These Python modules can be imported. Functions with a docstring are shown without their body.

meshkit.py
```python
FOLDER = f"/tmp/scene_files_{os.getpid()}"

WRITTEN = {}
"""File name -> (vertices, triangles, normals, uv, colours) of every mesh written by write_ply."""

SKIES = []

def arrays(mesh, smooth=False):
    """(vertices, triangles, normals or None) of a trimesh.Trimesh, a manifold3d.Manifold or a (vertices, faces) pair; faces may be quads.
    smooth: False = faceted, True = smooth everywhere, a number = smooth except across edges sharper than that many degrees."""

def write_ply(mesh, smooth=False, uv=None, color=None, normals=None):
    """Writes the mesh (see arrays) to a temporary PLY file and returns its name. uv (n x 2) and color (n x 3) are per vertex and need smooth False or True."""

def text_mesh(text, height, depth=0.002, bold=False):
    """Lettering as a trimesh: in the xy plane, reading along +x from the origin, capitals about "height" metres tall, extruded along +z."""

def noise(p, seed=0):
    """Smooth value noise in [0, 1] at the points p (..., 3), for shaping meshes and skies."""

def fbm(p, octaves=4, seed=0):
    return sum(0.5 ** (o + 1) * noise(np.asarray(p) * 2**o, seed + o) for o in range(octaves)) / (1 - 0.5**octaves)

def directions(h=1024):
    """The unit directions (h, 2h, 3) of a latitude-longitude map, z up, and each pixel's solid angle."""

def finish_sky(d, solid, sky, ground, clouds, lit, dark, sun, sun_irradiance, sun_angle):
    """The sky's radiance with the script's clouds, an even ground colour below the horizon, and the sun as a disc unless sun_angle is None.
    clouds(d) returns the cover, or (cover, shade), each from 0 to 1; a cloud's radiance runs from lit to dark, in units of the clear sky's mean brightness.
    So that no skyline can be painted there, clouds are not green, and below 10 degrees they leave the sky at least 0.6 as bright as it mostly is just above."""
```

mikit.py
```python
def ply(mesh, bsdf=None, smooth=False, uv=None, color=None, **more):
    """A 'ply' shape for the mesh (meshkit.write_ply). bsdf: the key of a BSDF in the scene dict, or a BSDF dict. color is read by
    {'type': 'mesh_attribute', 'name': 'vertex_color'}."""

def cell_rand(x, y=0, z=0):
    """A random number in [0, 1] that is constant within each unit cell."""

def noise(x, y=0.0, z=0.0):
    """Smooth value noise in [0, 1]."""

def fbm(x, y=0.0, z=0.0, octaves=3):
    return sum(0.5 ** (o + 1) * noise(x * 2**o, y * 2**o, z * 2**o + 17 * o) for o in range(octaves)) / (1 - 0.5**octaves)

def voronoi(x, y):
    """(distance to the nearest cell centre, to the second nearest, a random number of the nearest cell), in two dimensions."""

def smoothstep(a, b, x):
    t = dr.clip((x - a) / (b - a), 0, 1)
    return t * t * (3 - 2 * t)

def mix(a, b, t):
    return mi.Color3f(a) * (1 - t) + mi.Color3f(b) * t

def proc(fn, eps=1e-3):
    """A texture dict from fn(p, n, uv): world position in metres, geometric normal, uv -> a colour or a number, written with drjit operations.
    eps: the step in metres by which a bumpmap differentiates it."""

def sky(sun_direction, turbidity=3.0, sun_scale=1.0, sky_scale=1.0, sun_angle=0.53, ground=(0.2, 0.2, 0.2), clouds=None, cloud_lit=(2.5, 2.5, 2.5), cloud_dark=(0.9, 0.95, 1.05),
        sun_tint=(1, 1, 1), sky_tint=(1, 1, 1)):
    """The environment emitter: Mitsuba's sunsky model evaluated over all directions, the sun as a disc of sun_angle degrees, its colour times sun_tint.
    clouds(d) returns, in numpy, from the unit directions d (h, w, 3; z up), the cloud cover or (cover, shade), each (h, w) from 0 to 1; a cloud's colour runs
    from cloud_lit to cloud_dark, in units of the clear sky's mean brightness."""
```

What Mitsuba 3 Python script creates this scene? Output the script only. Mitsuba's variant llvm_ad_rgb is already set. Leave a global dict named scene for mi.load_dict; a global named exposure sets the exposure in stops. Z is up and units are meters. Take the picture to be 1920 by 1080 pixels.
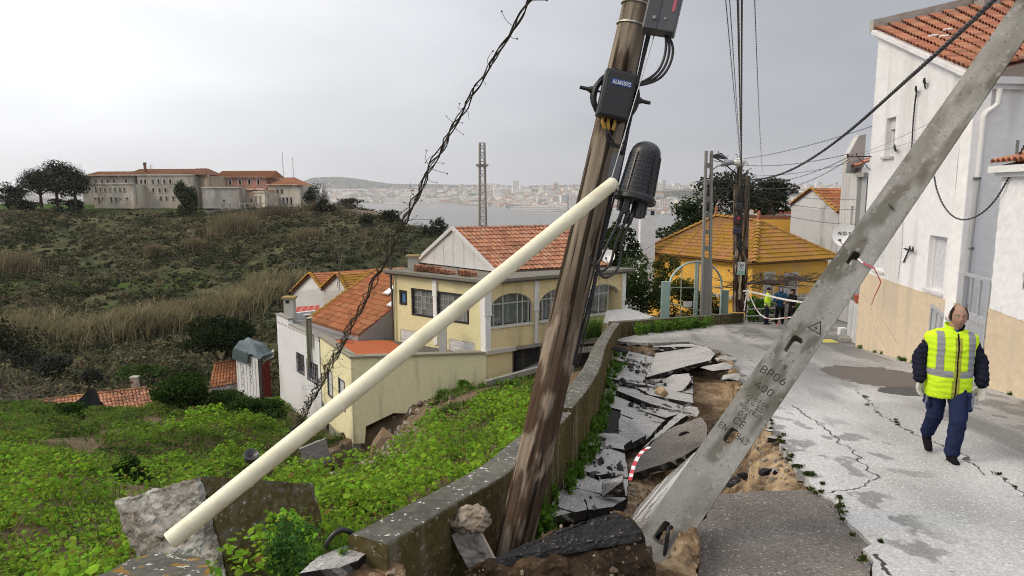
import math, random
import numpy as np, trimesh, manifold3d, shapely
import shapely.geometry as sg
import drjit as dr, mitsuba as mi, mikit, meshkit
from mikit import noise, fbm, smoothstep, mix, proc, voronoi
from scipy.interpolate import RBFInterpolator
from scipy.spatial import Voronoi

T = mi.ScalarTransform4f
scene, labels = {}, {}
rng = np.random.default_rng(7)

# ------------------------------------------------------------------ camera, sky, exposure
EYE = (0, 0, 2.0)
scene['camera'] = {'type': 'perspective', 'fov': 73.74, 'fov_axis': 'x', 'near_clip': 0.05, 'far_clip': 40000.0,
                   'to_world': T().look_at(origin=EYE, target=(0, 1280, 2 - 185), up=(0, 0, 1))}


def smooth01(t):
    t = np.clip(t, 0, 1)
    return t * t * (3 - 2 * t)


def clouds(d):
    az = np.degrees(np.arctan2(d[..., 0], d[..., 1]))          # 0 ahead, + right
    el = np.degrees(np.arcsin(np.clip(d[..., 2], -1, 1)))
    # an overcast, thin and white to the left, thickening to a slate-grey bank ahead and to the right
    L = 0.60 + 0.80 * np.cos(np.radians(az + 80))
    w = smooth01((np.abs(az) - 75) / 60)
    L = L * (1 - w) + 0.70 * w
    k = 0.74 + 0.14 * np.clip(-az / 35, 0, 1) * (az > -120)
    L = 0.44 + np.logaddexp(0, (L * (k + (1 - k) * smooth01(np.clip(el, 0, 90) / 11)) - 0.44) / 0.07) * 0.07
    w = smooth01((el - 16) / 50)
    L = L * (1 - w) + 1.25 * w
    q = d * np.array([1.6, 1.6, 4.2])
    L = L * (1 + np.minimum(L, 1) * 0.34 * (meshkit.fbm(q * 1.5 + 3.1, 5, 4) - 0.5) + 0.16 * (meshkit.fbm(q * 5 + 9, 4, 11) - 0.5))
    s = (2.6 - L / 0.575) / 2.19
    return np.ones_like(s), np.clip(s, 0, 1)


exposure = 2.45
scene['sky'] = mikit.sky((-0.75, -0.15, 0.64), turbidity=4, sun_scale=0.3, sun_angle=24, clouds=clouds,
                         cloud_lit=(2.6, 2.62, 2.7), cloud_dark=(0.36, 0.41, 0.50), sun_tint=(0.93, 0.98, 1.06))

# ------------------------------------------------------------------ helpers


def A(*v):
    return np.array(v[0] if len(v) == 1 else v, float)


def unit(v):
    v = np.asarray(v, float)
    return v / np.linalg.norm(v)


def road_z(y):
    return -0.135 * np.asarray(y, float)


class MB:
    """collects pieces of one mesh, each with a colour"""

    def __init__(self, c=(0.5, 0.5, 0.5)):
        self.v, self.f, self.c, self.n, self.c0 = [], [], [], 0, c

    def add(self, v, f, c=None):
        v, f = np.asarray(v, float), np.asarray(f, int)
        if f.shape[1] == 4:
            f = np.vstack([f[:, [0, 1, 2]], f[:, [0, 2, 3]]])
        c = np.asarray(self.c0 if c is None else c, float)
        self.v.append(v); self.f.append(f + self.n); self.n += len(v)
        self.c.append(np.broadcast_to(c, v.shape).copy())
        return self

    def tm(self, m, c=None):
        if hasattr(m, 'to_mesh'):
            m = m.to_mesh()
            return self.add(m.vert_properties[:, :3], m.tri_verts, c)
        return self.add(m.vertices, m.faces, c)

    def obox(self, p, a, b, h, c=None):
        """parallelepiped from corner p along the edge vectors a, b, h"""
        p, a, b, h = A(p), A(a), A(b), A(h)
        if np.dot(np.cross(a, b), h) < 0:
            a, b = b, a
        v = [p, p + a, p + a + b, p + b]
        v = v + [x + h for x in v]
        return self.add(v, [[0, 3, 2, 1], [4, 5, 6, 7], [0, 1, 5, 4], [1, 2, 6, 5], [2, 3, 7, 6], [3, 0, 4, 7]], c)

    def box(self, ctr, size, c=None, U=None):
        U = np.eye(3) if U is None else np.asarray(U, float)
        a, b, h = U[0] * size[0], U[1] * size[1], U[2] * size[2]
        return self.obox(A(ctr) - (a + b + h) / 2, a, b, h, c)

    def bar(self, p, q, w, t=None, c=None, up=(0, 0, 1)):
        p, q = A(p), A(q)
        d = q - p
        s = np.cross(d, up)
        if np.linalg.norm(s) < 1e-6 * np.linalg.norm(d):
            s = np.cross(d, (1, 0, 0.01))
        s = unit(s); u = unit(np.cross(s, d)); t = w if t is None else t
        return self.obox(p - s * w / 2 - u * t / 2, s * w, u * t, d, c)

    def tube(self, pts, r, n=8, c=None, caps=True):
        pts = np.asarray(pts, float)
        m = len(pts)
        r = np.broadcast_to(np.asarray(r, float), (m,))
        t = np.gradient(pts, axis=0)
        t /= np.linalg.norm(t, axis=1, keepdims=True) + 1e-12
        s = np.cross(t[0], (0, 0, 1.0))
        if np.linalg.norm(s) < 0.05:
            s = np.cross(t[0], (0, 1.0, 0))
        s = unit(s)
        ring = []
        for i in range(m):
            s = s - t[i] * np.dot(s, t[i]); s = unit(s)
            u = np.cross(t[i], s)
            a = np.arange(n) * 2 * np.pi / n
            ring.append(pts[i] + r[i] * (np.cos(a)[:, None] * s + np.sin(a)[:, None] * u))
        v = np.vstack(ring)
        i, j = np.meshgrid(np.arange(m - 1), np.arange(n), indexing='ij')
        a, b = i * n + j, i * n + (j + 1) % n
        f = np.stack([a, b, b + n, a + n], -1).reshape(-1, 4)
        f = np.vstack([f[:, [0, 1, 2]], f[:, [0, 2, 3]]])
        if caps:
            k = np.arange(1, n - 1)
            f = np.vstack([f, np.stack([k * 0, k + 1, k], 1), np.stack([k * 0, k, k + 1], 1) + (m - 1) * n])
        return self.add(v, f, c)

    def lathe(self, o, axis, prof, n=20, c=None):
        """prof: (radius, distance along axis) pairs"""
        return self._lathe(A(o), unit(axis), prof, n, c)

    def _lathe(self, o, axis, prof, n, c):
        s = np.cross(axis, (0, 0, 1.0))
        s = unit(s) if np.linalg.norm(s) > 0.05 else A(1, 0, 0)
        s = unit(s - axis * np.dot(s, axis)); u = np.cross(axis, s)
        a = np.arange(n) * 2 * np.pi / n
        v = np.vstack([o + axis * h + max(r, 1e-4) * (np.cos(a)[:, None] * s + np.sin(a)[:, None] * u) for r, h in prof])
        m = len(prof)
        i, j = np.meshgrid(np.arange(m - 1), np.arange(n), indexing='ij')
        q, b = i * n + j, i * n + (j + 1) % n
        f = np.stack([q, b, b + n, q + n], -1).reshape(-1, 4)
        k = np.arange(1, n - 1)
        f = np.vstack([f[:, [0, 1, 2]], f[:, [0, 2, 3]], np.stack([k * 0, k + 1, k], 1), np.stack([k * 0, k, k + 1], 1) + (m - 1) * n])
        return self.add(v, f, c)

    def mesh(self):
        return np.vstack(self.v), np.vstack(self.f), np.vstack(self.c)


VC, PIECE = set(), {}


def mat(key, d, vc=False):
    scene[key] = d
    if vc:
        VC.add(key)


_used = {}


def numbered(name):
    k = _used.get(name, 0)
    _used[name] = k + 1
    return name if k == 0 else f'{name}_{k:03d}'


def tag(key, label=None, cat=None, group=None, kind=None):
    labels[key] = {a: b for a, b in (('label', label), ('category', cat), ('group', group), ('kind', kind)) if b}
    return key


def put(name, mb, m, smooth=False, parent=None, label=None, cat=None, group=None, kind=None, fine=.11, uv=None, **more):
    """one entry of the scene: a thing (no parent), a part or a sub-part"""
    key = numbered((parent + '__' if parent else '') + name)
    if isinstance(mb, MB):
        v, f, c = mb.mesh()
    else:
        v, f = np.asarray(mb[0], float), np.asarray(mb[1], int)
        c = mb[2] if len(mb) > 2 else np.full(v.shape, 0.5)
    if m in PIECE:
        uv, m = PIECE[m], 'earth_bsdf' if 'soil' in m or 'rubble' in m else 'piece_bsdf'
        if smooth not in (True, False):
            v, f, _ = split_sharp(v, f, np.zeros(np.shape(v)), math.cos(math.radians(smooth))); smooth = True
    if m in BAKED:
        v, f, c = bake(m, v, f, c, fine)
        m = 'matte'
    if m in VC:
        if smooth not in (True, False):
            t = trimesh.Trimesh(v, f, process=False, vertex_colors=None)
            cut = math.cos(math.radians(smooth))
            v, f, c = split_sharp(v, f, c, cut)
            smooth = True
        scene[key] = mikit.ply((v, f), m, smooth=smooth, color=c, **more)
    else:
        scene[key] = mikit.ply((v, f), m, smooth=smooth, uv=None if uv is None else np.broadcast_to(A(uv), (len(v), 2)), **more)
    if label or cat or group or kind:
        tag(key, label, cat, group, kind)
    return key


def split_sharp(v, f, c, cut):
    """splits vertices whose faces meet at sharp edges (for colours with an angle of smoothing)"""
    tm = trimesh.Trimesh(v, f, process=False)
    tm.visual.vertex_colors = np.hstack([np.clip(c, 0, 1), np.ones((len(v), 1))])
    idx = trimesh.Trimesh(v, f, process=False)
    adj, ang = idx.face_adjacency, idx.face_adjacency_angles
    ok = ang < math.acos(cut)
    import scipy.sparse as sp
    from scipy.sparse.csgraph import connected_components
    n = len(f)
    lab = connected_components(sp.coo_matrix((np.ones(ok.sum()), (adj[ok, 0], adj[ok, 1])), (n, n)), directed=False)[1]
    kk = f.astype(np.int64) * (lab.max() + 1) + lab[:, None]
    u, first, inv = np.unique(kk.ravel(), return_index=True, return_inverse=True)
    src = f.ravel()[first]
    return v[src], inv.reshape(-1, 3), np.asarray(c)[src]


class Fr:
    """a wall's frame: origin, u along the wall, n outward, z up"""

    def __init__(self, o, q, flip=False):
        o, q = A(o), A(q)
        self.o = o
        self.U = unit(A(q[0] - o[0], q[1] - o[1], 0))
        self.N = A(self.U[1], -self.U[0], 0) * (-1 if flip else 1)
        self.L = math.hypot(q[0] - o[0], q[1] - o[1])
        self.Z = A(0, 0, 1)

    def p(self, u, z, n=0.0):
        return self.o + self.U * u + self.Z * z + self.N * n

    def box(self, mb, u0, u1, z0, z1, n0, n1, c=None):
        return mb.obox(self.p(u0, z0, n0), self.U * (u1 - u0), self.N * (n1 - n0), self.Z * (z1 - z0), c)

    def poly(self, mb, poly, n0, n1, c=None):
        """extrudes a shapely polygon drawn in (u, z)"""
        for g in getattr(poly, 'geoms', [poly]):
            if g.area < 1e-6:
                continue
            t = trimesh.creation.extrude_polygon(g, abs(n1 - n0), engine='earcut')
            v, f = np.array(t.vertices), np.array(t.faces)
            w = self.o + v[:, :1] * self.U + v[:, 1:2] * self.Z + (min(n0, n1) + v[:, 2:]) * self.N
            if np.dot(np.cross(self.U, self.Z), self.N) < 0:
                f = f[:, ::-1]
            mb.add(w, f, c)
        return mb


def rect(u0, z0, u1, z1):
    return sg.box(u0, z0, u1, z1)


def hull(pts):
    h = trimesh.convex.convex_hull(np.asarray(pts, float))
    return h


def rough(mesh, edge, amp, scale, seed=0, keep=None):
    """refines a mesh and displaces it with noise along its normals"""
    v, f = np.asarray(mesh.vertices), np.asarray(mesh.faces)
    t = trimesh.Trimesh(v, f, process=True)
    v, f = trimesh.remesh.subdivide_to_size(t.vertices, t.faces, edge, max_iter=12)
    t = trimesh.Trimesh(v, f, process=True)
    t.merge_vertices()
    n = t.vertex_normals
    d = meshkit.fbm(t.vertices / scale + seed * 7.3, 4, seed) - 0.5
    d2 = meshkit.noise(t.vertices / (scale * 0.23) + seed, seed + 5) - 0.5
    t.vertices = t.vertices + n * (2 * amp * d + 0.5 * amp * d2)[:, None]
    return t


def wire(name, p, q, sag, r, c, label, cat='cable', group=None, n=24, m='gloss', parent=None):
    p, q = A(p), A(q)
    t = np.linspace(0, 1, n)[:, None]
    pts = p + (q - p) * t - np.array([0, 0, 1.0]) * (4 * sag * t * (1 - t))
    return put(name, MB(c).tube(pts, r, 5), m, smooth=True, parent=parent, label=label, cat=cat, group=group)


# ------------------------------------------------------------------ materials
VCOL = {'type': 'mesh_attribute', 'name': 'vertex_color'}
mat('matte', {'type': 'twosided', 'b': {'type': 'diffuse', 'reflectance': VCOL}}, True)
mat('gloss', {'type': 'twosided', 'b': {'type': 'principled', 'base_color': VCOL, 'roughness': 0.38, 'specular': 0.5}}, True)
mat('leaf', {'type': 'principledthin', 'base_color': VCOL, 'roughness': 0.55, 'diff_trans': 0.75, 'spec_trans': 0.0, 'eta': 1.4}, True)
mat('metal', {'type': 'twosided', 'b': {'type': 'principled', 'base_color': VCOL, 'roughness': 0.35, 'metallic': 0.9}}, True)
mat('glass', {'type': 'thindielectric', 'int_ior': 1.5})


BAKED = {'plaster': ((.16, .145, .11), .6), 'plaster_fresh': ((.36, .34, .30), .35), 'clay': 0, 'clay_lichen': 0}
VC.update(BAKED)


def nstep(a, b, x):
    t = np.clip((x - a) / (b - a), 0, 1)
    return t * t * (3 - 2 * t)


def weather(kind, v, c):
    """colour of weathered render or clay at the points v: grime streaks running down, blots, lichen"""
    if kind in ('clay', 'clay_lichen'):
        if kind == 'clay':
            w = nstep(.50, .70, meshkit.fbm(v * A(1.1, 1.1, 1.6), 4, 3)) * .38 + .18 * nstep(.55, .8, meshkit.fbm(v * 9, 2, 4))
            g = A(.13, .085, .05)
        else:
            w = .85 * nstep(.38, .60, meshkit.fbm(v * A(2.2, 2.2, 3), 4, 5)); g = A(.33, .20, .035)
        return c * (1 - w[:, None]) + g * w[:, None]
    g, amt = BAKED[kind]
    h = v[:, 0] * .83 + v[:, 1] * .79
    k = 0 * h
    run = meshkit.fbm(np.c_[h * 3.7, v[:, 2] * .35, k + 3], 3, 1)
    blot = meshkit.fbm(np.c_[h * .45 + 7, v[:, 2] * .5, k + 1], 3, 2)
    fine = meshkit.fbm(v * 9, 3, 4)
    w = nstep(.50, .78, .55 * run + .45 * blot) * (.55 + .7 * fine) * amt
    w = np.clip(w, 0, 1)[:, None]
    return (c * (1 - w) + A(g) * w) * (.90 + .2 * fine)[:, None]


def bake(kind, v, f, c, edge):
    if kind.startswith('plaster'):
        cf = c[f[:, 0]]
        v, f, idx = trimesh.remesh.subdivide_to_size(v, f, edge, max_iter=14, return_index=True)
        cv = np.zeros_like(v); cv[f.ravel()] = np.repeat(cf[idx], 3, 0)
        c = cv
    return v, f, weather(kind, v, c)

# ------------------------------------------------------------------ the lie of the land
CTRL = np.array([
    # slope beside the road and below the camera
    (0, 0, -2.2), (6, 0, -2.4), (-5, 0, -2.0), (-12, 0, -2.2), (0, -15, -2), (-30, -10, -2), (30, -10, -2), (30, 10, -3),
    (-2, 3.2, -1.5), (-4, 4, -1.7), (-8, 3, -1.6), (-3.5, 7, -2.3), (-6.5, 9, -2.55), (-9, 9, -2.5), (-10, 14, -3.95), (-5, 13.6, -4.4), (-2, 10, -3.0), (-1.4, 6, -1.75),
    (-0.6, 10, -2.3), (-3.5, 11, -3.45), (0.3, 13, -2.9), (1.4, 18, -3.75), (3, 24, -4.3), (-15, 8, -2.4), (-25, 12, -3.2),
    # path under the yellow wall
    (-1.1, 22, -4.75), (-2.7, 20, -4.9), (-2.3, 16, -4.05), (-3.5, 23.5, -5.7), (-4.3, 20, -6.7), (-3.9, 16, -5.3), (-5.2, 23.5, -7.9), (-6.5, 19, -7.0), (-5.6, 16, -5.6), (-7.5, 22, -7.9), (0, 25, -5.2), (1.0, 28, -5.85), (-2.4, 22.4, -5.15),
    (-1, 27, -6.0), (-4.6, 25.9, -6.55), (-6.6, 25, -8.3), (-8.8, 29.5, -8.95), (-12.3, 34.2, -8.95),
    (-9.5, 22, -7.6), (-9.5, 24.5, -8.0), (-13, 30, -8.4), (-20, 30, -8.45), (-28, 30, -8.4), (-16, 22, -6.25), (-22, 20, -5.9), (-40, 25, -7),
    (-24, 33, -8.75), (-17, 33, -8.6), (-20, 40, -12.6), (-30, 42, -13), (-14, 42, -11.8), (-45, 40, -13),
    # valley floor
    (-40, 60, -17), (-15, 58, -16.2), (-60, 75, -19), (-20, 80, -20), (-5, 72, -17), (-40, 92, -20.5), (-95, 100, -19.5), (-10, 100, -20.5), (-130, 120, -18),
    # the hillside across the valley
    (-74, 110, -19.5), (-48, 110, -19.8), (-27, 112, -19.5), (-100, 150, -16.5), (-66, 150, -16.5), (-36, 150, -16.5), (-134, 200, -10.5), (-88, 200, -10.5), (-48, 195, -10),
    (-170, 240, -5.2), (-105, 240, -5.5), (-60, 232, -6.0), (-36, 215, -7.3), (-19, 190, -9.6), (-14, 178, -12), (-210, 270, -4.6), (-118, 270, -4.8), (-75, 262, -5.2), (-46, 250, -7),
    (-220, 330, -5), (-120, 330, -8), (-60, 320, -22), (-260, 250, -5), (-300, 200, -9), (-260, 400, -30), (-120, 400, -40), (-100, 520, -82), (-300, 560, -82), (0, 470, -82),
    (-8, 160, -22), (0, 130, -26), (-10, 215, -34), (0, 250, -72), (20, 300, -84), (0, 330, -84),
    # under and beyond the road
    (1.5, 4.6, -2.3), (2, 8, -2.7), (3, 11, -3.1), (4, 15, -3.9), (8, 5, -2.4), (8, 15, -3.6), (12, 25, -4.6), (5, 24.5, -4.5), (10, 31, -5.2), (13, 38, -5.6), (9, 44, -6.2), (20, 42, -5.4),
    (14, 52, -6.8), (25, 30, -4.5), (32, 50, -5), (20, 62, -8), (10, 60, -9.5), (5, 38, -6.6), (0, 42, -8), (25, 80, -10), (15, 92, -16), (42, 90, -8), (60, 120, -12), (30, 150, -40),
    (60, 210, -60), (100, 280, -84), (200, 300, -84), (150, 100, -10), (60, 40, -4), (100, 0, -3), (300, 100, -30), (400, 0, -20), (400, 300, -84), (-400, 0, -6), (-400, 600, -84), (400, 600, -84),
    (0, -120, 0), (-300, -120, 0), (300, -120, 0), (0, 600, -84)], float)
_rbf = RBFInterpolator(CTRL[:, :2], CTRL[:, 2], kernel='linear', smoothing=0.0)


def bump(x, y, cx, cy, rx, ry, h):
    return h * np.exp(-((x - cx) / rx) ** 2 - ((y - cy) / ry) ** 2)


def land(x, y):
    x, y = np.asarray(x, float), np.asarray(y, float)
    sh = np.broadcast(x, y).shape
    q = np.stack([np.broadcast_to(x, sh).ravel(), np.broadcast_to(y, sh).ravel()], 1)
    z = np.concatenate([_rbf(q[i:i + 40000]) for i in range(0, len(q), 40000)]) if len(q) else np.zeros(0)
    r = np.hypot(q[:, 0], q[:, 1])
    q3 = np.c_[q, 0 * r]
    z = z + np.clip(r - 5, 0, 60) / 60 * 1.6 * (meshkit.fbm(q3 / 14, 4, 3) - 0.5) + 0.25 * np.clip((r - 3) / 10, 0, 1) * (meshkit.fbm(q3 / 2.1, 3, 8) - 0.5)
    X, Y = q[:, 0], q[:, 1]
    # mounds overgrown with creepers, and the washed-out hole under the corner of the yellow annexe
    z = z + bump(X, Y, -11.5, 26.5, 2.6, 2.4, 0.9) + bump(X, Y, -8.8, 22.0, 2.0, 1.9, 0.7)
    z = z - 2.1 * smooth01((1.9 - np.hypot((X + 5.2) / 1.15, (Y - 24.9) / 1.0)) / 0.5)
    return z.reshape(sh)


def axis_steps(segs):
    out = [segs[0][0]]
    for a, b, s in segs:
        n = max(1, int(round((b - a) / s)))
        out += list(a + (b - a) * (np.arange(n) + 1) / n)
    return np.array(out)


def sheet(xs, ys, fn):
    X, Y = np.meshgrid(xs, ys)
    Z = fn(X, Y)
    n, m = X.shape
    i, j = np.meshgrid(np.arange(n - 1), np.arange(m - 1), indexing='ij')
    a = i * m + j
    f = np.vstack([np.stack([a, a + 1, a + m + 1], -1).reshape(-1, 3), np.stack([a, a + m + 1, a + m], -1).reshape(-1, 3)])
    return np.c_[X.ravel(), Y.ravel(), Z.ravel()], f


def ground_col(p, n, uv):
    far = smoothstep(38, 75, p.y)
    big = fbm(p.x * 0.045, p.y * 0.045, 0.0, 4)
    mid = fbm(p.x * 0.35, p.y * 0.35, 2.0, 4)
    fine = fbm(p.x * 4, p.y * 4, p.z * 4, 3)
    soil = mix((0.105, 0.075, 0.048), (0.20, 0.155, 0.105), mid)
    soil = soil * (0.65 + 0.7 * fine)
    green = mix((0.030, 0.048, 0.016), (0.055, 0.075, 0.028), fine)
    near = mix(soil, green, smoothstep(0.50, 0.64, mid) * 0.4)
    scrub = mix((0.045, 0.052, 0.028), (0.13, 0.12, 0.065), smoothstep(0.35, 0.72, 0.5 * big + 0.5 * mid))
    scrub = mix(scrub, (0.06, 0.10, 0.025), smoothstep(0.60, 0.75, fbm(p.x * 0.03 + 9, p.y * 0.05, 1.0, 3)) * 0.7)
    scrub = mix(scrub, (0.06, 0.095, 0.03), smoothstep(236, 247, p.y) * (1 - smoothstep(-75, -55, p.x)))
    return mix(near, scrub * (0.7 + 0.6 * fine), far)


mat('ground_bsdf', {'type': 'twosided', 'b': {'type': 'diffuse', 'reflectance': proc(ground_col)}})
xs = axis_steps([(-400, -120, 8), (-120, -30, 1.6), (-30, -13, 0.5), (-13, 4, 0.14), (4, 16, 0.5), (16, 60, 1.5), (60, 400, 10)])
ys = axis_steps([(-120, -2, 6), (-2, 3, 0.5), (3, 31, 0.16), (31, 60, 0.6), (60, 280, 1.8), (280, 600, 10)])
put('ground', sheet(xs, ys, land), 'ground_bsdf', smooth=True, kind='structure', label='sloping ground of bare soil, path and rough hillside')

# ------------------------------------------------------------------ the river
mat('river_bsdf', {'type': 'bumpmap', 'scale': 1.0, 'tex': proc(lambda p, n, uv: 0.9 * fbm(p.x * 0.06, p.y * 0.035, 0.0, 3), 0.5), 'bsdf': {
    'type': 'principled', 'base_color': {'type': 'rgb', 'value': (0.15, 0.148, 0.145)}, 'roughness': 0.42, 'specular': 0.45}})
put('river', sheet(np.linspace(-5200, 5200, 27), np.linspace(150, 6000, 30), lambda X, Y: X * 0 - 75.0), 'river_bsdf', kind='structure', label='wide grey river between the two shores')

# ------------------------------------------------------------------ the far shore, its hills and the city
SHORE = np.array([(-5200, 4300), (-740, 3790), (-330, 3450), (-109, 3180), (69, 2527), (522, 2011), (760, 1850), (1500, 1700), (5200, 1500)], float)


def far_land(X, Y):
    s = np.interp(X, SHORE[:, 0], SHORE[:, 1])
    d = Y - s
    q = np.stack([X, Y, 0 * X], -1)
    z = -78 + 5.5 * smooth01(d / 40) + 78 * smooth01((d - 330) / 1900) + 26 * (meshkit.fbm(q / 700, 4, 5) - 0.5) * smooth01((d - 300) / 700)
    # the dark wooded hill on the right
    w = np.exp(-((Y - 3300) / 480) ** 2) * smooth01((X - 600) / 400)
    z = np.maximum(z, -78 + 71.5 * w + 5 * (meshkit.fbm(q / 160, 3, 2) - 0.5) * w)
    return z


def far_col(p, n, uv):
    a = fbm(p.x * 0.004, p.y * 0.004, 0.0, 4)
    c = mix((0.10, 0.11, 0.085), (0.34, 0.32, 0.29), smoothstep(0.40, 0.62, a))
    return mix(c, (0.038, 0.045, 0.036), smoothstep(620, 900, p.x) * smoothstep(2700, 2850, p.y) * (1 - smoothstep(3500, 3900, p.y)))


mat('far_bsdf', {'type': 'twosided', 'b': {'type': 'diffuse', 'reflectance': proc(far_col)}})
put('far_shore', sheet(np.linspace(-5200, 5200, 160), np.linspace(1400, 6600, 110), far_land), 'far_bsdf', smooth=True, kind='structure', label='low far bank of the river rising to the city')


def far_hill(name, x0, x1, y, prof, label):
    xs = np.linspace(x0, x1, 60)
    h = np.interp(xs, *zip(*prof)) + 14 * (meshkit.fbm(np.c_[xs / 260, 0 * xs, 0 * xs], 4, 3) - 0.5)
    rows = []
    for k, (dy, s) in enumerate(((-500, 0), (-250, .55), (-80, .92), (0, 1), (200, .8), (600, 0))):
        rows.append(np.c_[xs, xs * 0 + y + dy, -80 + (h + 80) * s])
    v = np.vstack(rows); m = len(xs)
    i, j = np.meshgrid(np.arange(5), np.arange(m - 1), indexing='ij'); a = i * m + j
    f = np.vstack([np.stack([a, a + 1, a + m + 1], -1).reshape(-1, 3), np.stack([a, a + m + 1, a + m], -1).reshape(-1, 3)])
    put(name, (v, f, np.full(v.shape, (0.06, 0.07, 0.065))), 'matte', smooth=True, kind='structure', label=label)


far_hill('distant_hills', -3200, 3000, 6700, [(-3200, -40), (-2150, 30), (-1950, 112), (-1780, 128), (-1650, 124), (-1450, 100), (-1250, 60), (-600, 44), (200, 40), (900, 46), (1700, 40), (2400, 52), (3000, 40)], 'pale hills on the skyline beyond the city')

CITY = [(0.72, 0.71, 0.69), (0.66, 0.64, 0.60), (0.60, 0.55, 0.47), (0.74, 0.73, 0.72), (0.52, 0.50, 0.48), (0.62, 0.50, 0.42)]
ROOFS = [(0.30, 0.13, 0.08), (0.36, 0.34, 0.32), (0.42, 0.40, 0.38)]


def city_block(mb, x, y, z, w, d, h, rot, c, roof, storeys):
    """a far block: rendered walls, bands of dark window openings set into the front, a roof slab or a low hipped roof"""
    U = np.array([[math.cos(rot), math.sin(rot), 0], [-math.sin(rot), math.cos(rot), 0], [0, 0, 1]])
    mb.box((x, y, z + h / 2 - 4), (w, d, h + 8), c, U)
    o = A(x, y, z)
    a, b = U[0] * w / 2, U[1] * d / 2
    if roof is not None:
        e, t, r = o + A(0, 0, h), 1.02, h + min(w, d) * 0.22
        v = [e - a * t - b * t, e + a * t - b * t, e + a * t + b * t, e - a * t + b * t, o - a * 0.5 + A(0, 0, r), o + a * 0.5 + A(0, 0, r)]
        mb.add(v, [[0, 1, 5], [0, 5, 4], [1, 2, 5], [2, 3, 4], [2, 4, 5], [3, 0, 4]], roof)
    else:
        mb.box(o + A(0, 0, h + 0.5), (w * 0.96, d * 0.96, 1.0), (0.4, 0.39, 0.38), U)
    if storeys:
        n = max(2, int(w / 5.5))
        for k in range(storeys):
            zz = z + (k + 0.55) * h / storeys
            for q in range(n):
                mb.box(o + U[0] * ((q + .5) / n - .5) * w - b * 1.004 + A(0, 0, zz - z), (w / n * .5, 0.4, h / storeys * .48), (0.16, 0.17, 0.19), U)


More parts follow.
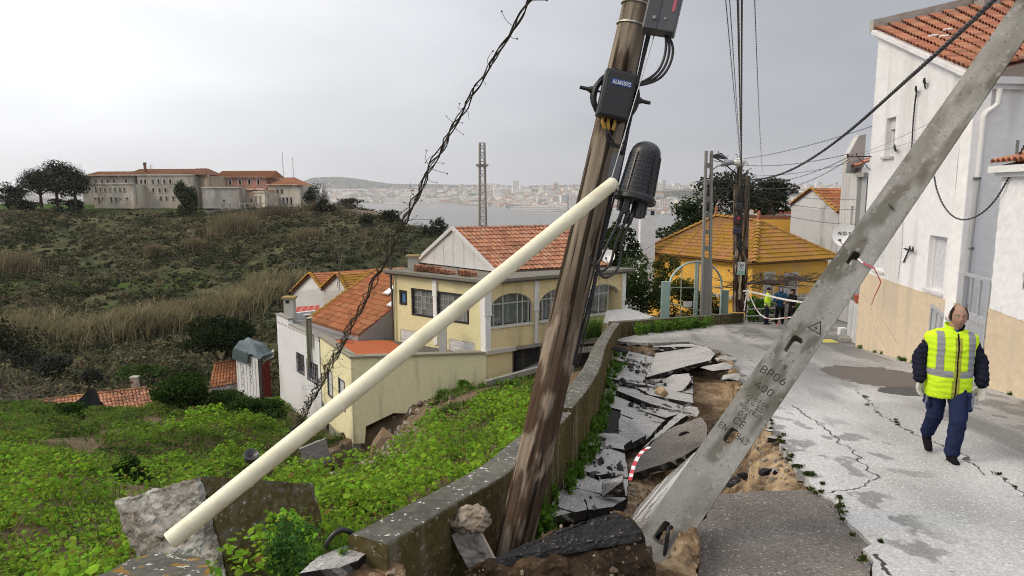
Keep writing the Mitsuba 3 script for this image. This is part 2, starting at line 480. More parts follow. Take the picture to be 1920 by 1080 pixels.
def sample_city(n, gen):
    out = []
    while len(out) < n:
        y = gen.uniform(2100, 5600) if gen.random() < 0.75 else gen.uniform(2100, 3600)
        x = gen.uniform(-0.36, 0.50) * y
        s = np.interp(x, SHORE[:, 0], SHORE[:, 1])
        if y < s + 60:
            continue
        hill = x > 560 and 2900 < y < 3800
        dens = meshkit.fbm(A(x / 420, y / 420, 1.0), 3, 9)
        if hill and gen.random() < 0.97 or dens < 0.42 and gen.random() < 0.85:
            continue
        out.append((x, y, dens))
    return out


gen = np.random.default_rng(3)
spots = sample_city(1500, gen)
xy = np.array([s[:2] for s in spots])
zz = far_land(xy[:, 0], xy[:, 1])
blocks = []
for (x, y, dens), z in zip(spots, zz):
    near_shore = y - np.interp(x, SHORE[:, 0], SHORE[:, 1]) < 350
    tall = gen.random() < 0.16 and dens > 0.5
    w, d = gen.uniform(14, 46), gen.uniform(12, 26)
    h = gen.uniform(24, 48) if tall else gen.uniform(7, 20)
    if near_shore and gen.random() < .5:
        w, h = gen.uniform(40, 110), gen.uniform(7, 14)
    c = A(CITY[gen.integers(len(CITY))]) * gen.uniform(.85, 1.05)
    roof = None if tall or gen.random() < .45 else ROOFS[gen.integers(3)]
    blocks.append((h * w / y / y, x, y, z, w, d, h, gen.uniform(-.5, .5), c, roof))
blocks.sort(key=lambda b: -b[0])
rest = MB()
for i, (_, x, y, z, w, d, h, r, c, roof) in enumerate(blocks):
    mb = MB() if i < 290 else rest
    city_block(mb, x, y, z, w, d, h, r, c, roof, max(2, int(h / 4)) if i < 290 else 0)
    if i < 290:
        put('city_building', mb, 'matte', label='pale block among the crowded city buildings on the far shore', cat='building', group='city buildings on the far shore')
put('far_city', rest, 'matte', kind='stuff', label='mass of small white houses of the city across the river', cat='city')
for px, (x, y), w, h, lab in ((0, (22, 4250), 40, 66, 'tallest white tower block on the skyline above the far shore'), (1, (-1010, 3720), 46, 46, 'dark narrow block standing at the water on the far shore, far left'), (2, (-90, 4300), 52, 34, 'stepped white block left of the tallest tower on the far shore'),
                          (3, (855, 4150), 34, 70, 'pair of white high-rises at the right end of the far city')):
    mb = MB(); z = float(far_land(np.array([float(x)]), np.array([float(y)]))[0])
    city_block(mb, x, y, z, w, 30, h, 0.1, (0.16, 0.18, 0.21) if px == 1 else (0.74, 0.73, 0.72), None, int(h / 3.5))
    if px == 3:
        city_block(mb, x + 60, y + 30, z, 30, 26, h * .8, .1, (0.70, 0.69, 0.68), None, 12)
    if px == 2:
        city_block(mb, x - 34, y - 5, z, 34, 26, h * .6, .1, (0.74, 0.73, 0.72), None, 6)
    put('tower_block', mb, 'matte', label=lab, cat='tower block')
for (x, y, w, d, lab) in ((150, 2500, 300, 90, 'long white quay shed on the far waterfront'), (430, 2230, 260, 60, 'low pale warehouse at the right end of the far waterfront'), (-500, 3700, 360, 120, 'long white slab block above the far waterfront, left of the mast')):
    mb = MB(); z = float(far_land(np.array([float(x)]), np.array([float(y)]))[0])
    city_block(mb, x, y, z, w, d, 12 if y < 3000 else 26, -0.25, (0.66, 0.65, 0.64), None, 2 if y < 3000 else 5)
    put('waterfront_building', mb, 'matte', label=lab, cat='building')

# ------------------------------------------------------------------ road, subsidence, parapet
def asphalt(key, dark, light, speck, rough_=0.75, scale=1.0, extra=None):
    def col(p, n, uv):
        s1 = noise(p.x * 70 * scale, p.y * 70 * scale, p.z * 70 * scale)
        s2 = noise(p.x * 150 * scale + 5, p.y * 150 * scale, p.z * 150 * scale)
        big = fbm(p.x * 0.5, p.y * 0.35, 0.0, 4)
        c = mix(dark, light, smoothstep(0.35, 0.7, big))
        c = c * (0.62 + 0.55 * s1 + 0.22 * s2)
        c = mix(c, speck, smoothstep(0.74, 0.86, s1) * 0.65)
        return extra(p, c, big) if extra else c
    def bmp(p, n, uv):
        return noise(p.x * 70 * scale, p.y * 70 * scale, p.z * 70 * scale) + 0.8 * noise(p.x * 6, p.y * 6, p.z * 6)
    mat(key, {'type': 'twosided', 'b': {'type': 'bumpmap', 'scale': 0.004, 'tex': proc(bmp, 0.003), 'bsdf': {
        'type': 'principled', 'base_color': proc(col), 'roughness': rough_, 'specular': 0.5}}})


def seg_dist(p, pts):
    d = mi.Float(9.0)
    for (x0, y0), (x1, y1) in zip(pts[:-1], pts[1:]):
        ux, uy = x1 - x0, y1 - y0
        t = dr.clip(((p.x - x0) * ux + (p.y - y0) * uy) / (ux * ux + uy * uy), 0, 1)
        d = dr.minimum(d, dr.sqrt(dr.square(p.x - x0 - t * ux) + dr.square(p.y - y0 - t * uy)))
    return d


CRACKS = [[(4.529, 10.556, -1.425)[:2], (4.227, 8.962, -1.21)[:2], (3.94, 7.526, -1.016)[:2], (3.72, 6.606, -0.892)[:2], (3.253, 6.164, -0.832)[:2], (2.943, 6.099, -0.823)[:2]],
          [(6.33, 12.166, -1.642)[:2], (5.467, 9.696, -1.309)[:2], (5.249, 8.478, -1.145)[:2], (5.19, 7.649, -1.033)[:2], (4.928, 6.86, -0.926)[:2], (4.847, 6.625, -0.894)[:2]],
          [(5.025, 6.76, -0.913)[:2], (4.916, 6.387, -0.862)[:2], (4.793, 6.051, -0.817)[:2], (4.726, 5.537, -0.748)[:2]],
          [(2.633, 4.628, -0.625)[:2], (2.557, 4.272, -0.577)[:2]]]


def road_extra(p, c, big):
    wob = (fbm(p.x * 6, p.y * 6, 0.0, 3) - 0.5) * 0.15
    q = mi.Point3f(p.x + wob, p.y - wob * 0.8, p.z)
    d = mi.Float(9.0)
    for k in CRACKS:
        d = dr.minimum(d, seg_dist(q, k))
    w = 0.006 + 0.012 * noise(p.x * 3, p.y * 3)
    # soot-black worn streaks along the wheel tracks, a tar patch near the white house
    along = p.x - 0.19 * p.y
    worn = smoothstep(0.50, 0.72, fbm(along * 1.5, p.y * 0.22, 1.0, 5)) * 0.6
    net = smoothstep(0.56, 0.66, fbm(p.x * 5.0, p.y * 3.0, 4.0, 4)) * smoothstep(0.48, 0.68, fbm(along * 0.7 + 3, p.y * 0.12, 7.0, 3)) * 0.85
    edge = smoothstep(3.7, 4.7, along + 1.6 * (fbm(p.x * 1.2, p.y * .8, 2.0, 3) - .5)) * 0.45
    c = c * (1 - 0.6 * dr.clip(worn + net + edge, 0, 1))
    px, py = (p.x - 7.75) / 1.05 + wob * 2, (p.y - 13.7) / 2.0 + wob * 2
    c = mix(c, mi.Color3f(0.075, 0.062, 0.052) * (0.8 + 0.4 * big), smoothstep(1.05, 0.95, px * px + py * py))
    px, py = (p.x - 7.5) / 0.85 + wob, (p.y - 11.9) / 0.62 + wob
    c = mix(c, mi.Color3f(0.028, 0.027, 0.028), smoothstep(1.03, 0.98, px * px + py * py))
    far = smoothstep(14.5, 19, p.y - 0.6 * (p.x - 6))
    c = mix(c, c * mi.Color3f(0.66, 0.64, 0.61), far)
    return mix(c, mi.Color3f(0.022, 0.022, 0.014), smoothstep(w * 1.25, w * 0.6, d))


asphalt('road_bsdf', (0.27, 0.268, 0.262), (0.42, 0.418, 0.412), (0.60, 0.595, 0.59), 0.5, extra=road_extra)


def piece_col(p, n, uv):
    """broken asphalt; uv.x: 0 fresh tar .. 1 bleached, uv.y: 0 grey, 1 brown-grey"""
    s1 = noise(p.x * 70, p.y * 70, p.z * 70)
    big = fbm(p.x * 1.6, p.y * 1.6, p.z * 1.6, 3)
    t = dr.clip(uv.x + (big - .5) * .9 * uv.x, 0, 1)
    c = mix((.022, .022, .023), (.37, .365, .355), t * t * .4 + t * .6)
    c = mix(c, c * mi.Color3f(1.05, .97, .90), uv.y)
    c = c * (0.60 + 0.75 * s1)
    c = mix(c, (.55, .53, .50), smoothstep(.78, .9, s1) * (.15 + .5 * uv.x))
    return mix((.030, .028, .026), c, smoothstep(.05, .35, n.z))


mat('piece_bsdf', {'type': 'twosided', 'b': {'type': 'bumpmap', 'scale': 0.006, 'tex': proc(lambda p, n, uv: noise(p.x * 70, p.y * 70, p.z * 70) + 1.2 * noise(p.x * 14, p.y * 14, p.z * 14), 0.003), 'bsdf': {
    'type': 'diffuse', 'reflectance': proc(piece_col)}}})
PIECE.update({'slab_bsdf': (.50, 1), 'plate_bsdf': (1.0, .1), 'tar_bsdf': (.07, 0), 'scraped_bsdf': (.60, .3)})


def earth_col(p, n, uv):
    """uv.x: 0 ochre subsoil, 1 dark wet soil; uv.y: 1 lime rubble"""
    big = fbm(p.x * 2.0, p.y * 2.0, p.z * 3.4, 3)
    mid = fbm(p.x * 12, p.y * 12, p.z * 14, 2)
    st = .62 * noise(p.x * 41 + 9 * p.y, p.y * 41 - 9 * p.z, p.z * 41 + 9 * p.x) + .38 * noise(p.x * 110, p.y * 110, p.z * 110)
    t = smoothstep(.32, .66, big)
    c = mix(mix((.13, .085, .050), (.36, .265, .165), t), mix((.030, .022, .016), (.125, .080, .045), t), uv.x)
    c = mix(c, mix((.17, .155, .135), (.40, .395, .375), t), uv.y)
    c = c * (.45 + 1.1 * mid)
    return mix(c, (.40, .34, .27), smoothstep(.64, .70, st) * (.6 - .5 * uv.x))


mat('earth_bsdf', {'type': 'twosided', 'b': {'type': 'bumpmap', 'scale': 0.035, 'tex': proc(lambda p, n, uv: fbm(p.x * 12, p.y * 12, p.z * 12, 2) + .35 * noise(p.x * 46, p.y * 46, p.z * 46), 0.004), 'bsdf': {'type': 'diffuse', 'reflectance': proc(earth_col)}}})
PIECE.update({'clod_soil': (.45, .35), 'soil_bsdf': (0, 0), 'dark_soil_bsdf': (1, 0), 'rubble_bsdf': (0, 1)})


def old_concrete_col(p, n, uv):
    up = smoothstep(0.5, 0.8, n.z)
    h = p.x * 0.83 + p.y * 0.79
    fine = fbm(p.x * 22, p.y * 22, p.z * 22, 3)
    big = fbm(p.x * 1.7, p.y * 1.7, p.z * 1.7, 4)
    top = mix((0.085, 0.082, 0.070), (0.17, 0.165, 0.145), big) * (0.6 + 0.8 * fine)
    side = mix((0.055, 0.047, 0.026), (0.125, 0.100, 0.042), fbm(h * 2.5, p.z * 1.2, 1.0, 4)) * (0.6 + 0.8 * fine)
    run = smoothstep(0.60, 0.78, fbm(h * 9, p.z * 1.2, 2.0, 3))
    side = mix(side, (0.20, 0.185, 0.15), run * 0.5)
    c = mix(side, top, up)
    spot = smoothstep(0.715, 0.75, 0.62 * noise(p.x * 27 + 5 * p.y, p.y * 27 - 5 * p.x, p.z * 27) + 0.38 * noise(p.x * 90, p.y * 90, p.z * 90))
    c = mix(c, (0.60, 0.59, 0.55), spot * (0.25 + 0.65 * up))
    orange = smoothstep(0.60, 0.66, 0.6 * noise(p.x * 17 + 4 * p.y, p.y * 17, p.z * 17 + 31) + 0.4 * fine)
    return mix(c, (0.30, 0.17, 0.025), orange * smoothstep(-1.0, -1.15, p.x) * smoothstep(4.6, 4.2, p.y) * 0.7)


mat('old_concrete_bsdf', {'type': 'twosided', 'b': {'type': 'bumpmap', 'scale': 0.012, 'tex': proc(lambda p, n, uv: fbm(p.x * 19, p.y * 19, p.z * 19, 2), 0.004), 'bsdf': {
    'type': 'diffuse', 'reflectance': proc(old_concrete_col)}}})


# --- the edge of the part of the road that still stands
CRACK = [(3.5, 22.9), (3.629, 22.173, -2.993)[:2], (4.396, 21.587, -2.914)[:2], (5.79, 21.974, -2.967)[:2], (6.031, 20.676, -2.791)[:2], (5.888, 18.77, -2.534)[:2], (5.794, 17.428, -2.353)[:2], (4.979, 14.338, -1.936)[:2], (4.64, 13.093, -1.768)[:2], (3.632, 9.315, -1.257)[:2], (3.201, 7.526, -1.016)[:2],
         (2.971, 6.387, -0.862)[:2], (2.842, 5.675, -0.766)[:2], (2.776, 5.219, -0.705)[:2], (2.606, 4.726, -0.638)[:2], (2.442, 4.272, -0.577)[:2], (2.25, 3.4), (2.2, 2.2), (2.1, -4)]


def jag(pts, amp, step, seed, z=0.0):
    """a broken edge: the line in short steps, thrown sideways by noise"""
    out = []
    pts = np.asarray(pts, float)
    for a, b in zip(pts[:-1], pts[1:]):
        n = max(1, int(np.linalg.norm(b - a) / step))
        out += [a + (b - a) * k / n for k in range(n)]
    out.append(pts[-1])
    out = np.array(out)
    t = np.gradient(out, axis=0); t /= np.linalg.norm(t, axis=1, keepdims=True) + 1e-9
    nn = np.c_[-t[:, 1], t[:, 0]]
    q = np.c_[out, 0 * out[:, 0] + seed]
    d = (meshkit.fbm(q / 0.9, 2, seed) - .5) * 2.2 + (meshkit.noise(q / 0.16, seed + 3) - .5) * .7
    r = np.random.default_rng(seed).uniform(-.25, .25, len(out))
    out = out + nn * (amp * (d + r))[:, None]
    return out


EDGE = jag(CRACK, 0.16, 0.11, 5)


def clean(poly):
    poly = poly.buffer(0)
    return max(getattr(poly, 'geoms', [poly]), key=lambda g: g.area)


def slab_mesh(poly, ztop, th, seed=0, rag=0.02):
    """a sheet of asphalt with ragged broken edges"""
    t = trimesh.creation.extrude_polygon(poly, th, engine='earcut')
    v = np.array(t.vertices)
    low = v[:, 2] < th / 2
    r = np.random.default_rng(seed)
    q = np.round(v[:, :2], 4)
    jit = (meshkit.noise(np.c_[q * 13, q[:, 0] * 0 + seed], seed) - .5) * 2 * rag
    jit2 = (meshkit.noise(np.c_[q * 13 + 50, q[:, 0] * 0 + seed], seed) - .5) * 2 * rag
    v[low, 0] += jit[low]; v[low, 1] += jit2[low]
    z = ztop(v[:, 0], v[:, 1])
    v[:, 2] = z + v[:, 2] - th + np.where(low, jit * 1.5, 0)
    return v, np.array(t.faces)


RIGHT = [(14, -4), (14, 8), (16, 18), (24, 26), (27, 36), (22, 41), (12, 38.5), (11.1, 33.2), (8.8, 30.9), (6.1, 27.6)]
road_poly = clean(sg.Polygon(list(map(tuple, EDGE)) + RIGHT))


def gentle(x, y):
    return road_z(y) + 0.025 * (meshkit.fbm(np.c_[np.asarray(x) / 1.7, np.asarray(y) / 1.7, np.asarray(x) * 0], 2, 2) - .5)


# a gridded top so that the worn road undulates, with the broken rim as its border

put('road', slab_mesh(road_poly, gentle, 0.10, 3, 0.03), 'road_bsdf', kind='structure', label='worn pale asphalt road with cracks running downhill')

# the sheet of asphalt that has dropped a little in front
fore = [(1.695, 6.099, -0.823)[:2], (1.727, 5.704, -0.77)[:2], (1.662, 5.524, -0.746)[:2], (1.513, 5.329, -0.719)[:2], (1.472, 5.113, -0.69)[:2], (1.374, 4.696, -0.634)[:2], (1.242, 4.272, -0.577)[:2], (1.2, 3.4), (1.25, 2.2), (1.2, -4), (2.1, -4)]
back = [tuple(p) for p in EDGE if p[1] < 6.28][::-1]
fpoly = clean(sg.Polygon(list(map(tuple, jag(fore, .018, .07, 8))) + [tuple(p) for p in back] + list(map(tuple, jag([back[-1], (2.26, 6.231, -0.841)[:2], fore[0]], .02, .06, 4)))[1:-1]).buffer(-0.012))
put('asphalt_slab', slab_mesh(fpoly, lambda x, y: road_z(y) - 0.03 - 0.02 * (2.6 - np.asarray(x)), 0.11, 4, .02), 'slab_bsdf', label='large brown-grey asphalt sheet in the foreground, right of the tilted concrete pole', cat='asphalt slab')

# --- soil laid bare below the broken edge
INNER = [(-0.9, 3.2), (-0.71, 3.62), (-0.4, 4.26), (-0.03, 5.06), (0.35, 6.43), (0.71, 7.75), (1.39, 10.75), (2.22, 15.64), (3.94, 24.29)]
hole = clean(sg.Polygon(list(map(tuple, EDGE)) + [(1.2, -4), (-1.2, -4), (-0.9, 3.2)] + INNER[1:]))
edge_line = sg.LineString([tuple(p) for p in EDGE])
wall_line = sg.LineString(INNER)


def pit(X, Y):
    sh = X.shape
    X, Y = X.ravel(), Y.ravel()
    pts = shapely.points(X, Y)
    inside = shapely.contains_xy(hole, X, Y)
    under = shapely.contains_xy(fpoly, X, Y)
    dk = np.where(inside, shapely.distance(pts, edge_line), 0)
    df = shapely.distance(pts, fpoly)
    q = np.c_[X, Y, 0 * X]
    nz = meshkit.fbm(q / .55, 4, 6) - .5
    nf = meshkit.fbm(q / .13, 3, 2) - .5
    deep = 0.32 + 0.85 * smooth01((Y - 4.6) / 1.5) * (1 - smooth01((Y - 14.5) / 3)) + 0.25 * smooth01((Y - 14.5) / 2)
    # sheer on the far stretch, a loose slope on the near one
    run = 0.16 + 0.85 * (1 - smooth01((Y - 8.6) / 1.8))
    dep = deep * smooth01((dk + 0.08 * nz) / run)
    back = smooth01((dk - 0.9) / 0.9)
    dep = dep * (1 - back) + (0.52 + 0.1 * nz) * back
    fore_near = np.clip(1 - df / 0.35, 0, 1)
    dep = dep * (1 - fore_near) + fore_near * np.minimum(dep, 0.16 + 1.1 * np.clip(df, 0, 1))
    z = road_z(Y) - 0.13 - np.where(under, 0.08, dep) - 0.06 * (nz + .1) * (dk > 0) - 0.05 * nf * (dk > 0.05)
    left = smooth01((1.05 - X) / 0.5) * smooth01((4.9 - Y) / 0.6)      # lower ground between the wall and the foremost lump
    z = z - 0.30 * left
    wx = np.interp(Y, [p[1] for p in INNER], [p[0] for p in INNER])
    out = smooth01((wx - 0.05 - X) / 0.12)
    z = z * (1 - out) + (land(X, Y) - 0.7) * out
    return z.reshape(sh)


v, f = sheet(axis_steps([(-1.0, 7.4, 0.06)]), axis_steps([(2.2, 16.5, 0.06), (16.5, 24.0, 0.12)]), pit)
q = np.c_[v / 0.11]
v[:, 0] += 0.07 * (meshkit.fbm(v * A(9, 9, 14), 3, 31) - .5); v[:, 1] += 0.07 * (meshkit.fbm(v * A(9, 9, 14) + 9, 3, 32) - .5)
put('exposed_soil', (v, f), 'soil_bsdf', smooth=True, kind='structure', label='ochre soil laid bare under the broken road')


def pebbles(pts, size, seed, base=((0.26, 0.21, 0.15), (0.42, 0.37, 0.30), (0.16, 0.15, 0.145))):
    """many small stones as one mesh: squashed octahedra, subdivided once and roughened"""
    r = np.random.default_rng(seed)
    ico = trimesh.creation.icosphere(0)
    n = len(pts)
    s = np.asarray(size)[:, None, None] * r.uniform(.6, 1.3, (n, 1, 3))
    v = ico.vertices[None] * r.uniform(.7, 1.25, (n, 12, 1)) * s + np.asarray(pts)[:, None]
    f = ico.faces[None] + (np.arange(n) * 12)[:, None, None]
    c = np.repeat(np.array(base)[r.integers(0, len(base), n)] * r.uniform(.6, 1.25, (n, 1)), 12, 0)
    return v.reshape(-1, 3), f.reshape(-1, 3), c


n = 9000
px_ = rng.uniform(-0.2, 5.6, n); py_ = rng.uniform(3.2, 15.5, n)
ok = shapely.contains_xy(hole, px_, py_) & ~shapely.contains_xy(fpoly.buffer(.03), px_, py_)
px_, py_ = px_[ok], py_[ok]
put('loose_stones', pebbles(np.c_[px_, py_, pit(px_[None], py_[None])[0] + .005], rng.gamma(2.0, .006, len(px_)) + .006, 5), 'matte', kind='stuff', label='loose stones and clods strewn over the bare soil', cat='stones')

# --- the strip that sank: plates of cracked asphalt between parapet and pit
SLABS = {
    'far': ([(3.396, 16.752, -2.682), (4.611, 21.42, -3.192), (5.186, 21.472, -3.099), (5.682, 21.349, -2.982), (6.101, 21.089, -2.887), (5.679, 18.626, -2.515), (5.253, 17.573, -2.432), (4.504, 17.309, -2.637)], 'plate_bsdf', 'wide tilted asphalt slab with a dark broken front, farthest up the sunken strip'),
    'ledge': ([(4.662, 22.274, -3.107), (6.45, 21.531, -2.937), (6.17, 20.81, -2.839), (4.528, 21.374, -3.006)], 'plate_bsdf', 'narrow asphalt ledge jutting out behind the widest tilted slab'),
    'mid': ([(3.561, 16.191, -2.686), (4.116, 16.947, -2.708), (4.478, 16.731, -2.579), (4.344, 15.971, -2.516), (3.825, 14.905, -2.512), (3.383, 14.965, -2.58)], 'plate_bsdf', 'small flat asphalt slab just below the widest tilted slab'),
    'near': ([(1.584, 8.569, -1.707), (1.892, 9.447, -1.745), (2.299, 10.222, -1.8), (2.605, 10.535, -1.782), (3.107, 10.875, -1.748), (3.082, 10.362, -1.659), (2.83, 9.51, -1.584), (2.382, 8.979, -1.652), (2.053, 8.783, -1.686)], 'slab_bsdf', 'smooth brown-grey asphalt slab with striped tape caught on its left edge'),
    'sliver': ([(1.896, 9.472, -1.699), (2.77, 11.302, -1.886), (3.082, 11.776, -1.92), (3.086, 11.532, -1.897), (2.651, 10.795, -1.857), (1.982, 9.629, -1.76)], 'plate_bsdf', 'long sliver of pale asphalt lying along the upper edge of the taped slab'),
}


def plane_of(pts):
    pts = np.asarray(pts, float)
    k = np.linalg.lstsq(np.c_[pts[:, :2], np.ones(len(pts))], pts[:, 2], rcond=None)[0]
    return lambda x, y: k[0] * np.asarray(x) + k[1] * np.asarray(y) + k[2]


taken = []
for i, (k, (pts, m, lab)) in enumerate(SLABS.items()):
    loop = [p[:2] for p in pts] + [pts[0][:2]]
    poly = clean(sg.Polygon([tuple(p) for p in jag(loop, .035, .09, 20 + i)[:-1]]))
    taken.append(poly)
    put('asphalt_slab', slab_mesh(poly, plane_of(pts), 0.10, 30 + i, .035), m, label=lab, cat='asphalt slab', group='broken asphalt slabs in the sunken strip')

# the slab leaning along the foot of the concrete pole, scratched white
pts = [(0.996, 5.55, -0.876), (1.162, 5.95, -0.9), (1.574, 6.6, -0.889), (1.975, 7.1, -0.845), (2.227, 7.3, -0.776), (1.68, 6, -0.689), (1.342, 5.4, -0.679), (1.116, 5, -0.658), (1.002, 5.1, -0.72)]
poly = clean(sg.Polygon([tuple(p) for p in jag([p[:2] for p in pts] + [pts[0][:2]], .02, .08, 41)[:-1]]))
put('asphalt_slab', slab_mesh(poly, plane_of(pts), 0.09, 42, .03), 'scraped_bsdf', label='grey slab scored with white scratches, along the left side of the concrete pole foot', cat='asphalt slab')

mb = MB((.48, .475, .46)); rs = np.random.default_rng(3); pl_ = plane_of(pts); e0_, e1_ = A(pts[8])[:2], A(pts[4])[:2]; ln = e1_ - e0_; sd_ = unit(A(-ln[1], ln[0]))
for _ in range(55):
    t_, o_, L_ = rs.uniform(.02, .8), abs(rs.normal(0, .10)), rs.uniform(.08, .4)
    a_, b_ = (e0_ + ln * q + sd_ * (o_ + .03) for q in (t_, min(.97, t_ + L_)))
    if poly.contains(sg.Point(*a_)) and poly.contains(sg.Point(*b_)):
        mb.bar((*a_, pl_(*a_) + .003), (*b_, pl_(*b_) + .003), rs.uniform(.003, .012), .003)
put('scratches', mb, 'matte', parent='asphalt_slab_006', kind='stuff')

strip = clean(sg.Polygon([(x + .03, y) for x, y in INNER[1:]] + [(4.0, 22.4), (4.9, 21.2)] + [(5.617, 20.647, -2.987)[:2], (4.415, 16.127, -2.627)[:2], (3.632, 13.195, -2.281)[:2], (2.596, 11.202, -2.012)[:2], (1.567, 9.113, -1.73)[:2], (1.433, 7.983, -1.578)[:2], (1.253, 7.007, -1.446)[:2], (1.053, 6.677, -1.401)[:2], (0.253, 6.06, -1.318)[:2], (-0.137, 5.44, -1.134)[:2]]))
tar = clean(sg.Polygon([tuple(p) for p in jag([(1.151, 10.485, -1.756)[:2], (1.546, 11.928, -1.95)[:2], (1.915, 11.631, -1.93)[:2], (1.611, 9.981, -1.728)[:2], (1.257, 9.758, -1.677)[:2], (1.151, 10.485, -1.756)[:2]], .03, .12, 51)[:-1]]))


def sunk(x, y):
    x, y = np.asarray(x, float), np.asarray(y, float)
    wx = np.interp(y, [p[1] for p in INNER], [p[0] for p in INNER])
    t = np.clip((x - wx) / 1.6, 0, 1)
    return road_z(y) - 0.26 - 0.24 * t + 0.10 * (meshkit.fbm(np.c_[np.atleast_1d(x) / 1.1, np.atleast_1d(y) / 1.1, 0 * np.atleast_1d(x)], 3, 12).reshape(x.shape) - .5)


g = np.random.default_rng(12)
seeds = []
x0, y0, x1, y1 = strip.bounds
tries = 0
while tries < 7000:                                        # many small cells in the crazed bands, few big ones elsewhere
    tries += 1
    x, y = g.uniform(x0, x1), y0 + (y1 - y0) * g.uniform(0, 1) ** 1.7
    if not strip.contains(sg.Point(x, y)):
        continue
    d = meshkit.fbm(A([[x / .55, y / .9, 3.0]]), 3, 7)[0]
    keep = 0.06 + 0.94 * float(smooth01((d - (.43 if y < 7.6 else .50)) / .10))
    if y > 7.8:
        keep *= 0.5
    gap = .06 + .10 * g.random() + .13 * max(0, y - 7.2) + .22 * (d < .47)
    if g.random() < keep and all(math.hypot(x - a, (y - b) * .8) > min(gap, 1.1) for a, b in seeds):
        seeds.append((x, y))
vor = Voronoi(np.vstack([seeds, [(-50, -50), (60, -50), (-50, 80), (60, 80)]]))
cells = []
holes = shapely.union_all([t.buffer(.015) for t in taken])
for i in range(len(seeds)):
    reg = vor.regions[vor.point_region[i]]
    if -1 in reg or not reg:
        continue
    c = sg.Polygon(vor.vertices[reg]).intersection(strip).difference(holes).difference(tar)
    if c.is_empty:
        continue
    c = max(getattr(c, 'geoms', [c]), key=lambda q: q.area)
    if c.geom_type != 'Polygon':
        continue
    a = c.area
    c = c.buffer(-0.004 - 0.010 * g.random() * min(1, a / .05 + .3))
    if c.is_empty or c.geom_type != 'Polygon' or c.area < 2e-4:
        continue
    if a > 0.02:                                                 # larger plates get ragged outlines
        ring = np.array(c.exterior.coords)
        c2 = sg.Polygon([tuple(p) for p in jag(ring, .02, .07, 100 + i)[:-1]])
        c = clean(c2) if c2.is_valid or not c2.buffer(0).is_empty else c
        if c.geom_type != 'Polygon' or c.area < 2e-4:
            continue
    cells.append(c)
cells.append(tar)
tag('sunken_road', 'strip of road sunk beside the parapet, broken into cracked asphalt plates', kind='structure')
order = sorted(range(len(cells)), key=lambda i: -cells[i].area / max(1, cells[i].centroid.y) ** 2)
rest = MB()
for r_, i in enumerate(order):
    c = cells[i]
    cx, cy = c.centroid.x, c.centroid.y
    z0 = float(sunk(np.array([cx]), np.array([cy]))[0]) + g.uniform(-.014, .014) * (1 + 1.2 * (cy > 7.8))
    big = min(1, c.area / .12)
    e = .05
    sx = float(sunk(np.array([cx + .3]), np.array([cy]))[0] - sunk(np.array([cx - .3]), np.array([cy]))[0]) / .6 + g.normal(0, .035) * (1 + .5 * (cy > 7.8))
    sy = float(sunk(np.array([cx]), np.array([cy + .3]))[0] - sunk(np.array([cx]), np.array([cy - .3]))[0]) / .6 + g.normal(0, .035) * (1 + .5 * (cy > 7.8))
    mesh = slab_mesh(c, lambda x, y: z0 + sx * (np.asarray(x) - cx) + sy * (np.asarray(y) - cy), 0.06 + .05 * big, 200 + i, .006 + .02 * big)
    if r_ < 295 or c is tar:
        k = put('plate', mesh, 'tar_bsdf' if c is tar else 'plate_bsdf', parent='sunken_road')
        if c is tar:
            tag(k, 'dark smooth tar repair patch')
    else:
        rest.add(*mesh)
if rest.v:
    v, f, _ = rest.mesh()
    put('crumbs', (v, f), 'plate_bsdf', parent='sunken_road', kind='stuff')

cx_, cy_ = g.uniform(0, 4.6, 5200), 4.6 + 17 * g.uniform(0, 1, 5200) ** 1.3
ok = shapely.contains_xy(strip, cx_, cy_) & (meshkit.fbm(np.c_[cx_ / .5, cy_ / .8, 0 * cx_], 3, 5) > .50)
cx_, cy_ = cx_[ok], cy_[ok]
put('asphalt_chips', pebbles(np.c_[cx_, cy_, sunk(cx_, cy_) + .01], g.gamma(1.6, .009, len(cx_)) * (.8 + .05 * cy_) + .006, 9, ((.12, .118, .115), (.22, .215, .21), (.045, .044, .043))), 'matte', kind='stuff', label='chips of broken asphalt strewn over the sunken strip', cat='rubble')
# lumps of asphalt lying in and beside the hole
def chunk(name, ctr, size, seed, label, m='tar_bsdf', **k):
    r = np.random.default_rng(seed)
    pts = r.uniform(-1, 1, (16, 3)) * A(size) / 2
    t = rough(hull(pts + A(ctr)), max(size) / 7, max(size) * .035, max(size) * .3, seed)
    return put(name, (t.vertices, t.faces), m, label=label, cat='asphalt lump', **k)


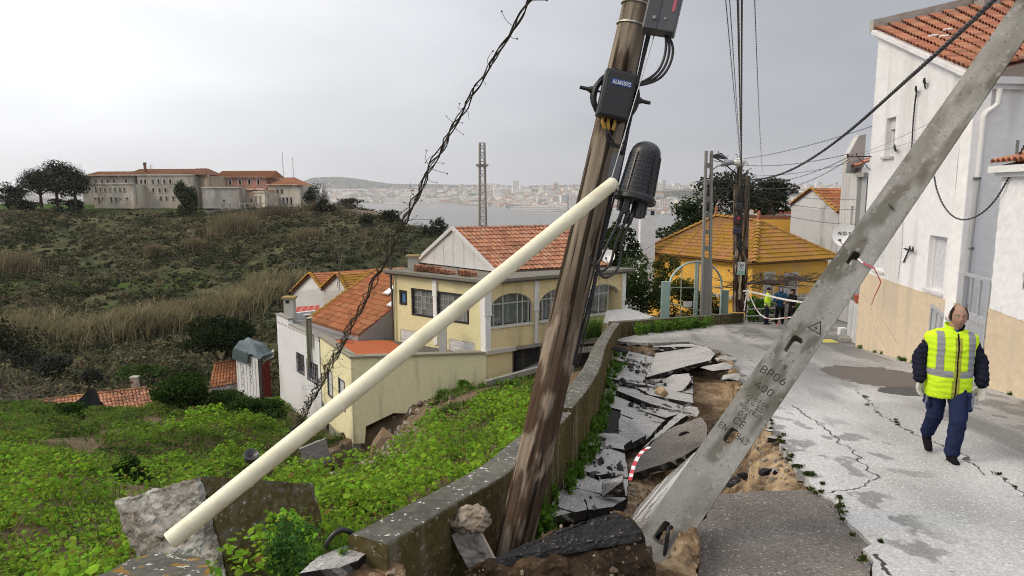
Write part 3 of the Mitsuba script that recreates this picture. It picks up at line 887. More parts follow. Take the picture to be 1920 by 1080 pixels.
for i, (p, s, lab) in enumerate([
        ((2.221, 6.55, -0.924), (.19, .16, .07), 'black asphalt lump against the right edge of the concrete pole'),
        ((2.397, 6.75, -0.955), (.14, .08, .10), 'upright shard of asphalt right of the pole, beside a black lump'),
        ((2.645, 6.75, -0.914), (.20, .13, .09), 'dark asphalt lump lying on the gravelly slope right of the pole'),
        ((2.768, 6.85, -0.945), (.08, .10, .08), 'small grey shard beside the dark lump on the gravelly slope'),
        ((3.637, 8.9, -1.248), (.34, .26, .09), 'pale crumbled road edge hanging over the pit right of the pole'),
        ((3.43, 8.55, -1.222), (.20, .16, .10), 'grey fragment below the crumbled road edge right of the pole'),
        ((4.605, 14.9, -1.942), (.95, .55, .16), 'large pale lump of road edge breaking off at the top of the sheer soil face'),
        ((4.542, 13.7, -1.851), (.55, .40, .13), 'flat pale fragment on the lip of the sheer soil face'),
        ((5.321, 16.6, -2.173), (.55, .40, .12), 'cracked fragment of road surface just right of the widest slab'),
        ((3.013, 11.2, -1.728), (.40, .30, .14), 'pale broken lump left of the sheer soil face'),
        ((2.473, 9.4, -1.462), (.20, .14, .08), 'dark lump at the top right corner of the taped slab'),
        ((2.858, 12.6, -1.825), (.30, .22, .22), 'tan clod wedged between small slabs in the sunken strip'),
        ((2.94, 18.2, -2.322), (.5, .35, .2), 'black-edged lump near the far end of the parapet'),
        ((1.08, 6.9, -1.134), (.26, .2, .2), 'dark lump standing at the rim of the cracked plates, left of the scratched slab')]):
    chunk('asphalt_lump', p, s, 60 + i, lab, 'soil_bsdf' if 'clod' in lab else ('plate_bsdf' if 'pale' in lab or 'grey' in lab or 'cracked' in lab else 'tar_bsdf'))

# --- the overturned lump of road in the foreground: soil below, a crust of asphalt along its back
top = [(-0.305, 3.95, -0.354), (-0.119, 4.05, -0.341), (0.104, 4.15, -0.302), (0.28, 4.2, -0.232), (0.494, 4.25, -0.184), (0.684, 4.3, -0.145), (0.778, 4.3, -0.19), (0.839, 4.2, -0.232), (0.891, 4, -0.305)]
pts = []
for x, y, z in top:
    pts += [(x, y, z), (x + .02, y - .16, z - .22), (x, y - .32, z - .62), (x, y + .10, z - .06), (x, y + .20, z - .6)]
lump = rough(hull(pts), .022, .11, .30, 77)
put('soil_lump', (lump.vertices, lump.faces), 'dark_soil_bsdf', smooth=True, label='big overturned lump of dark soil at the foot of the timber pole', cat='soil lump')
crust = []
for x, y, z in top[1:8]:
    crust += [(x, y - .05, z + .035), (x, y - .07, z - .01), (x, y + .10, z - .05), (x, y + .10, z - .16)]
t = rough(hull(crust), .03, .022, .11, 78)
put('asphalt_crust', (t.vertices, t.faces), 'tar_bsdf', parent='soil_lump', smooth=40)

sp_, fi_ = trimesh.sample.sample_surface(lump, 900, seed=3)
put('stones', pebbles(sp_[:520], np.random.default_rng(6).gamma(2, .004, 520) + .003, 7, ((.15, .115, .08), (.08, .06, .043), (.26, .22, .17))), 'matte', parent='soil_lump', kind='stuff')
mb = MB((.16, .12, .085)); rr = np.random.default_rng(15)
for q in sp_[:26]:
    p2 = [q]
    for _ in range(5):
        p2.append(p2[-1] + rr.normal(0, .018, 3) - A(0, .012, .012))
    mb.tube(p2, .0016, 4)
put('roots', mb, 'matte', parent='soil_lump', kind='stuff')
pts = [(0.889, 4.15, -0.496), (1.046, 4.3, -0.516), (1.208, 4.45, -0.484), (1.385, 4.9, -0.561), (1.309, 4.5, -0.512), (1.215, 4.15, -0.522), (0.921, 3.9, -0.459)]
t = rough(hull([A(p) for p in pts] + [A(p) - A(0, 0, .5) for p in pts]), .03, .10, .22, 79)
put('soil_lump', (t.vertices, t.faces), 'soil_bsdf', smooth=True, label='ochre clay crumbling below the left edge of the foreground sheet', cat='soil lump')

pts = [(-1.003, 3.75, -0.11), (-0.889, 3.95, -0.135), (-0.724, 3.85, -0.149), (-0.629, 3.6, -0.155), (-0.943, 3.5, -0.143), (-1.089, 3.5, -0.111)]
t = rough(hull([A(p) for p in pts] + [A(p) - A(0, .1, .6) for p in pts]), .03, .07, .2, 80)
put('soil_lump', (t.vertices, t.faces), 'soil_bsdf', smooth=True, label='crumbling soil with grass at the broken end of the parapet', cat='soil lump')
pts = [(-1.16, 3.45, -0.075), (-1.112, 3.65, -0.07), (-0.983, 3.8, -0.094), (-0.815, 3.75, -0.093), (-0.869, 3.6, -0.081), (-0.945, 3.52, -0.066)]
poly = clean(sg.Polygon([tuple(p) for p in jag([p[:2] for p in pts] + [pts[0][:2]], .012, .05, 81)[:-1]]))
put('asphalt_slab', slab_mesh(poly, plane_of(pts), 0.085, 82, .015), 'plate_bsdf', label='wet grey asphalt fragment beside the corrugated pipe, bottom left', cat='asphalt slab')

# --- parapet
def loft(path, width, ztop, zin, zout, seed, step=.09):
    """a low wall along its inner top edge: rounded arrises, a slightly uneven surface"""
    path = np.asarray(path, float)
    s = np.r_[0, np.cumsum(np.linalg.norm(np.diff(path, axis=0), axis=1))]
    from scipy.interpolate import PchipInterpolator
    u = np.linspace(0, s[-1], max(3, int(s[-1] / step)))
    P = np.c_[PchipInterpolator(s, path[:, 0])(u), PchipInterpolator(s, path[:, 1])(u)]
    t = np.gradient(P, axis=0); t /= np.linalg.norm(t, axis=1, keepdims=True)
    left = np.c_[-t[:, 1], t[:, 0]]
    rows = []
    zt, zi, zo = ztop(P[:, 0], P[:, 1]), zin(P[:, 0], P[:, 1]), zout(P[:, 0], P[:, 1])
    b = .022
    prof = [(0, None)] + [(0, k) for k in (0.75, 0.5, 0.25)] + [(0, 'b'), (b * .35, 'c'), (b, 'd')] + [(width * k, 'd') for k in (.3, .5, .7)] + [(width - b, 'd'), (width - b * .35, 'c'), (width, 'b'), (width, 0.5), (width, 'o')]
    for off, k in prof:
        z = zi if k is None else zo if k == 'o' else zt - b if k == 'b' else zt - b * .3 if k == 'c' else zt if k == 'd' else (zt - b) * (1 - k) + (zi if off == 0 else zo) * k
        rows.append(np.c_[P + left * off, z])
    G = np.stack(rows, 1)
    n, m, _ = G.shape
    v = G.reshape(-1, 3)
    d = (meshkit.fbm(v / .22, 4, seed) - .5) * .022
    sgn = np.sign(np.repeat(np.array([[p[0] - width / 2 for p in prof]]), n, 0).ravel())
    v[:, :2] += np.repeat(left, m, 0) * (sgn * d)[:, None]
    v[:, 2] += (meshkit.fbm(v / .3 + 7, 4, seed) - .5) * .024
    i, j = np.meshgrid(np.arange(n - 1), np.arange(m - 1), indexing='ij'); a = i * m + j
    f = np.vstack([np.stack([a, a + m, a + m + 1], -1).reshape(-1, 3), np.stack([a, a + m + 1, a + 1], -1).reshape(-1, 3)])
    k = np.arange(1, m - 1)
    f = np.vstack([f, np.stack([k * 0, k, k + 1], 1), np.stack([k * 0, k + 1, k], 1) + (n - 1) * m])
    return v, f


tag('parapet_wall', 'low mossy concrete parapet wall curving along the sunken roadside', 'wall')
wi = lambda x, y: road_z(y) - 1.0
wo = lambda x, y: land(x, y) - .6
seg1 = [p for p in INNER[1:] if p[1] < 7.0] + [(0.71, 7.72)]
put('section', loft(seg1, .27, lambda x, y: road_z(y) + .50 - .05 * smooth01((y - 5) / 2.5), wi, wo, 1), 'old_concrete_bsdf', smooth=55, parent='parapet_wall', label='nearest stretch of the parapet, spotted with white lichen')
seg2 = [(0.715, 7.745)] + [p for p in INNER if p[1] > 8]
put('section', loft(seg2, .30, lambda x, y: road_z(y) + .50, wi, wo, 2), 'old_concrete_bsdf', smooth=55, parent='parapet_wall', label='middle stretch of the parapet, one step higher')
seg3 = [(3.75, 24.55), (6.25, 27.13), (8.88, 30.22), (11.16, 32.32)]
put('section', loft(seg3, .28, lambda x, y: road_z(y) + .50 - 0.04 * smooth01((y - 26) / 4), wi, wo, 3, .15), 'old_concrete_bsdf', smooth=55, parent='parapet_wall', label='far stretch of the parapet turning right behind the broken road')

# --- fallen pieces of the wall
def block(name, eight, amp, seed, broken, label, cat, m='old_concrete_bsdf'):
    """a fallen wall piece: six faces, one of them broken rubble (its own part)"""
    t = rough(hull(eight), .045, amp, .25, seed)
    k = put(name, (t.vertices, t.faces), m, smooth=35, label=label, cat=cat)
    if broken is not None:
        b = A(broken)
        nrm = unit(np.cross(b[1] - b[0], b[3] - b[0]))
        nrm = nrm if np.dot(nrm, A(EYE) - b.mean(0)) > 0 else -nrm
        m_ = b.mean(0)
        t = rough(hull(np.vstack([m_ + (b - m_) * .97 + nrm * .085, b + nrm * .02])), .024, .055, .15, seed + 1)
        put('broken_face', (t.vertices, t.faces), 'rubble_bsdf', smooth=50, parent=k, label='rough grey rubble of the broken end')
    return k


a, b_, c_, d_ = (-3.781, 6.25, -0.975), (-2.838, 5.95, -0.61), (-2.181, 5.2, -1.855), (-2.902, 5.4, -1.852)
e_, f_ = (-2.186, 7.1, -1.188), (-1.781, 6.6, -2.131)
off = A(e_) - A(b_)
block('fallen_wall_block', [a, b_, c_, d_, A(a) + off * .97, e_, f_, A(d_) + off], .022, 5, [a, b_, c_, d_], 'big tilted wall block with grey rubble end and mossy face', 'wall block')
a, b_, c_, d_ = (-2.285, 4.05, -0.275), (-1.873, 3.9, -0.222), (-1.559, 3.3, -0.08), (-2.339, 3.3, -0.08)
block('fallen_wall_block', [a, b_, c_, d_] + [A(p) + A(0, 0, -.5) for p in (a, b_, c_, d_)], .02, 9, None, 'low lichen-spotted wall stump in front of the tilted block, bottom left', 'wall block')

# --- snapped concrete post with a clod of mortar
mb = MB()
ax = unit(A((-0.313, 4.28, -0.218)) - A((-0.169, 4.2, -0.465))); o = A((-0.183, 4.2, -0.488))
sd = unit(np.cross(ax, A(-.25, -1, .1))); fr_ = np.cross(sd, ax)
t = rough(trimesh.Trimesh(*MB().obox(o - sd * .075 - fr_ * .05, sd * .15, fr_ * .1, ax * .30).mesh()[:2]), .025, .006, .08, 91)
k = put('broken_post', (t.vertices, t.faces), 'rubble_bsdf', smooth=35, label='snapped concrete post with a clod of rubble on its end, left of the timber pole', cat='post')
mb.obox(o + sd * .02 - fr_ * .062, sd * .062, fr_ * .03, ax * .27, (.50, .43, .33))
put('plastered_side', mb, 'plaster_fresh', parent=k, label='smooth beige plastered strip')
pts = np.random.default_rng(4).normal(0, 1, (40, 3)); pts /= np.linalg.norm(pts, axis=1, keepdims=True)
t = rough(hull(pts * A(.14, .10, .095) + A((-0.284, 4.28, -0.18))), .018, .045, .09, 92)
put('rubble_clod', (t.vertices, t.faces), 'clod_soil', smooth=True, parent=k)

mb = MB((.012, .012, .013)); pa = []
for q in np.linspace(0, 1, 60):
    pa.append(A((-1.088, 3.72, -0.07)) * (1 - q) + A((-0.925, 3.8, -0.06)) * q + A(0, 0, .085) * math.sin(math.pi * q) ** .7)
put('corrugated_pipe', mb.tube(pa, [.014 + .003 * (i % 2) for i in range(60)], 9), 'gloss', smooth=True, label='short bent piece of black corrugated pipe on the parapet end', cat='pipe')
# striped tape on the slab and small litter
mb = MB()
pa = np.array([(1.739, 8.25, -1.25), (1.603, 8, -1.206), (1.508, 7.8, -1.199), (1.422, 7.6, -1.229), (1.363, 7.4, -1.239), (1.328, 7.3, -1.272)]); pa[:, 2] += .03
for i in range(len(pa) - 1):
    for h in range(2):
        p, q = pa[i] + (pa[i + 1] - pa[i]) * h / 2, pa[i] + (pa[i + 1] - pa[i]) * (h + 1) / 2
        mb.bar(p, q, .045, .003, (.55, .03, .05) if h else (.75, .74, .73))
put('barrier_tape', mb, 'gloss', label='scrap of red and white striped tape caught on the slab edge', cat='tape')
mb = MB((.13, .33, .42)); c = A((3.591, 22.799, -3.358))
mb.add([c + A(-.16, .1, .03), c + A(.1, .2, .09), c + A(.2, -.05, .03), c + A(-.06, -.16, .1)], [[0, 1, 2], [0, 2, 3]])
put('plastic_scrap', mb, 'matte', label='crumpled blue plastic scrap at the foot of the parapet', cat='litter')
mb = MB((.55, .52, .10)); c = A((4.278, 23.293, -3.265))
mb.add([c + A(-.2, 0, .02), c + A(.0, .12, .1), c + A(.24, .0, .04), c + A(.05, -.12, .12)], [[0, 1, 2], [0, 2, 3]])
put('plastic_scrap', mb, 'matte', label='yellow painted scrap lying by the far corner of the parapet', cat='litter')
mb = MB((.19, .11, .085)); t = trimesh.creation.box((.2, .095, .05)); c = A((0.434, 7.022, -1.208))
mb.box(c + A(0, 0, .012), (.2, .10, .05), U=[[.8, .6, .0], [-.6, .8, -.1], [0, .1, 1]])
put('brick', mb, 'matte', label='half-buried reddish brick near the timber pole foot', cat='brick')

# ------------------------------------------------------------------ the two leaning poles in the foreground
def wood(key, ax, o, low, high, z0, z1):
    """weathered timber: grain along the axis, bark-brown low down, bleached higher up"""
    a = unit(ax); s = unit(np.cross(a, (0, 1, 0))); u = np.cross(s, a)
    def coords(p):
        q = (p.x - o[0], p.y - o[1], p.z - o[2])
        d = lambda w: q[0] * w[0] + q[1] * w[1] + q[2] * w[2]
        return d(s), d(u), d(a)
    def col(p, n, uv):
        x, y, t = coords(p)
        grain = fbm(x * 42, y * 42, t * 1.3, 4)
        patch = fbm(x * 11 + 3, y * 11, t * 2.6, 4)
        k = smoothstep(z0, z1, p.z + (patch - .5) * 1.1)
        c = mix(mix(low, (0.27, 0.22, 0.17), smoothstep(.46, .60, patch)), mix(high, (0.115, 0.085, 0.06), smoothstep(0.56, 0.70, patch) * .8), k)
        c = c * (0.45 + 1.1 * grain)
        return mix(c, (0.018, 0.013, 0.010), smoothstep(0.55, 0.64, fbm(x * 26, y * 26, t * 0.9 + 9, 3)) * 0.85)
    def bmp(p, n, uv):
        x, y, t = coords(p)
        return fbm(x * 42, y * 42, t * 1.3, 2) + 0.8 * noise(x * 11 + 3, y * 11, t * 2.6)
    mat(key, {'type': 'twosided', 'b': {'type': 'bumpmap', 'scale': 0.02, 'tex': proc(bmp, 0.003), 'bsdf': {'type': 'diffuse', 'reflectance': proc(col)}}})


W0, W1 = A((0.008, 4.62, -0.6)), A((0.86, 4.9, 3.281))
WA = unit(W1 - W0)


def wp(t):
    """the timber pole's axis, t = height share between ground and frame top"""
    return W0 + (W1 - W0) * t


wood('timber_bsdf', WA, W0, (0.085, 0.058, 0.042), (0.25, 0.21, 0.165), 0.5, 1.9)


def timber(p, q, r0, r1, n, m, seed, dent=.006, knots=()):
    L = np.linalg.norm(A(q) - A(p))
    t = np.linspace(0, 1, max(8, int(L / .03)))
    mb = MB().tube([A(p) + (A(q) - A(p)) * k for k in t], r0 + (r1 - r0) * t, n)
    v, f, c = mb.mesh()
    ctr = A(p) + np.outer(np.clip((v - A(p)) @ unit(A(q) - A(p)), 0, L), unit(A(q) - A(p)))
    d = v - ctr; d /= np.linalg.norm(d, axis=1, keepdims=True) + 1e-9
    a = unit(A(q) - A(p))
    along = (v - A(p)) @ a
    w = np.c_[d[:, 0] * 3, d[:, 2] * 3, along * 1.1]
    amp = dent * 2 * (meshkit.fbm(w + seed, 4, seed) - .5) + dent * 1.4 * (meshkit.fbm(np.c_[d[:, 0] * 9, d[:, 2] * 9 + d[:, 1] * 7, along * .7], 3, seed + 2) - .5)
    for s, ang, h in knots:
        kd = (along - s) ** 2 / .05 ** 2 + (np.arccos(np.clip(d @ unit(A(math.sin(ang), -math.cos(ang), 0)), -1, 1)) / .3) ** 2
        amp += h * np.exp(-kd)
    return v + d * amp[:, None], f


v, f = timber(wp(-.28), wp(1.22), .142, .088, 40, 0, 3, .010, [(1.75, .5, .012), (2.2, -.2, .008), (2.55, .7, .012), (1.1, .2, -.008), (1.5, .9, -.01), (2.9, 0, .01)])
put('timber_pole', (v, f), 'timber_bsdf', smooth=True, label='thick leaning timber utility pole in the middle foreground', cat='utility pole')
RT = unit(np.cross(WA, (0, -1, 0)) * -1)                     # to the right as seen from the road
RT = RT if RT[0] > 0 else -RT
FR = unit(np.cross(WA, RT)); FR = FR if FR[1] < 0 else -FR    # towards the viewer
BL, DK = (.014, .014, .016), (.05, .052, .06)
for q in (.955, .99):
    mb = MB((.55, .54, .50)); a = np.linspace(-.3, math.pi + .3, 24)
    mb.tube([wp(q) + (RT * math.cos(k) + FR * math.sin(k)) * .103 for k in a], .006, 5)
    put('steel_band', mb, 'metal', parent='timber_pole')


def rbox(ctr, size, U, r=.012):
    """a box with rounded edges: the hull of eight small spheres"""
    s = trimesh.creation.icosphere(1, radius=r).vertices
    h = A(size) / 2 - r
    pts = [s + A(x, y, z) * h for x in (-1, 1) for y in (-1, 1) for z in (-1, 1)]
    m = hull(np.vstack(pts))
    return trimesh.Trimesh(A(ctr) + m.vertices @ np.asarray(U), m.faces, process=False)


def along_pole(px_t, side=0.0, front=0.0):
    return wp(px_t) + RT * side + FR * front


# small splice box with its number plate
U = np.array([RT, FR, WA])
tb = (1035 - 190) / 1035 + .008
c = along_pole(tb, -.02, .17)
mb = MB(BL).tm(rbox(c, (.215, .10, .315), U, .014))
K = put('splice_box', mb, 'gloss', smooth=35, label='small black box with a blue number plate on the timber pole', cat='junction box')
mb = MB((.02, .021, .024)).tm(rbox(c + FR * .052, (.185, .012, .285), U, .005))
for s in (-.04, .05):
    mb.box(c + WA * .165 + RT * s, (.035, .03, .02), U=U)
put('lid', mb, 'gloss', smooth=35, parent=K)
mb = MB((.028, .075, .27)).box(c + FR * .0595 + WA * .075 + RT * .01, (.135, .003, .038), U=U)
pl = put('number_plate', mb, 'gloss', parent=K)
tx = meshkit.text_mesh('ALM4592', .024, .0015, bold=True)
w = np.ptp(tx.vertices[:, 0]); tx.vertices[:, 0] *= .12 / w
vv = c + FR * .0612 + WA * .063 + RT * (-.05) + tx.vertices[:, :1] * RT + tx.vertices[:, 1:2] * WA + tx.vertices[:, 2:] * FR
put('lettering', (vv, tx.faces, np.full(vv.shape, .75)), 'matte', parent=pl)
mb = MB(BL)
for k in range(7):
    a = np.linspace(0, 2 * math.pi, 40)
    r = .145 + .012 * math.sin(k * 2.1)
    mb.tube([c - FR * (.035 + .008 * k) - WA * .0 + RT * (.005 * math.sin(k)) + (RT * math.cos(q) * r + WA * math.sin(q) * (r + .02 * math.sin(k))) for q in a], .0085, 6)
mb.bar(c - RT * .225 - FR * .07 + WA * .02, c + RT * .20 - FR * .07 + WA * .02, .02, .012)
for s in (-1, 1):
    mb.lathe(c + RT * .14 * s - FR * .07 + WA * .02, RT * s, [(.03, 0), (.024, .03), (.014, .05), (.012, .10), (.012, .105), (0, .106)], 10)
put('cable_coil', mb, 'gloss', smooth=50, label='coil of black cable on a cross bracket behind the numbered box', cat='cable')
mb = MB((.42, .25, .03))
for s in (-.055, -.015, .028):
    p = c + RT * s - WA * .155 + FR * .0
    mb.tube([p, p - WA * .03 + RT * .004, p - WA * .07 + RT * (.012 - s * .35)], [.011, .012, .011], 9)
put('cable_sleeve', mb, 'gloss', smooth=True, parent=K, label='three yellow cable sleeves below the box')
mb = MB(BL)
p = c - WA * .225
mb.tube([p + RT * -.02, p - WA * .05 + RT * .0, p - WA * .10 + RT * .05, p - WA * .10 + RT * .09, p - WA * .06 + RT * .115], .009, 7)
mb.tube([p + RT * .0, p - WA * .04 + RT * .02, p - WA * .085 + RT * .06, p - WA * .09 + RT * .10], .008, 7)
put('cable_loop', mb, 'gloss', smooth=True, label='short black cable loop hanging from the yellow sleeves', cat='cable')

# dark cabinet at the top
c2 = A((0.995, 4.7, 3.169))
U2 = np.array([unit(RT + FR * .25), unit(FR - RT * .25), WA])
mb = MB((.075, .076, .085)).tm(rbox(c2 + WA * .12, (.215, .13, .56), U2, .012))
K = put('distribution_box', mb, 'gloss', smooth=35, label='dark grey cabinet at the top of the timber pole, cut by the frame', cat='junction box')
mb = MB((.06, .061, .07)).tm(rbox(c2 + WA * .12 - U2[0] * .055 + U2[1] * .062, (.09, .016, .55), U2, .006))
put('door', mb, 'gloss', smooth=35, parent=K)
mb = MB((.42, .10, .13)).box(c2 + WA * .10 + U2[0] * .07 + U2[1] * .066, (.02, .004, .26), U=U2)
put('red_strip', mb, 'gloss', parent=K)
mb = MB((.42, .28, .33)).box(c2 + WA * .125 + U2[0] * .055 + U2[1] * .067, (.05, .003, .02), U=U2)
put('sticker', mb, 'gloss', parent=K)
mb = MB((.3, .3, .3)).lathe(c2 - WA * .08 + U2[0] * .03 + U2[1] * .065, U2[1], [(.008, 0), (.008, .006), (0, .007)], 8).lathe(c2 - WA * .085 - U2[0] * .04 + U2[1] * .07, U2[1], [(.012, 0), (.012, .012), (0, .013)], 8)
put('lock', mb, 'metal', parent=K)
mb = MB(BL)
b0 = c2 - WA * .16
for s, (dx, dz) in enumerate(((.0, 0), (.025, .01), (.05, .0))):
    pts = [b0 + RT * (.05 + dx * .3) + FR * .0, b0 + RT * (.075 + dx) - WA * .10, b0 + RT * (.06 + dx) - WA * .22, b0 + RT * (.0 + dx) - WA * .30, b0 - RT * .07 - WA * .36]
    t = np.linspace(0, 1, 5); tt = np.linspace(0, 1, 24)
    from scipy.interpolate import CubicSpline
    mb.tube(CubicSpline(t, np.array(pts))(tt), .009, 7)
put('cable_loop', mb, 'gloss', smooth=True, label='black cables looping down from the grey cabinet', cat='cable')
mb = MB(BL)
for s in (0, .022, .04):
    pts = [along_pole(1.02 - .002 * k, .115 + s + .008 * math.sin(k * 1.3 + s * 90), .02) for k in range(0, 1)] + [along_pole(t, .112 + s * (1.3 - t) + .006 * math.sin(t * 23 + s * 100), .03) for t in np.linspace(.98, .36, 24)]
    mb.tube(pts, .0105 if s < .03 else .007, 7)
put('cable_bundle', mb, 'gloss', smooth=True, label='black cables clipped along the right side of the timber pole', cat='cable')

# ribbed dome closure
cb, ct = A((0.817, 4.55, 1.962)), A((0.902, 4.6, 2.303))
ax = unit(ct - cb); H = np.linalg.norm(ct - cb) * 1.02
prof = [(.0, -.01), (.118, -.01)]
z = 0
for k in range(9):
    r = .122 - .0022 * k
    prof += [(r, z), (r, z + .006), (r - .006, z + .009), (r - .006, z + H * .078)]
    z += H * .082
prof += [(r - .004, z + .01)] + [((r - .006) * math.cos(a), z + .012 + (H - z - .012) * math.sin(a)) for a in np.linspace(.15, math.pi / 2, 9)]
mb = MB((.022, .024, .029)).lathe(cb, ax, prof, 40)
s1 = unit(np.cross(ax, (0, 1, 0))); s2 = np.cross(ax, s1)
for k in range(10):
    a = k * math.pi / 5 + .2
    d = s1 * math.cos(a) + s2 * math.sin(a)
    mb.bar(cb + d * .121 + ax * .01, cb + d * .104 + ax * z, .008, .010, up=tuple(d))
K = put('splice_closure', mb, 'gloss', smooth=35, label='black ribbed dome hanging on the right of the timber pole', cat='cable closure')
mb = MB((.018, .019, .022)).lathe(cb - ax * .045, ax, [(0, 0), (.135, 0), (.142, .006), (.142, .03), (.132, .036), (.126, .05), (0, .051)], 40)
put('clamp_ring', mb, 'gloss', smooth=35, parent=K)
mb = MB((.018, .019, .022))
for k, (a, b) in enumerate(((-.075, .04), (-.03, .075), (.03, .07), (.075, .03), (-.05, -.04), (.04, -.04))):
    mb.lathe(cb - ax * .04 + s1 * a * -1 - s2 * b, -ax, [(.026, 0), (.026, .06 + .01 * k % 3), (.020, .062), (.020, .078), (0, .079)], 12)
put('cable_port', mb, 'gloss', smooth=35, parent=K)
mb = MB((.02, .02, .022))
b0 = cb - ax * .11
for s, k in ((-.07, 0), (-.03, 1), (.0, 2)):
    q = b0 + RT * s + FR * .05
    pts = np.array([q, q - WA * .10 - RT * .01, q - WA * .24 - RT * (.045 - .01 * k), q - WA * .36 - RT * (.07 - .03 * k), q - WA * (.40 + .03 * k) - RT * (.11 - .02 * k), q - WA * (.33 + .02 * k) - RT * .145])
    mb.tube(CubicSpline(np.linspace(0, 1, 6), pts)(np.linspace(0, 1, 26)), .009, 7)
    mb.tube([q - WA * .02, q - WA * .09 - RT * .008], .016, 8)
put('cable_loop', mb, 'gloss', smooth=True, label='black cables drooping below the ribbed dome', cat='cable')
mb = MB((.16, .165, .17)); c3 = A((0.686, 4.62, 2.137))
mb.box(c3, (.075, .006, .19), U=[RT, FR, WA]); mb.bar(c3 - WA * .09, c3 + RT * .10 - WA * .12, .02, .01)
put('bracket', mb, 'metal', parent=K)

# guy wire and its cream protective tube
g0, g1 = A((-1.631, 3.05, 0.341)), A((0.667, 4.5, 2.045))
mb = MB((.72, .69, .52))
d = unit(g1 - g0); L = np.linalg.norm(g1 - g0)
mb.lathe(g0, d, [(.040, .03), (.040, 0), (.0445, 0), (.0448, .02)] + [(.0445, t) for t in np.linspace(.06, L - .05, 90)] + [(.044, L - .01), (.036, L), (0, L)], 32)
v_, f_, c_ = mb.mesh(); k_ = meshkit.fbm(v_ * 5, 3, 3)[:, None]; k2 = nstep(.56, .66, meshkit.fbm(v_ * A(4, 4, 9) + 5, 3, 6))[:, None] * .35; c_ = c_ * (.86 + .28 * k_) * (1 - k2) + A(.42, .38, .24) * k2
put('guard_tube', (v_, f_, c_), 'gloss', smooth=40, label='long cream plastic tube slanting from the wall stump up to the timber pole', cat='pipe')
wire('guy_wire', g1 - d * .05, (1.011, 4.75, 3.242), 0.0, .004, (.34, .35, .36), 'thin steel guy wire rising from the cream tube to the pole top', 'wire', m='metal')

# ------------------------------------------------------------------ tilted concrete pole
C0, C1 = A((1.465, 5, -0.223)), A((3.985, 5.65, 3.276))
CA = unit(C1 - C0)
view = unit(C0 * .5 + C1 * .5 - A(EYE))
CS = unit(np.cross(CA, view)); CS = CS if CS[0] > 0 else -CS          # across the face, to the lower right
CF = unit(np.cross(CA, CS)); CF = CF if np.dot(CF, view) < 0 else -CF  # out of the face
tilt = math.radians(7)
CS, CF = CS * math.cos(tilt) + CF * math.sin(tilt), CF * math.cos(tilt) - CS * math.sin(tilt)
LC = np.linalg.norm(C1 - C0)


def cw(t):
    return .158 - .0115 * t                                          # half width of the face t metres along


t0, t1 = -1.15, LC + 1.3
face = sg.Polygon([(-cw(t0), t0), (cw(t0), t0), (cw(t1), t1), (-cw(t1), t1)])


holes_ = []
for t, w, h in ((-.50, .10, .18), (.41, .075, .125), (1.27, .085, .155), (2.10, .062, .12), (5.4, .05, .10)):
    r = min(w, h) * .3
    holes_.append(sg.box(-w / 2 - .012 + r, t - h / 2 + r, w / 2 - .012 - r, t + h / 2 - r).buffer(r, 4))
for hgeo in holes_:
    face = face.difference(hgeo)
notch = sg.box(.02, 2.62, .035, 2.70)
TH = .20
t = trimesh.creation.extrude_polygon(face.segmentize(.12), TH, engine='earcut')
v = np.array(t.vertices)
n0 = v[:, 2] - TH
xx = v[:, 0] * (1 - 0.10 * (n0 < -.1))
v3 = C0 + v[:, :1] * 0 + xx[:, None] * CS + v[:, 1:2] * CA + n0[:, None] * CF
mb = MB().add(v3, t.faces)


def pole_col(p, n, uv):
    x = (p.x - C0[0]) * CS[0] + (p.y - C0[1]) * CS[1] + (p.z - C0[2]) * CS[2]
    s = (p.x - C0[0]) * CA[0] + (p.y - C0[1]) * CA[1] + (p.z - C0[2]) * CA[2]
    a = fbm(x * 7, s * 2.2, 1.0, 4)
    b = fbm(x * 60, s * 60, p.y * 60, 3)
    c = mix((0.24, 0.235, 0.21), (0.35, 0.345, 0.32), smoothstep(0.3, 0.7, a)) * (0.82 + 0.36 * b)
    blot = smoothstep(0.54, 0.74, fbm(x * 8 + 4, s * 3.0, 5.0, 3)) * 0.62
    c = mix(c, (0.085, 0.077, 0.052), blot)
    c = mix(c, (0.45, 0.44, 0.41), smoothstep(0.66, 0.72, .6 * noise(x * 24 + 5 * s, s * 24, p.y * 24) + .4 * b) * 0.4)
    return mix(c, (0.05, 0.048, 0.042), smoothstep(0.70, 0.75, .6 * noise(x * 55 + 9, s * 55 + 20 * x, p.y * 40) + .4 * b) * 0.5)


mat('pole_concrete', {'type': 'twosided', 'b': {'type': 'bumpmap', 'scale': 0.004, 'tex': proc(lambda p, n, uv: noise(p.x * 24, p.y * 24, p.z * 24) - smoothstep(0.8, 0.9, noise(p.x * 55, p.y * 55, p.z * 55)), 0.003), 'bsdf': {
    'type': 'diffuse', 'reflectance': proc(pole_col)}}})
v, f, _ = mb.mesh()
K = put('concrete_pole', (v, f), 'pole_concrete', label='fallen grey concrete pole with square holes leaning across the road', cat='utility pole')
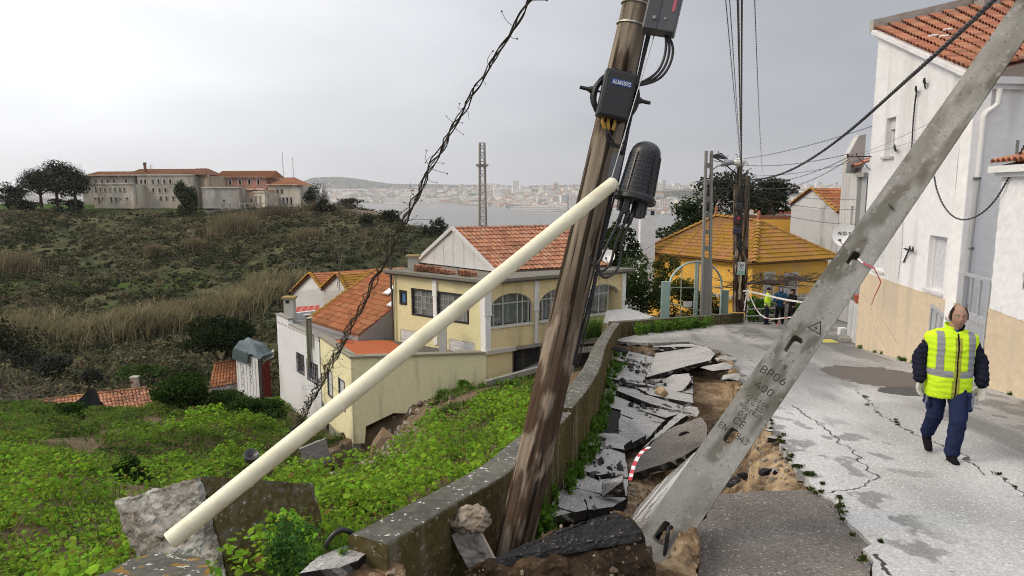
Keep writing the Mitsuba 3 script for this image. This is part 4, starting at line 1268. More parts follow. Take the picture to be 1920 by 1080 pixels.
# the lettering cast into the face
INK = (.055, .052, .045)
mbs = []
for s, x, h, bold, text in ((1.065, .035, .042, 0, '9'), (.955, 0, .062, 0, 'BP06'), (.83, 0, .058, 0, '400'), (.735, .01, .032, 0, 'JC 07 DE'), (.685, .01, .036, 0, '3 9 15'), (.638, .01, .030, 0, 'POSTEJO'), (.575, -.02, .045, 0, '01'), (.505, -.01, .056, 0, 'CE'), (.600 - .185, .0, .050, 0, 'EN12843')):
    tx = meshkit.text_mesh(text, h, .0012, bold=bool(bold))
    q = tx.vertices.copy()
    q[:, 0] -= (q[:, 0].max() + q[:, 0].min()) / 2
    if text == 'EN12843':
        q[:, 0] *= .25 / np.ptp(q[:, 0])
    vv = C0 + CA * s * 1.0 + CS * (x - .005) + q[:, :1] * CS + q[:, 1:2] * CA + (q[:, 2:] + .0003) * CF
    put('lettering', (vv, tx.faces, np.full(vv.shape, INK)), 'matte', parent=K)
tri = lambda r: sg.Polygon([(r * math.sin(a), r * math.cos(a)) for a in (0, 2.094, 4.189)])
sign = tri(.066).difference(tri(.052))
bolt = sg.Polygon([(.004, .022), (-.014, -.006), (-.001, -.004), (-.007, -.026), (.013, .003), (.0, .002)])
mb = MB(INK); o = C0 + CA * 1.475 + CS * .055
ang = -.15
for g_ in (sign, bolt):
    t = trimesh.creation.extrude_polygon(g_, .0015, engine='earcut')
    q = t.vertices
    mb.add(o + q[:, :1] * CS + q[:, 1:2] * CA + q[:, 2:] * CF, t.faces)
put('warning_triangle', mb, 'matte', parent=K, label='triangular high-voltage mark cast into the pole')
mb = MB((.07, .065, .055)); o = C0 + CA * 2.60 + CS * .0
mb.add([o + CS * -.03 + CA * .02 + CF * .001, o + CS * .0 + CA * -.012 + CF * .001, o + CS * .05 - CA * .02 + CF * .001, o + CS * .01 + CA * .012 + CF * .001], [[0, 1, 2], [0, 2, 3]])
put('chip', mb, 'matte', parent=K)
# dark rod standing in the lowest hole
mb = MB((.035, .035, .04)); q = C0 - CA * .44 + CF * .02 - CS * .0
mb.tube([q - CF * .1, q + CF * .03, q + CF * .05 - A(0, 0, .06), q + CF * .06 - A(.03, 0, .34), q + CF * .02 - A(.04, 0, .5)], .016, 9)
put('black_pipe', mb, 'gloss', smooth=True, label='black pipe hanging from the lowest hole of the concrete pole', cat='pipe')
# tape through the upper hole
mb = MB(); q = C0 + CA * 2.11 + CF * .01 + CS * .02
pts = [q, q + CS * .05 - CA * .02 + CF * .02, q + CS * .13 - A(0, 0, .02) + CF * .02, q + CS * .17 - A(-.02, 0, .10), q + CS * .15 - A(0, 0, .22), q + CS * .13 - A(0, 0, .3)]
for i in range(5):
    mb.bar(pts[i], pts[i + 1], .016 if i < 2 else .007, .002, ((.72, .70, .69), (.55, .12, .16), (.50, .03, .05), (.45, .03, .05), (.5, .2, .2))[i], up=(0, 1, 0))
put('barrier_tape', mb, 'gloss', label='strip of red and white tape tied through the upper hole of the concrete pole', cat='tape')

# ------------------------------------------------------------------ guy cable overgrown with a dead creeper
VP = [(-6.355, 17, -5.368), (-3.852, 12.9, -1.916), (-1.542, 8.97, 1.341), (-0.823, 7.66, 2.378), (0.156, 6, 3.568), (0.504, 5.3, 3.976)]
vp0, vp1 = A(VP[0]), A(VP[-1])
vs = CubicSpline([0, .3, .62, .74, .93, 1.0], np.array(VP))
gv = np.random.default_rng(21)
mb = MB((.085, .074, .064))
tt = np.linspace(0, 1, 260)
base = np.array([vs(t) for t in tt])
for k in range(9):
    ph, fr, r0 = gv.uniform(0, 6.28), gv.uniform(9, 26), gv.uniform(.25, 1.0)
    amp = (.012 + .085 * (1 - tt) ** 1.5) * r0
    wob = 1.25 * np.c_[np.cos(tt * fr * 6.28 + ph), np.sin(tt * fr * 2.1 + ph), np.sin(tt * fr * 6.28 + ph)] * amp[:, None]
    wob += (meshkit.fbm(np.c_[tt * 60, tt * 0 + k, tt * 0], 3, k)[:, None] - .5) * A(.10, .08, .06) * (1 - .6 * tt)[:, None]
    e = int(260 * (1 if k < 4 else gv.uniform(.35, .9)))
    mb.tube((base + wob)[:e], (.0085 if k < 3 else gv.uniform(.004, .007)) * (1.25 - .5 * tt[:e]), 5)
K = put('vine_cable', mb, 'matte', smooth=True, label='guy cable wrapped in a dead leafless creeper rising across the sky', cat='creeper')
tw, bud = MB((.07, .06, .05)), MB((.10, .088, .075))
for _ in range(150):
    t = gv.uniform(.02, .97) if gv.random() < .6 else gv.uniform(.02, .45)
    p = vs(t)
    d = unit(A(gv.normal(0, 1), gv.normal(0, .6), gv.normal(.35, .8)))
    L = gv.uniform(.08, .30) * (1.5 - .9 * t)
    if gv.random() < .12 and t < .7:
        L *= 2.4
    pts = [p]
    for s in range(5):
        d = unit(d + gv.normal(0, .28, 3)); pts.append(pts[-1] + d * L / 5)
    tw.tube(pts, np.linspace(.0036, .0018, 6) * (1.25 - .4 * t), 4)
    if gv.random() < .75:
        bud.tm(trimesh.creation.icosphere(0, radius=gv.uniform(.006, .012) * (1.3 - .4 * t)).apply_translation(pts[-1]))
put('twigs', tw, 'matte', parent=K, smooth=True, kind='stuff'); put('buds', bud, 'matte', parent=K, kind='stuff')
mb = MB((.050, .042, .034))
for k in range(46):                                           # the tangle where it meets the ground
    p = A(VP[0]) + gv.normal(0, 1, 3) * A(.45, .5, .12); pts = [p]
    d = unit(gv.normal(0, 1, 3) * A(1, 1, .5) + A(0, 0, .5))
    for s in range(7):
        d = unit(d + gv.normal(0, .4, 3) - A(0, 0, .12)); pts.append(pts[-1] + d * .14)
    mb.tube(pts, .006, 4)
put('root_tangle', mb, 'matte', smooth=True, parent=K)

# ------------------------------------------------------------------ tiled roofs
def tile_shape(w, l, h, kind):
    """one roof tile on a slope: x across, y up the slope, z off the roof; open curved sheet with a visible lower rim"""
    v, f = [], []
    if kind == 'barrel':
        a = np.linspace(0, math.pi, 6)
        for y, s, lift in ((0, 1.0, h * .38), (l, .86, 0)):
            for k in a:
                v.append((math.cos(k) * w * .5 * s, y, math.sin(k) * h * s + lift))
        for y in (0,):
            for k in a:
                v.append((math.cos(k) * w * .42, y + .004, math.sin(k) * h * .80 + h * .38))
        f = [(i, i + 1, i + 7, i + 6) for i in range(5)] + [(i + 1, i, 12 + i, 13 + i) for i in range(5)]
    else:
        prof = ((-.5, 0), (-.46, h), (-.30, h), (-.24, h * .25), (.02, h * .25), (.08, h * .8), (.24, h * .8), (.30, h * .25), (.5, h * .2))
        n = len(prof)
        for y, lift in ((0, .045), (l, 0)):
            for x, z in prof:
                v.append((x * w, y, z + lift))
        for x, z in prof:
            v.append((x * w, .003, z - .015))
        f = [(i, i + 1, i + 1 + n, i + n) for i in range(n - 1)] + [(i + 1, i, 2 * n + i, 2 * n + i + 1) for i in range(n - 1)]
    return np.array(v), np.array(f)


def tile_roof(parent, corners, nx, ny, kind, tones, m, seed, keep=None, limit=300, key='tile', h=.05):
    """covers the slope (eave left, eave right, ridge right, ridge left) with single tiles; past the limit the farthest are one part"""
    e0, e1, r1, r0 = [A(c) for c in corners]
    r = np.random.default_rng(seed)
    nrm = unit(np.cross(e1 - e0, r0 - e0))
    nrm = nrm if nrm[2] > 0 else -nrm
    made = []
    for j in range(ny):
        for i in range(nx):
            a, b = (i + .5) / nx, j / ny
            p = (e0 * (1 - a) + e1 * a) * (1 - b) + (r0 * (1 - a) + r1 * a) * b
            if keep and not keep(a, b, p):
                continue
            up = ((r0 * (1 - a) + r1 * a) - (e0 * (1 - a) + e1 * a)) / ny
            ac = ((e1 - e0) * (1 - b) + (r1 - r0) * b) / nx
            made.append((np.linalg.norm(p - A(EYE)), p, ac, up))
    made.sort(key=lambda q: q[0])
    rest = MB()
    base, shared = {}, {}
    w = np.linalg.norm(made[0][2]); l = np.linalg.norm(made[0][3])
    tv, tf = tile_shape(w, l * 1.10, h, kind)
    for k, (_, p, ac, up) in enumerate(made):
        X, Y = unit(ac), unit(up)
        Z = unit(np.cross(X, Y)); Z = Z if np.dot(Z, nrm) > 0 else -Z
        tw = r.normal(0, .03)
        X, Y = X + Y * tw, Y - X * tw
        tone = int(r.integers(len(tones)))
        if k < limit:
            tone = (tone, int(meshkit.fbm(p * A(1.1, 1.1, 1.6), 4, 3) * 14))
            if tone not in shared:
                shared[tone] = mikit.ply((tv, tf), 'matte', smooth=False, color=weather(m, tv * 1.0 + p, np.full(tv.shape, tones[tone[0]])))
            M = np.eye(4); M[:3, 0], M[:3, 1], M[:3, 2], M[:3, 3] = X, Y, Z, p + nrm * r.normal(.004, .004)
            scene[numbered(parent + '__' + key)] = {**shared[tone], 'to_world': T(M)}
        else:
            rest.add(p + tv[:, :1] * X + tv[:, 1:2] * Y + tv[:, 2:] * Z, tf, tones[tone])
    if rest.v:
        put(key, rest, m, parent=parent, kind='stuff')
    # the boarded slope under the tiles
    return nrm


CLAY = [(.46, .22, .14), (.50, .25, .155), (.42, .19, .12), (.48, .27, .18), (.38, .18, .125)]
OCHRE = [(.38, .20, .075), (.34, .175, .08), (.41, .20, .09), (.31, .165, .075)]


def ridge_tiles(parent, p, q, n, tones, m, seed, w=.2, name='ridge_tile'):
    r = np.random.default_rng(seed)
    p, q = A(p), A(q)
    d = (q - p) / n
    X = unit(np.cross(d, (0, 0, 1))); Z = unit(np.cross(X, d))
    tv, tf = tile_shape(w, np.linalg.norm(d) * 1.12, w * .42, 'barrel')
    for i in range(n):
        o = p + d * i
        put(name, (o + tv[:, :1] * X + tv[:, 1:2] * unit(d) + tv[:, 2:] * Z, tf, np.full(tv.shape, tones[r.integers(len(tones))])), m, parent=parent)


def quad(mb, pts, th=0.0, c=None, down=(0, 0, -1)):
    """a flat plate of thickness th below its corners"""
    P = [A(p) for p in pts]
    n = len(P)
    Q = [p + A(down) * max(th, .01) for p in P]
    f = [(0, i, i + 1) for i in range(1, n - 1)] + [(n, n + i + 1, n + i) for i in range(1, n - 1)]
    for i in range(n):
        j = (i + 1) % n
        f += [(i, i + n, j + n), (i, j + n, j)]
    return mb.add(P + Q, f, c)


# ------------------------------------------------------------------ the pale yellow house
YEL, YEL2, WHT = (.74, .68, .41), (.78, .65, .37), (.80, .80, .79)
C0, LC_, RC_ = A(-1.03, 27.0, 0), A(-5.33, 30.3, 0), A(5.1, 30.9, 0)
BK = LC_ + RC_ - C0
tag('yellow_house', 'pale yellow house with arched veranda windows and a tiled gable roof', 'house')
YH = 'yellow_house'
Fl, Fr_ = Fr(LC_, C0), Fr(C0, RC_)
S0, S1 = -1.75, -1.55
# left facade with its openings
wl = rect(0, -5.6, Fl.L, S0)
for r_ in ((1.2, -3.42, 2.5, -2.3), (2.74, -3.45, 4.45, -2.3), (.47, -3.0, .80, -2.48), (.4, -4.93, 1.95, -4.2), (3.35, -4.93, 4.78, -4.25)):
    wl = wl.difference(rect(*r_))
mb = Fl.poly(MB(YEL), wl, 0, -.2)
wr = rect(0, -4.45, Fr_.L, S0)
bay = Fr_.L / 3
arch = []
for k in range(3):
    x0, x1 = k * bay + .17, (k + 1) * bay - .17
    cx, hw = (x0 + x1) / 2, (x1 - x0) / 2
    a = np.linspace(0, math.pi, 25)
    g_ = sg.Polygon([(x0, -3.56), (x1, -3.56)] + [(cx + hw * math.cos(q), -2.86 + .66 * math.sin(q)) for q in a])
    arch.append(g_)
    wr = wr.difference(g_)
low = rect(.02, -6.9, Fr_.L, -4.45).difference(rect(1.25, -6.6, 2.75, -4.62)).difference(rect(3.2, -6.6, 7, -4.62))
Fr_.poly(mb, wr, 0, -.2, YEL2); Fr_.poly(mb, low, -.02, -.22, YEL2)
Fr(RC_, BK).box(mb, 0, 5.42, -6.9, S0, -.2, 0, YEL2); Fr(BK, LC_).box(mb, 0, Fr_.L, -6.9, S0, -.2, 0, YEL)
put('wall', mb, 'plaster', parent=YH)
# floor and dark rooms behind the openings
mb = MB((.16, .15, .13)); quad(mb, [C0 + A(0, .3, -4.5), RC_ + A(-.3, 0, -4.5), BK + A(0, -.3, -4.5), LC_ + A(.3, 0, -4.5)], .1)
put('floor', mb, 'matte', parent=YH)
# flat roof slab with a drip edge
def grow(pts, d):
    return list(sg.Polygon([p[:2] for p in pts]).buffer(d, join_style=2).exterior.coords)[:-1]
mb = MB((.20, .19, .165)); quad(mb, [(x, y, S1) for x, y in grow([C0, RC_, BK, LC_], .32)], .12); quad(mb, [(x, y, S1 - .125) for x, y in grow([C0, RC_, BK, LC_], .22)], .08, (.16, .15, .135))
put('flat_roof', mb, 'plaster', parent=YH, label='grey weathered roof slab with a dark edge')
# corner and bay pillars
for k, w in ((0, .34), (1, .22), (2, .22), (3, .22)):
    mb = MB(WHT)
    u = k * bay if k < 3 else Fr_.L - .02
    Fr_.box(mb, u - w / 2 + .05 * (k == 0), u + w / 2 + .05 * (k == 0), -3.0, S0, -.02, .07)
    Fr_.box(mb, u - w / 2 + .04 + .05 * (k == 0), u + w / 2 - .04 + .05 * (k == 0), -4.45, -3.0, -.02, .055)
    Fr_.box(mb, u - w / 2 - .02 + .05 * (k == 0), u + w / 2 + .02 + .05 * (k == 0), -3.03, -2.98, -.02, .085)
    if k == 0:
        Fl.box(mb, Fl.L - .30, Fl.L - .0, -3.0, S0, .0, .07); Fl.box(mb, Fl.L - .26, Fl.L - .0, -4.9, -3.0, .0, .055)
    put('pillar', mb, 'plaster_fresh', parent=YH)
mb = MB(WHT); Fl.box(mb, 2.52, 2.72, -4.6, -2.35, .0, .07); Fl.box(mb, 2.50, 2.74, -2.5, S0, .0, .09)
put('pillar', mb, 'plaster_fresh', parent=YH)
# left windows: steel frames with many panes
def pane_window(F, x0, x1, z0, z1, nx, ny, parent, seed, frame=(.055, .05, .048), bars=(.34, .34, .32), depth=-.10):
    mb = MB(frame)
    F.box(mb, x0 - .06, x0 + .02, z0 - .06, z1 + .06, depth, .02); F.box(mb, x1 - .02, x1 + .06, z0 - .06, z1 + .06, depth, .02)
    F.box(mb, x0 - .055, x1 + .055, z0 - .07, z0 + .01, depth, .023); F.box(mb, x0 - .055, x1 + .055, z1 - .01, z1 + .05, depth, .018)
    w = put('window', mb, 'matte', parent=parent)
    mb = MB(bars)
    for i in range(nx + 1):
        x = x0 + (x1 - x0) * i / nx
        F.box(mb, x - .014, x + .014, z0 + .01, z1 - .01, depth + .01, depth + .045)
    for j in range(ny + 1):
        z = z0 + (z1 - z0) * j / ny
        F.box(mb, x0 + .02, x1 - .02, z - .013, z + .013, depth + .012, depth + .042)
    put('glazing_bars', mb, 'matte', parent=w)
    r = np.random.default_rng(seed)
    for j in range(ny):
        for i in range(nx):
            a, b = x0 + (x1 - x0) * (i + .03) / nx, x0 + (x1 - x0) * (i + .97) / nx
            c, d = z0 + (z1 - z0) * (j + .03) / ny, z0 + (z1 - z0) * (j + .97) / ny
            t = r.uniform(.10, .24)
            if r.random() < .07:
                t = .42
            put('pane', F.box(MB((t * .95, t, t)), a, b, c, d, depth + .02, depth + .026), 'gloss', parent=w)
    return w


pane_window(Fl, 1.22, 2.48, -3.40, -2.32, 5, 4, YH, 3)
pane_window(Fl, 2.76, 4.43, -3.43, -2.32, 6, 4, YH, 4)
mb = MB((.055, .05, .05)); Fl.poly(mb, rect(.40, -3.08, .87, -2.42).difference(rect(.50, -2.98, .77, -2.52)), -.1, .02)
w = put('window', mb, 'matte', parent=YH, label='small square window with a dark surround and blue blind')
put('blind', Fl.box(MB((.10, .30, .62)), .53, .77, -2.98, -2.56, -.09, -.08), 'matte', parent=w)
put('blind', Fl.box(MB((.55, .54, .46)), .50, .53, -2.98, -2.52, -.088, -.07), 'matte', parent=w)
# decorative block grilles
def block_grille(F, x0, x1, z0, z1, nx, ny, parent):
    k = tag(numbered(parent + '__grille'), 'white pierced concrete-block grille')
    w, h = (x1 - x0) / nx, (z1 - z0) / ny
    for j in range(ny):
        for i in range(nx):
            g_ = rect(.006, .006, w - .006, h - .006).difference(sg.Point(w * .27, h / 2).buffer(w * .17)).difference(sg.Point(w * .73, h / 2).buffer(w * .17)).difference(rect(w * .40, h * .12, w * .60, h * .28)).difference(rect(w * .40, h * .72, w * .60, h * .88))
            g_ = g_.simplify(.006)
            put('block', F.poly(MB(WHT), shapely.transform(g_, lambda q: q + A(x0 + i * w, z0 + j * h)), -.09, -.01), 'plaster_fresh', parent=k)
    put('backing', F.box(MB((.05, .048, .045)), x0, x1, z0, z1, -.19, -.17), 'matte', parent=k)


block_grille(Fl, .42, 1.93, -4.91, -4.22, 8, 4, YH)
block_grille(Fl, 3.37, 4.76, -4.91, -4.27, 7, 4, YH)
# arched veranda: aluminium sashes with drawn curtains; the last bay is half open
for k, g_ in enumerate(arch):
    x0, z0, x1, z1 = g_.bounds
    fr2 = MB((.42, .43, .42))
    inner = g_.buffer(-.05)
    Fr_.poly(fr2, g_.difference(inner), -.14, -.08)
    cut = [x0 + (x1 - x0) * q for q in ((.10, .32, .66, .78, .92) if k < 2 else (.06, .16, .42, .68))]
    top = -2.62
    for q in cut:
        Fr_.poly(fr2, rect(q - .025, z0, q + .025, z1).intersection(inner), -.135, -.085)
    Fr_.poly(fr2, rect(x0, top - .025, cut[-1], top + .025).intersection(inner), -.13, -.09)
    w = put('window', fr2, 'gloss', parent=YH)
    xs_ = [x0] + cut + [x1]
    for a, b in zip(xs_[:-1], xs_[1:]):
        if k == 2 and a >= cut[-1] - 1e-6:
            continue
        for lo, hi in ((z0, top), (top, z1)):
            pg = rect(a + .028, lo + .028, b - .028, hi - .028).intersection(inner)
            if pg.area > .004:
                put('pane', Fr_.poly(MB(), pg, -.112, -.108), 'glass', parent=w)
    cur = MB()
    pg = inner if k < 2 else inner.intersection(rect(x0, z0, cut[-1], z1))
    lx0, _, lx1, _ = pg.bounds
    n = int((lx1 - lx0) / .11)
    for i in range(n):
        s = rect(lx0 + (lx1 - lx0) * i / n, z0, lx0 + (lx1 - lx0) * (i + 1) / n, z1).intersection(pg)
        if s.area > .002:
            t = .30 + .05 * math.sin(i * 1.7 + k)
            Fr_.poly(cur, s, -.30 - .02 * (i % 2), -.31 - .02 * (i % 2), (t * .92, t, t * .98))
    put('curtain', cur, 'matte', parent=w)
    put('sill', Fr_.box(MB((.60, .58, .52)), x0 - .03, x1 + .03, z0 - .05, z0, -.2, .05), 'plaster_fresh', parent=w)
put('house_plaque', Fr_.box(MB((.58, .55, .45)), 4.95, 5.2, -2.12, -1.92, .0, .02), 'matte', parent=YH)
# ledge and the dark store below
mb = MB((.55, .53, .47)); Fr_.box(mb, -.05, 1.35, -4.62, -4.45, -.05, .12); Fr_.box(mb, 1.35, 3.1, -4.60, -4.47, -.05, .08, (.33, .31, .27)); Fr_.box(mb, 3.1, Fr_.L, -4.60, -4.47, -.05, .08, (.4, .38, .33))
put('ledge', mb, 'plaster', parent=YH)
mb = MB((.12, .11, .10)); Fr_.box(mb, .9, 7.4, -6.9, -4.65, -1.4, -1.3); Fr_.box(mb, 1.9, 2.0, -6.7, -4.65, -1.3, -.24, (.16, .13, .10))
put('store_room', mb, 'matte', parent=YH)
mb = MB((.10, .10, .10))
for i in range(26):
    x = 1.27 + i * .058
    mb.bar(Fr_.p(x, -5.9, -.12), Fr_.p(x + .42, -4.66, -.12), .007)
    mb.bar(Fr_.p(x + .42, -5.9, -.12), Fr_.p(x, -4.66, -.12), .007)
put('wire_mesh', mb, 'matte', parent=YH, kind='stuff')
mb = MB((.10, .075, .06)); Fr_.box(mb, 1.25, 1.33, -6.6, -4.62, -.2, -.02)
put('door_post', mb, 'matte', parent=YH)
# the gable roof set back on the slab
E0, E1, A0, A1 = A(-.68, 29.1, -1.5), A(4.6, 31.3, -1.5), A(-2.67, 31.1, .2), A(2.6, 33.3, .2)
B0, B1 = A0 * 2 - E0, A1 * 2 - E1
B0[2] = B1[2] = -1.5
mb = MB((.70, .70, .71))
quad(mb, [E0 + A(.02, 0, 0), A0, B0], .05, None, down=unit(A1 - A0))
for p, q in ((E0, A0), (B0, A0)):
    mb.bar(p + A(-.05, -.03, .0), q + A(-.05, -.03, .07), .10, .16)
gk = put('gable', mb, 'plaster_fresh', parent=YH, label='white boarded gable end')
mb = MB((.66, .66, .67))
for i in range(1, 8):
    a = i / 8
    p = E0 * (1 - a) + B0 * a
    hgt = (1 - abs(2 * a - 1)) * 1.66
    mb.bar(p + A(-.025, -.012, .0), p + A(-.025, -.012, hgt), .012, .012)
put('board_joint', mb, 'matte', parent=gk, kind='stuff')
mb = MB((.20, .12, .09)); quad(mb, [E0, E1, A1, A0], .06); quad(mb, [B0, B1, A1, A0], .06)
RK = put('roof', mb, 'matte', parent=YH)
tile_roof(RK, [E0 + A(0, 0, .0), E1, A1, A0], 27, 11, 'barrel', CLAY, 'clay', 5, h=.075)
ridge_tiles(RK, A0 + A(0, 0, .02), A1 + A(0, 0, .02), 17, CLAY, 'clay', 6)
tile_roof(RK, [B1, B0, A0, A1], 20, 9, 'barrel', CLAY, 'clay', 7, limit=0, key='back_tile', h=.07)
put('roof_chimney', MB((.45, .44, .40)).box((-4.5, 31.0, -1.3), (.45, .45, .55)).box((-4.5, 31.0, -1.0), (.62, .62, .08), (.30, .24, .12)), 'plaster', parent=YH)
# spare tiles stacked on the slab, each stack a thing
def tile_stack(u, n, w, cols, label):
    k = tag(numbered('tile_stack'), label, 'roof tiles', 'stacks of spare tiles on the flat roof')
    r = np.random.default_rng(int(u * 10))
    o = Fl.p(u, S1, -.12)
    tv, tf = tile_shape(.17, .42, .06, 'barrel')
    for c_ in range(cols):
        for i in range(n - (c_ % 2)):
            p = o + Fl.U * (c_ * .19) + Fl.N * r.uniform(-.04, .04) + A(0, 0, .045 * i + .002)
            a = r.normal(0, .06)
            X, Y = Fl.U * math.cos(a) + Fl.N * math.sin(a), -Fl.N * math.cos(a) + Fl.U * math.sin(a)
            put('tile', (p + tv[:, :1] * X + tv[:, 1:2] * Y + tv[:, 2:] * A(0, 0, 1), tf, np.full(tv.shape, CLAY[r.integers(5)])), 'clay', parent=k)


tile_stack(1.30, 6, .2, 7, 'longest stack of spare clay tiles at the left end of the flat roof')
tile_stack(2.70, 4, .2, 4, 'middle stack of spare clay tiles on the flat roof')
tile_stack(3.85, 5, .2, 4, 'short stack of spare clay tiles nearest the roof corner')
# dishes and aerials
def dish(ctr, r, face, label, mast=0.5, c=(.62, .63, .63), parent=None, text=None):
    f_ = unit(face); U_ = unit(np.cross((0, 0, 1), f_)); V_ = np.cross(f_, U_)
    k = put('satellite_dish', MB(c).lathe(ctr, f_, [(0, -.10 * r), (.45 * r, -.07 * r), (.8 * r, .04 * r), (r, .14 * r), (r, .17 * r), (.78 * r, .08 * r), (.4 * r, -.03 * r), (0, -.06 * r)], 28), 'gloss', smooth=40, label=label, cat='satellite dish')
    mb = MB((.12, .12, .13)); q = A(ctr) + f_ * r * .95 - V_ * r * .55
    mb.bar(A(ctr) - V_ * r * .95 + f_ * .05, q, .02); mb.box(q, (.09, .09, .09))
    put('feed_arm', mb, 'matte', parent=k)
    mb = MB((.35, .35, .35)); mb.bar(A(ctr) - f_ * .12 * r, A(ctr) - f_ * .3 * r, .05); mb.tube([A(ctr) - f_ * .3 * r, A(ctr) - f_ * .3 * r - A(0, 0, mast)], .022, 7)
    put('mast', mb, 'metal', parent=k)
    if text:
        mb = MB((.05, .05, .055))
        for s, (t, off) in enumerate(text):
            tx = meshkit.text_mesh(t, r * .30, .004, bold=True); q = tx.vertices.copy(); q[:, 0] -= q[:, 0].mean(); q[:, 1] -= q[:, 1].mean()
            mb.add(A(ctr) + U_ * (q[:, :1] + off * r) + V_ * (q[:, 1:2] + .1 * r) + f_ * (q[:, 2:] + .02 * r), tx.faces)
        put('lettering', mb, 'matte', parent=k)
    return k


dish((4.273, 31.5, -1.055), .30, (-.75, -.6, .35), 'left of the two white dishes at the veranda roof end', .45)
dish((4.424, 31, -1.031), .31, (-.5, -.8, .35), 'right of the two white dishes at the veranda roof end', .45)
dish((2.619, 33, 0.577), .27, (-.9, -.4, .3), 'small white dish with a tall mast above the clay ridge', .7)
mb = MB((.3, .3, .3)); mb.tube([(2.699, 33, 0.347), (2.682, 33, 1.722)], .02, 6)
put('aerial_mast', mb, 'metal', label='thin mast rising above the clay ridge beside the small dish', cat='aerial')
# ------------------------------------------------------------------ the annexe with the red terrace
A_, B_ = A(-8.65, 30.1, 0), A(-6.35, 26.2, 0)
Cc = C0 + A(-.02, -.03, 0)
YEL3 = (.78, .73, .47)
AX = tag('yellow_annexe', 'pale yellow annexe with a red flat terrace, its corner undermined', 'house')
Fa, Fb = Fr(A_, B_), Fr(B_, Cc)
wa = rect(0, -8.6, Fa.L, -4.58).difference(rect(1.04, -7.0, 1.78, -5.8)).difference(rect(2.72, -7.05, 3.6, -5.8))
wa = wa.difference(sg.Polygon([(.0, -9), (.0, -7.55), (.25, -7.65), (.35, -7.95), (.6, -7.85), (.95, -8.25), (1.0, -9)])).difference(sg.Polygon([(2.5, -9), (2.55, -8.25), (3.2, -8.05), (3.9, -8.3), (3.95, -9)]))
mb = Fa.poly(MB(YEL3), wa, 0, -.25)
wb = rect(0, -8.1, Fb.L, -4.58).difference(sg.Polygon([(.35, -9), (.5, -7.4), (1.6, -6.9), (2.4, -6.95), (2.6, -9)]))
Fb.poly(mb, wb, 0, -.25)
put('wall', mb, 'plaster', parent=AX)
mb = MB((.27, .25, .20)); Fa.box(mb, -.06, Fa.L + .05, -4.59, -4.50, -.30, .06); Fb.box(mb, .0, Fb.L + .1, -4.588, -4.503, -.30, .06)
put('coping', mb, 'plaster', parent=AX)
mb = MB((.25, .24, .21)); Fa.box(mb, 1.1, 2.5, -9.0, -8.3, -.3, .03); Fa.box(mb, 3.95, Fa.L + .02, -9.3, -8.1, -.32, .02)
put('footing', mb, 'plaster', parent=AX, label='grey footing hanging over the washed-out hole')
mb = MB((.40, .125, .062)); quad(mb, [(A_ + A(.2, 0, 0))[:2].tolist() + [-4.7], (-5.45, 29.95, -4.7), (-3.6, 26.72, -4.7), (B_ + A(.1, .2, 0))[:2].tolist() + [-4.7]], .1)
put('terrace', mb, 'plaster_fresh', parent=AX, label='red painted flat terrace')
mb = MB((.13, .125, .11)); quad(mb, [(-5.4, 29.95, -4.695), (-1.15, 26.98, -4.695), (-3.55, 26.72, -4.695)], .1)
put('gutter_strip', mb, 'plaster', parent=AX)
def shutter_window(F, x0, x1, z0, z1, parent, frame=(.11, .11, .12), c=(.56, .57, .58), fw=.07, d=-.05):
    w = put('window', F.poly(MB(frame), rect(x0 - fw, z0 - fw, x1 + fw, z1 + fw).difference(rect(x0, z0, x1, z1)), -.2, .015), 'matte', parent=parent)
    n = int((z1 - z0) / .055)
    for i in range(n):
        z = z0 + (z1 - z0) * i / n
        put('slat', F.box(MB(c), x0, x1, z + .004, z + (z1 - z0) / n - .004, d - .012, d), 'matte', parent=w)
    put('backing', F.box(MB((.2, .2, .2)), x0, x1, z0, z1, d - .04, d - .02), 'matte', parent=w)
    return w


shutter_window(Fa, 1.06, 1.74, -6.95, -5.84, AX)
shutter_window(Fa, 2.76, 3.54, -7.0, -5.84, AX)
mb = MB((.52, .52, .50)); c = A((-2.832, 27.4, -4.888)); c[2] = -4.7
mb.box(c + A(0, 0, .55), (.30, .30, 1.1)); mb.box(c + A(0, 0, 1.14), (.24, .24, .1)); 
k = put('terrace_chimney', mb, 'plaster', label='white stubby chimney with a metal cowl on the red terrace edge', cat='chimney')
put('cowl', MB((.28, .27, .23)).lathe(c + A(0, 0, 1.17), (0, 0, 1), [(.10, 0), (.10, .10), (.19, .12), (.19, .22), (.15, .24), (0, .25)], 14), 'metal', smooth=40, parent=k)
mb = MB((.10, .09, .08)); q = Fl.p(.02, -1.2, .12)
mb.tube([Fl.p(-.02, -.55, .10), Fl.p(-.02, -2.4, .10), Fl.p(.03, -2.42, .10), Fl.p(.03, -5.0, .10)], .05, 8)
put('drainpipe', mb, 'matte', smooth=True, parent=YH, label='dark rusty drainpipe at the left corner')
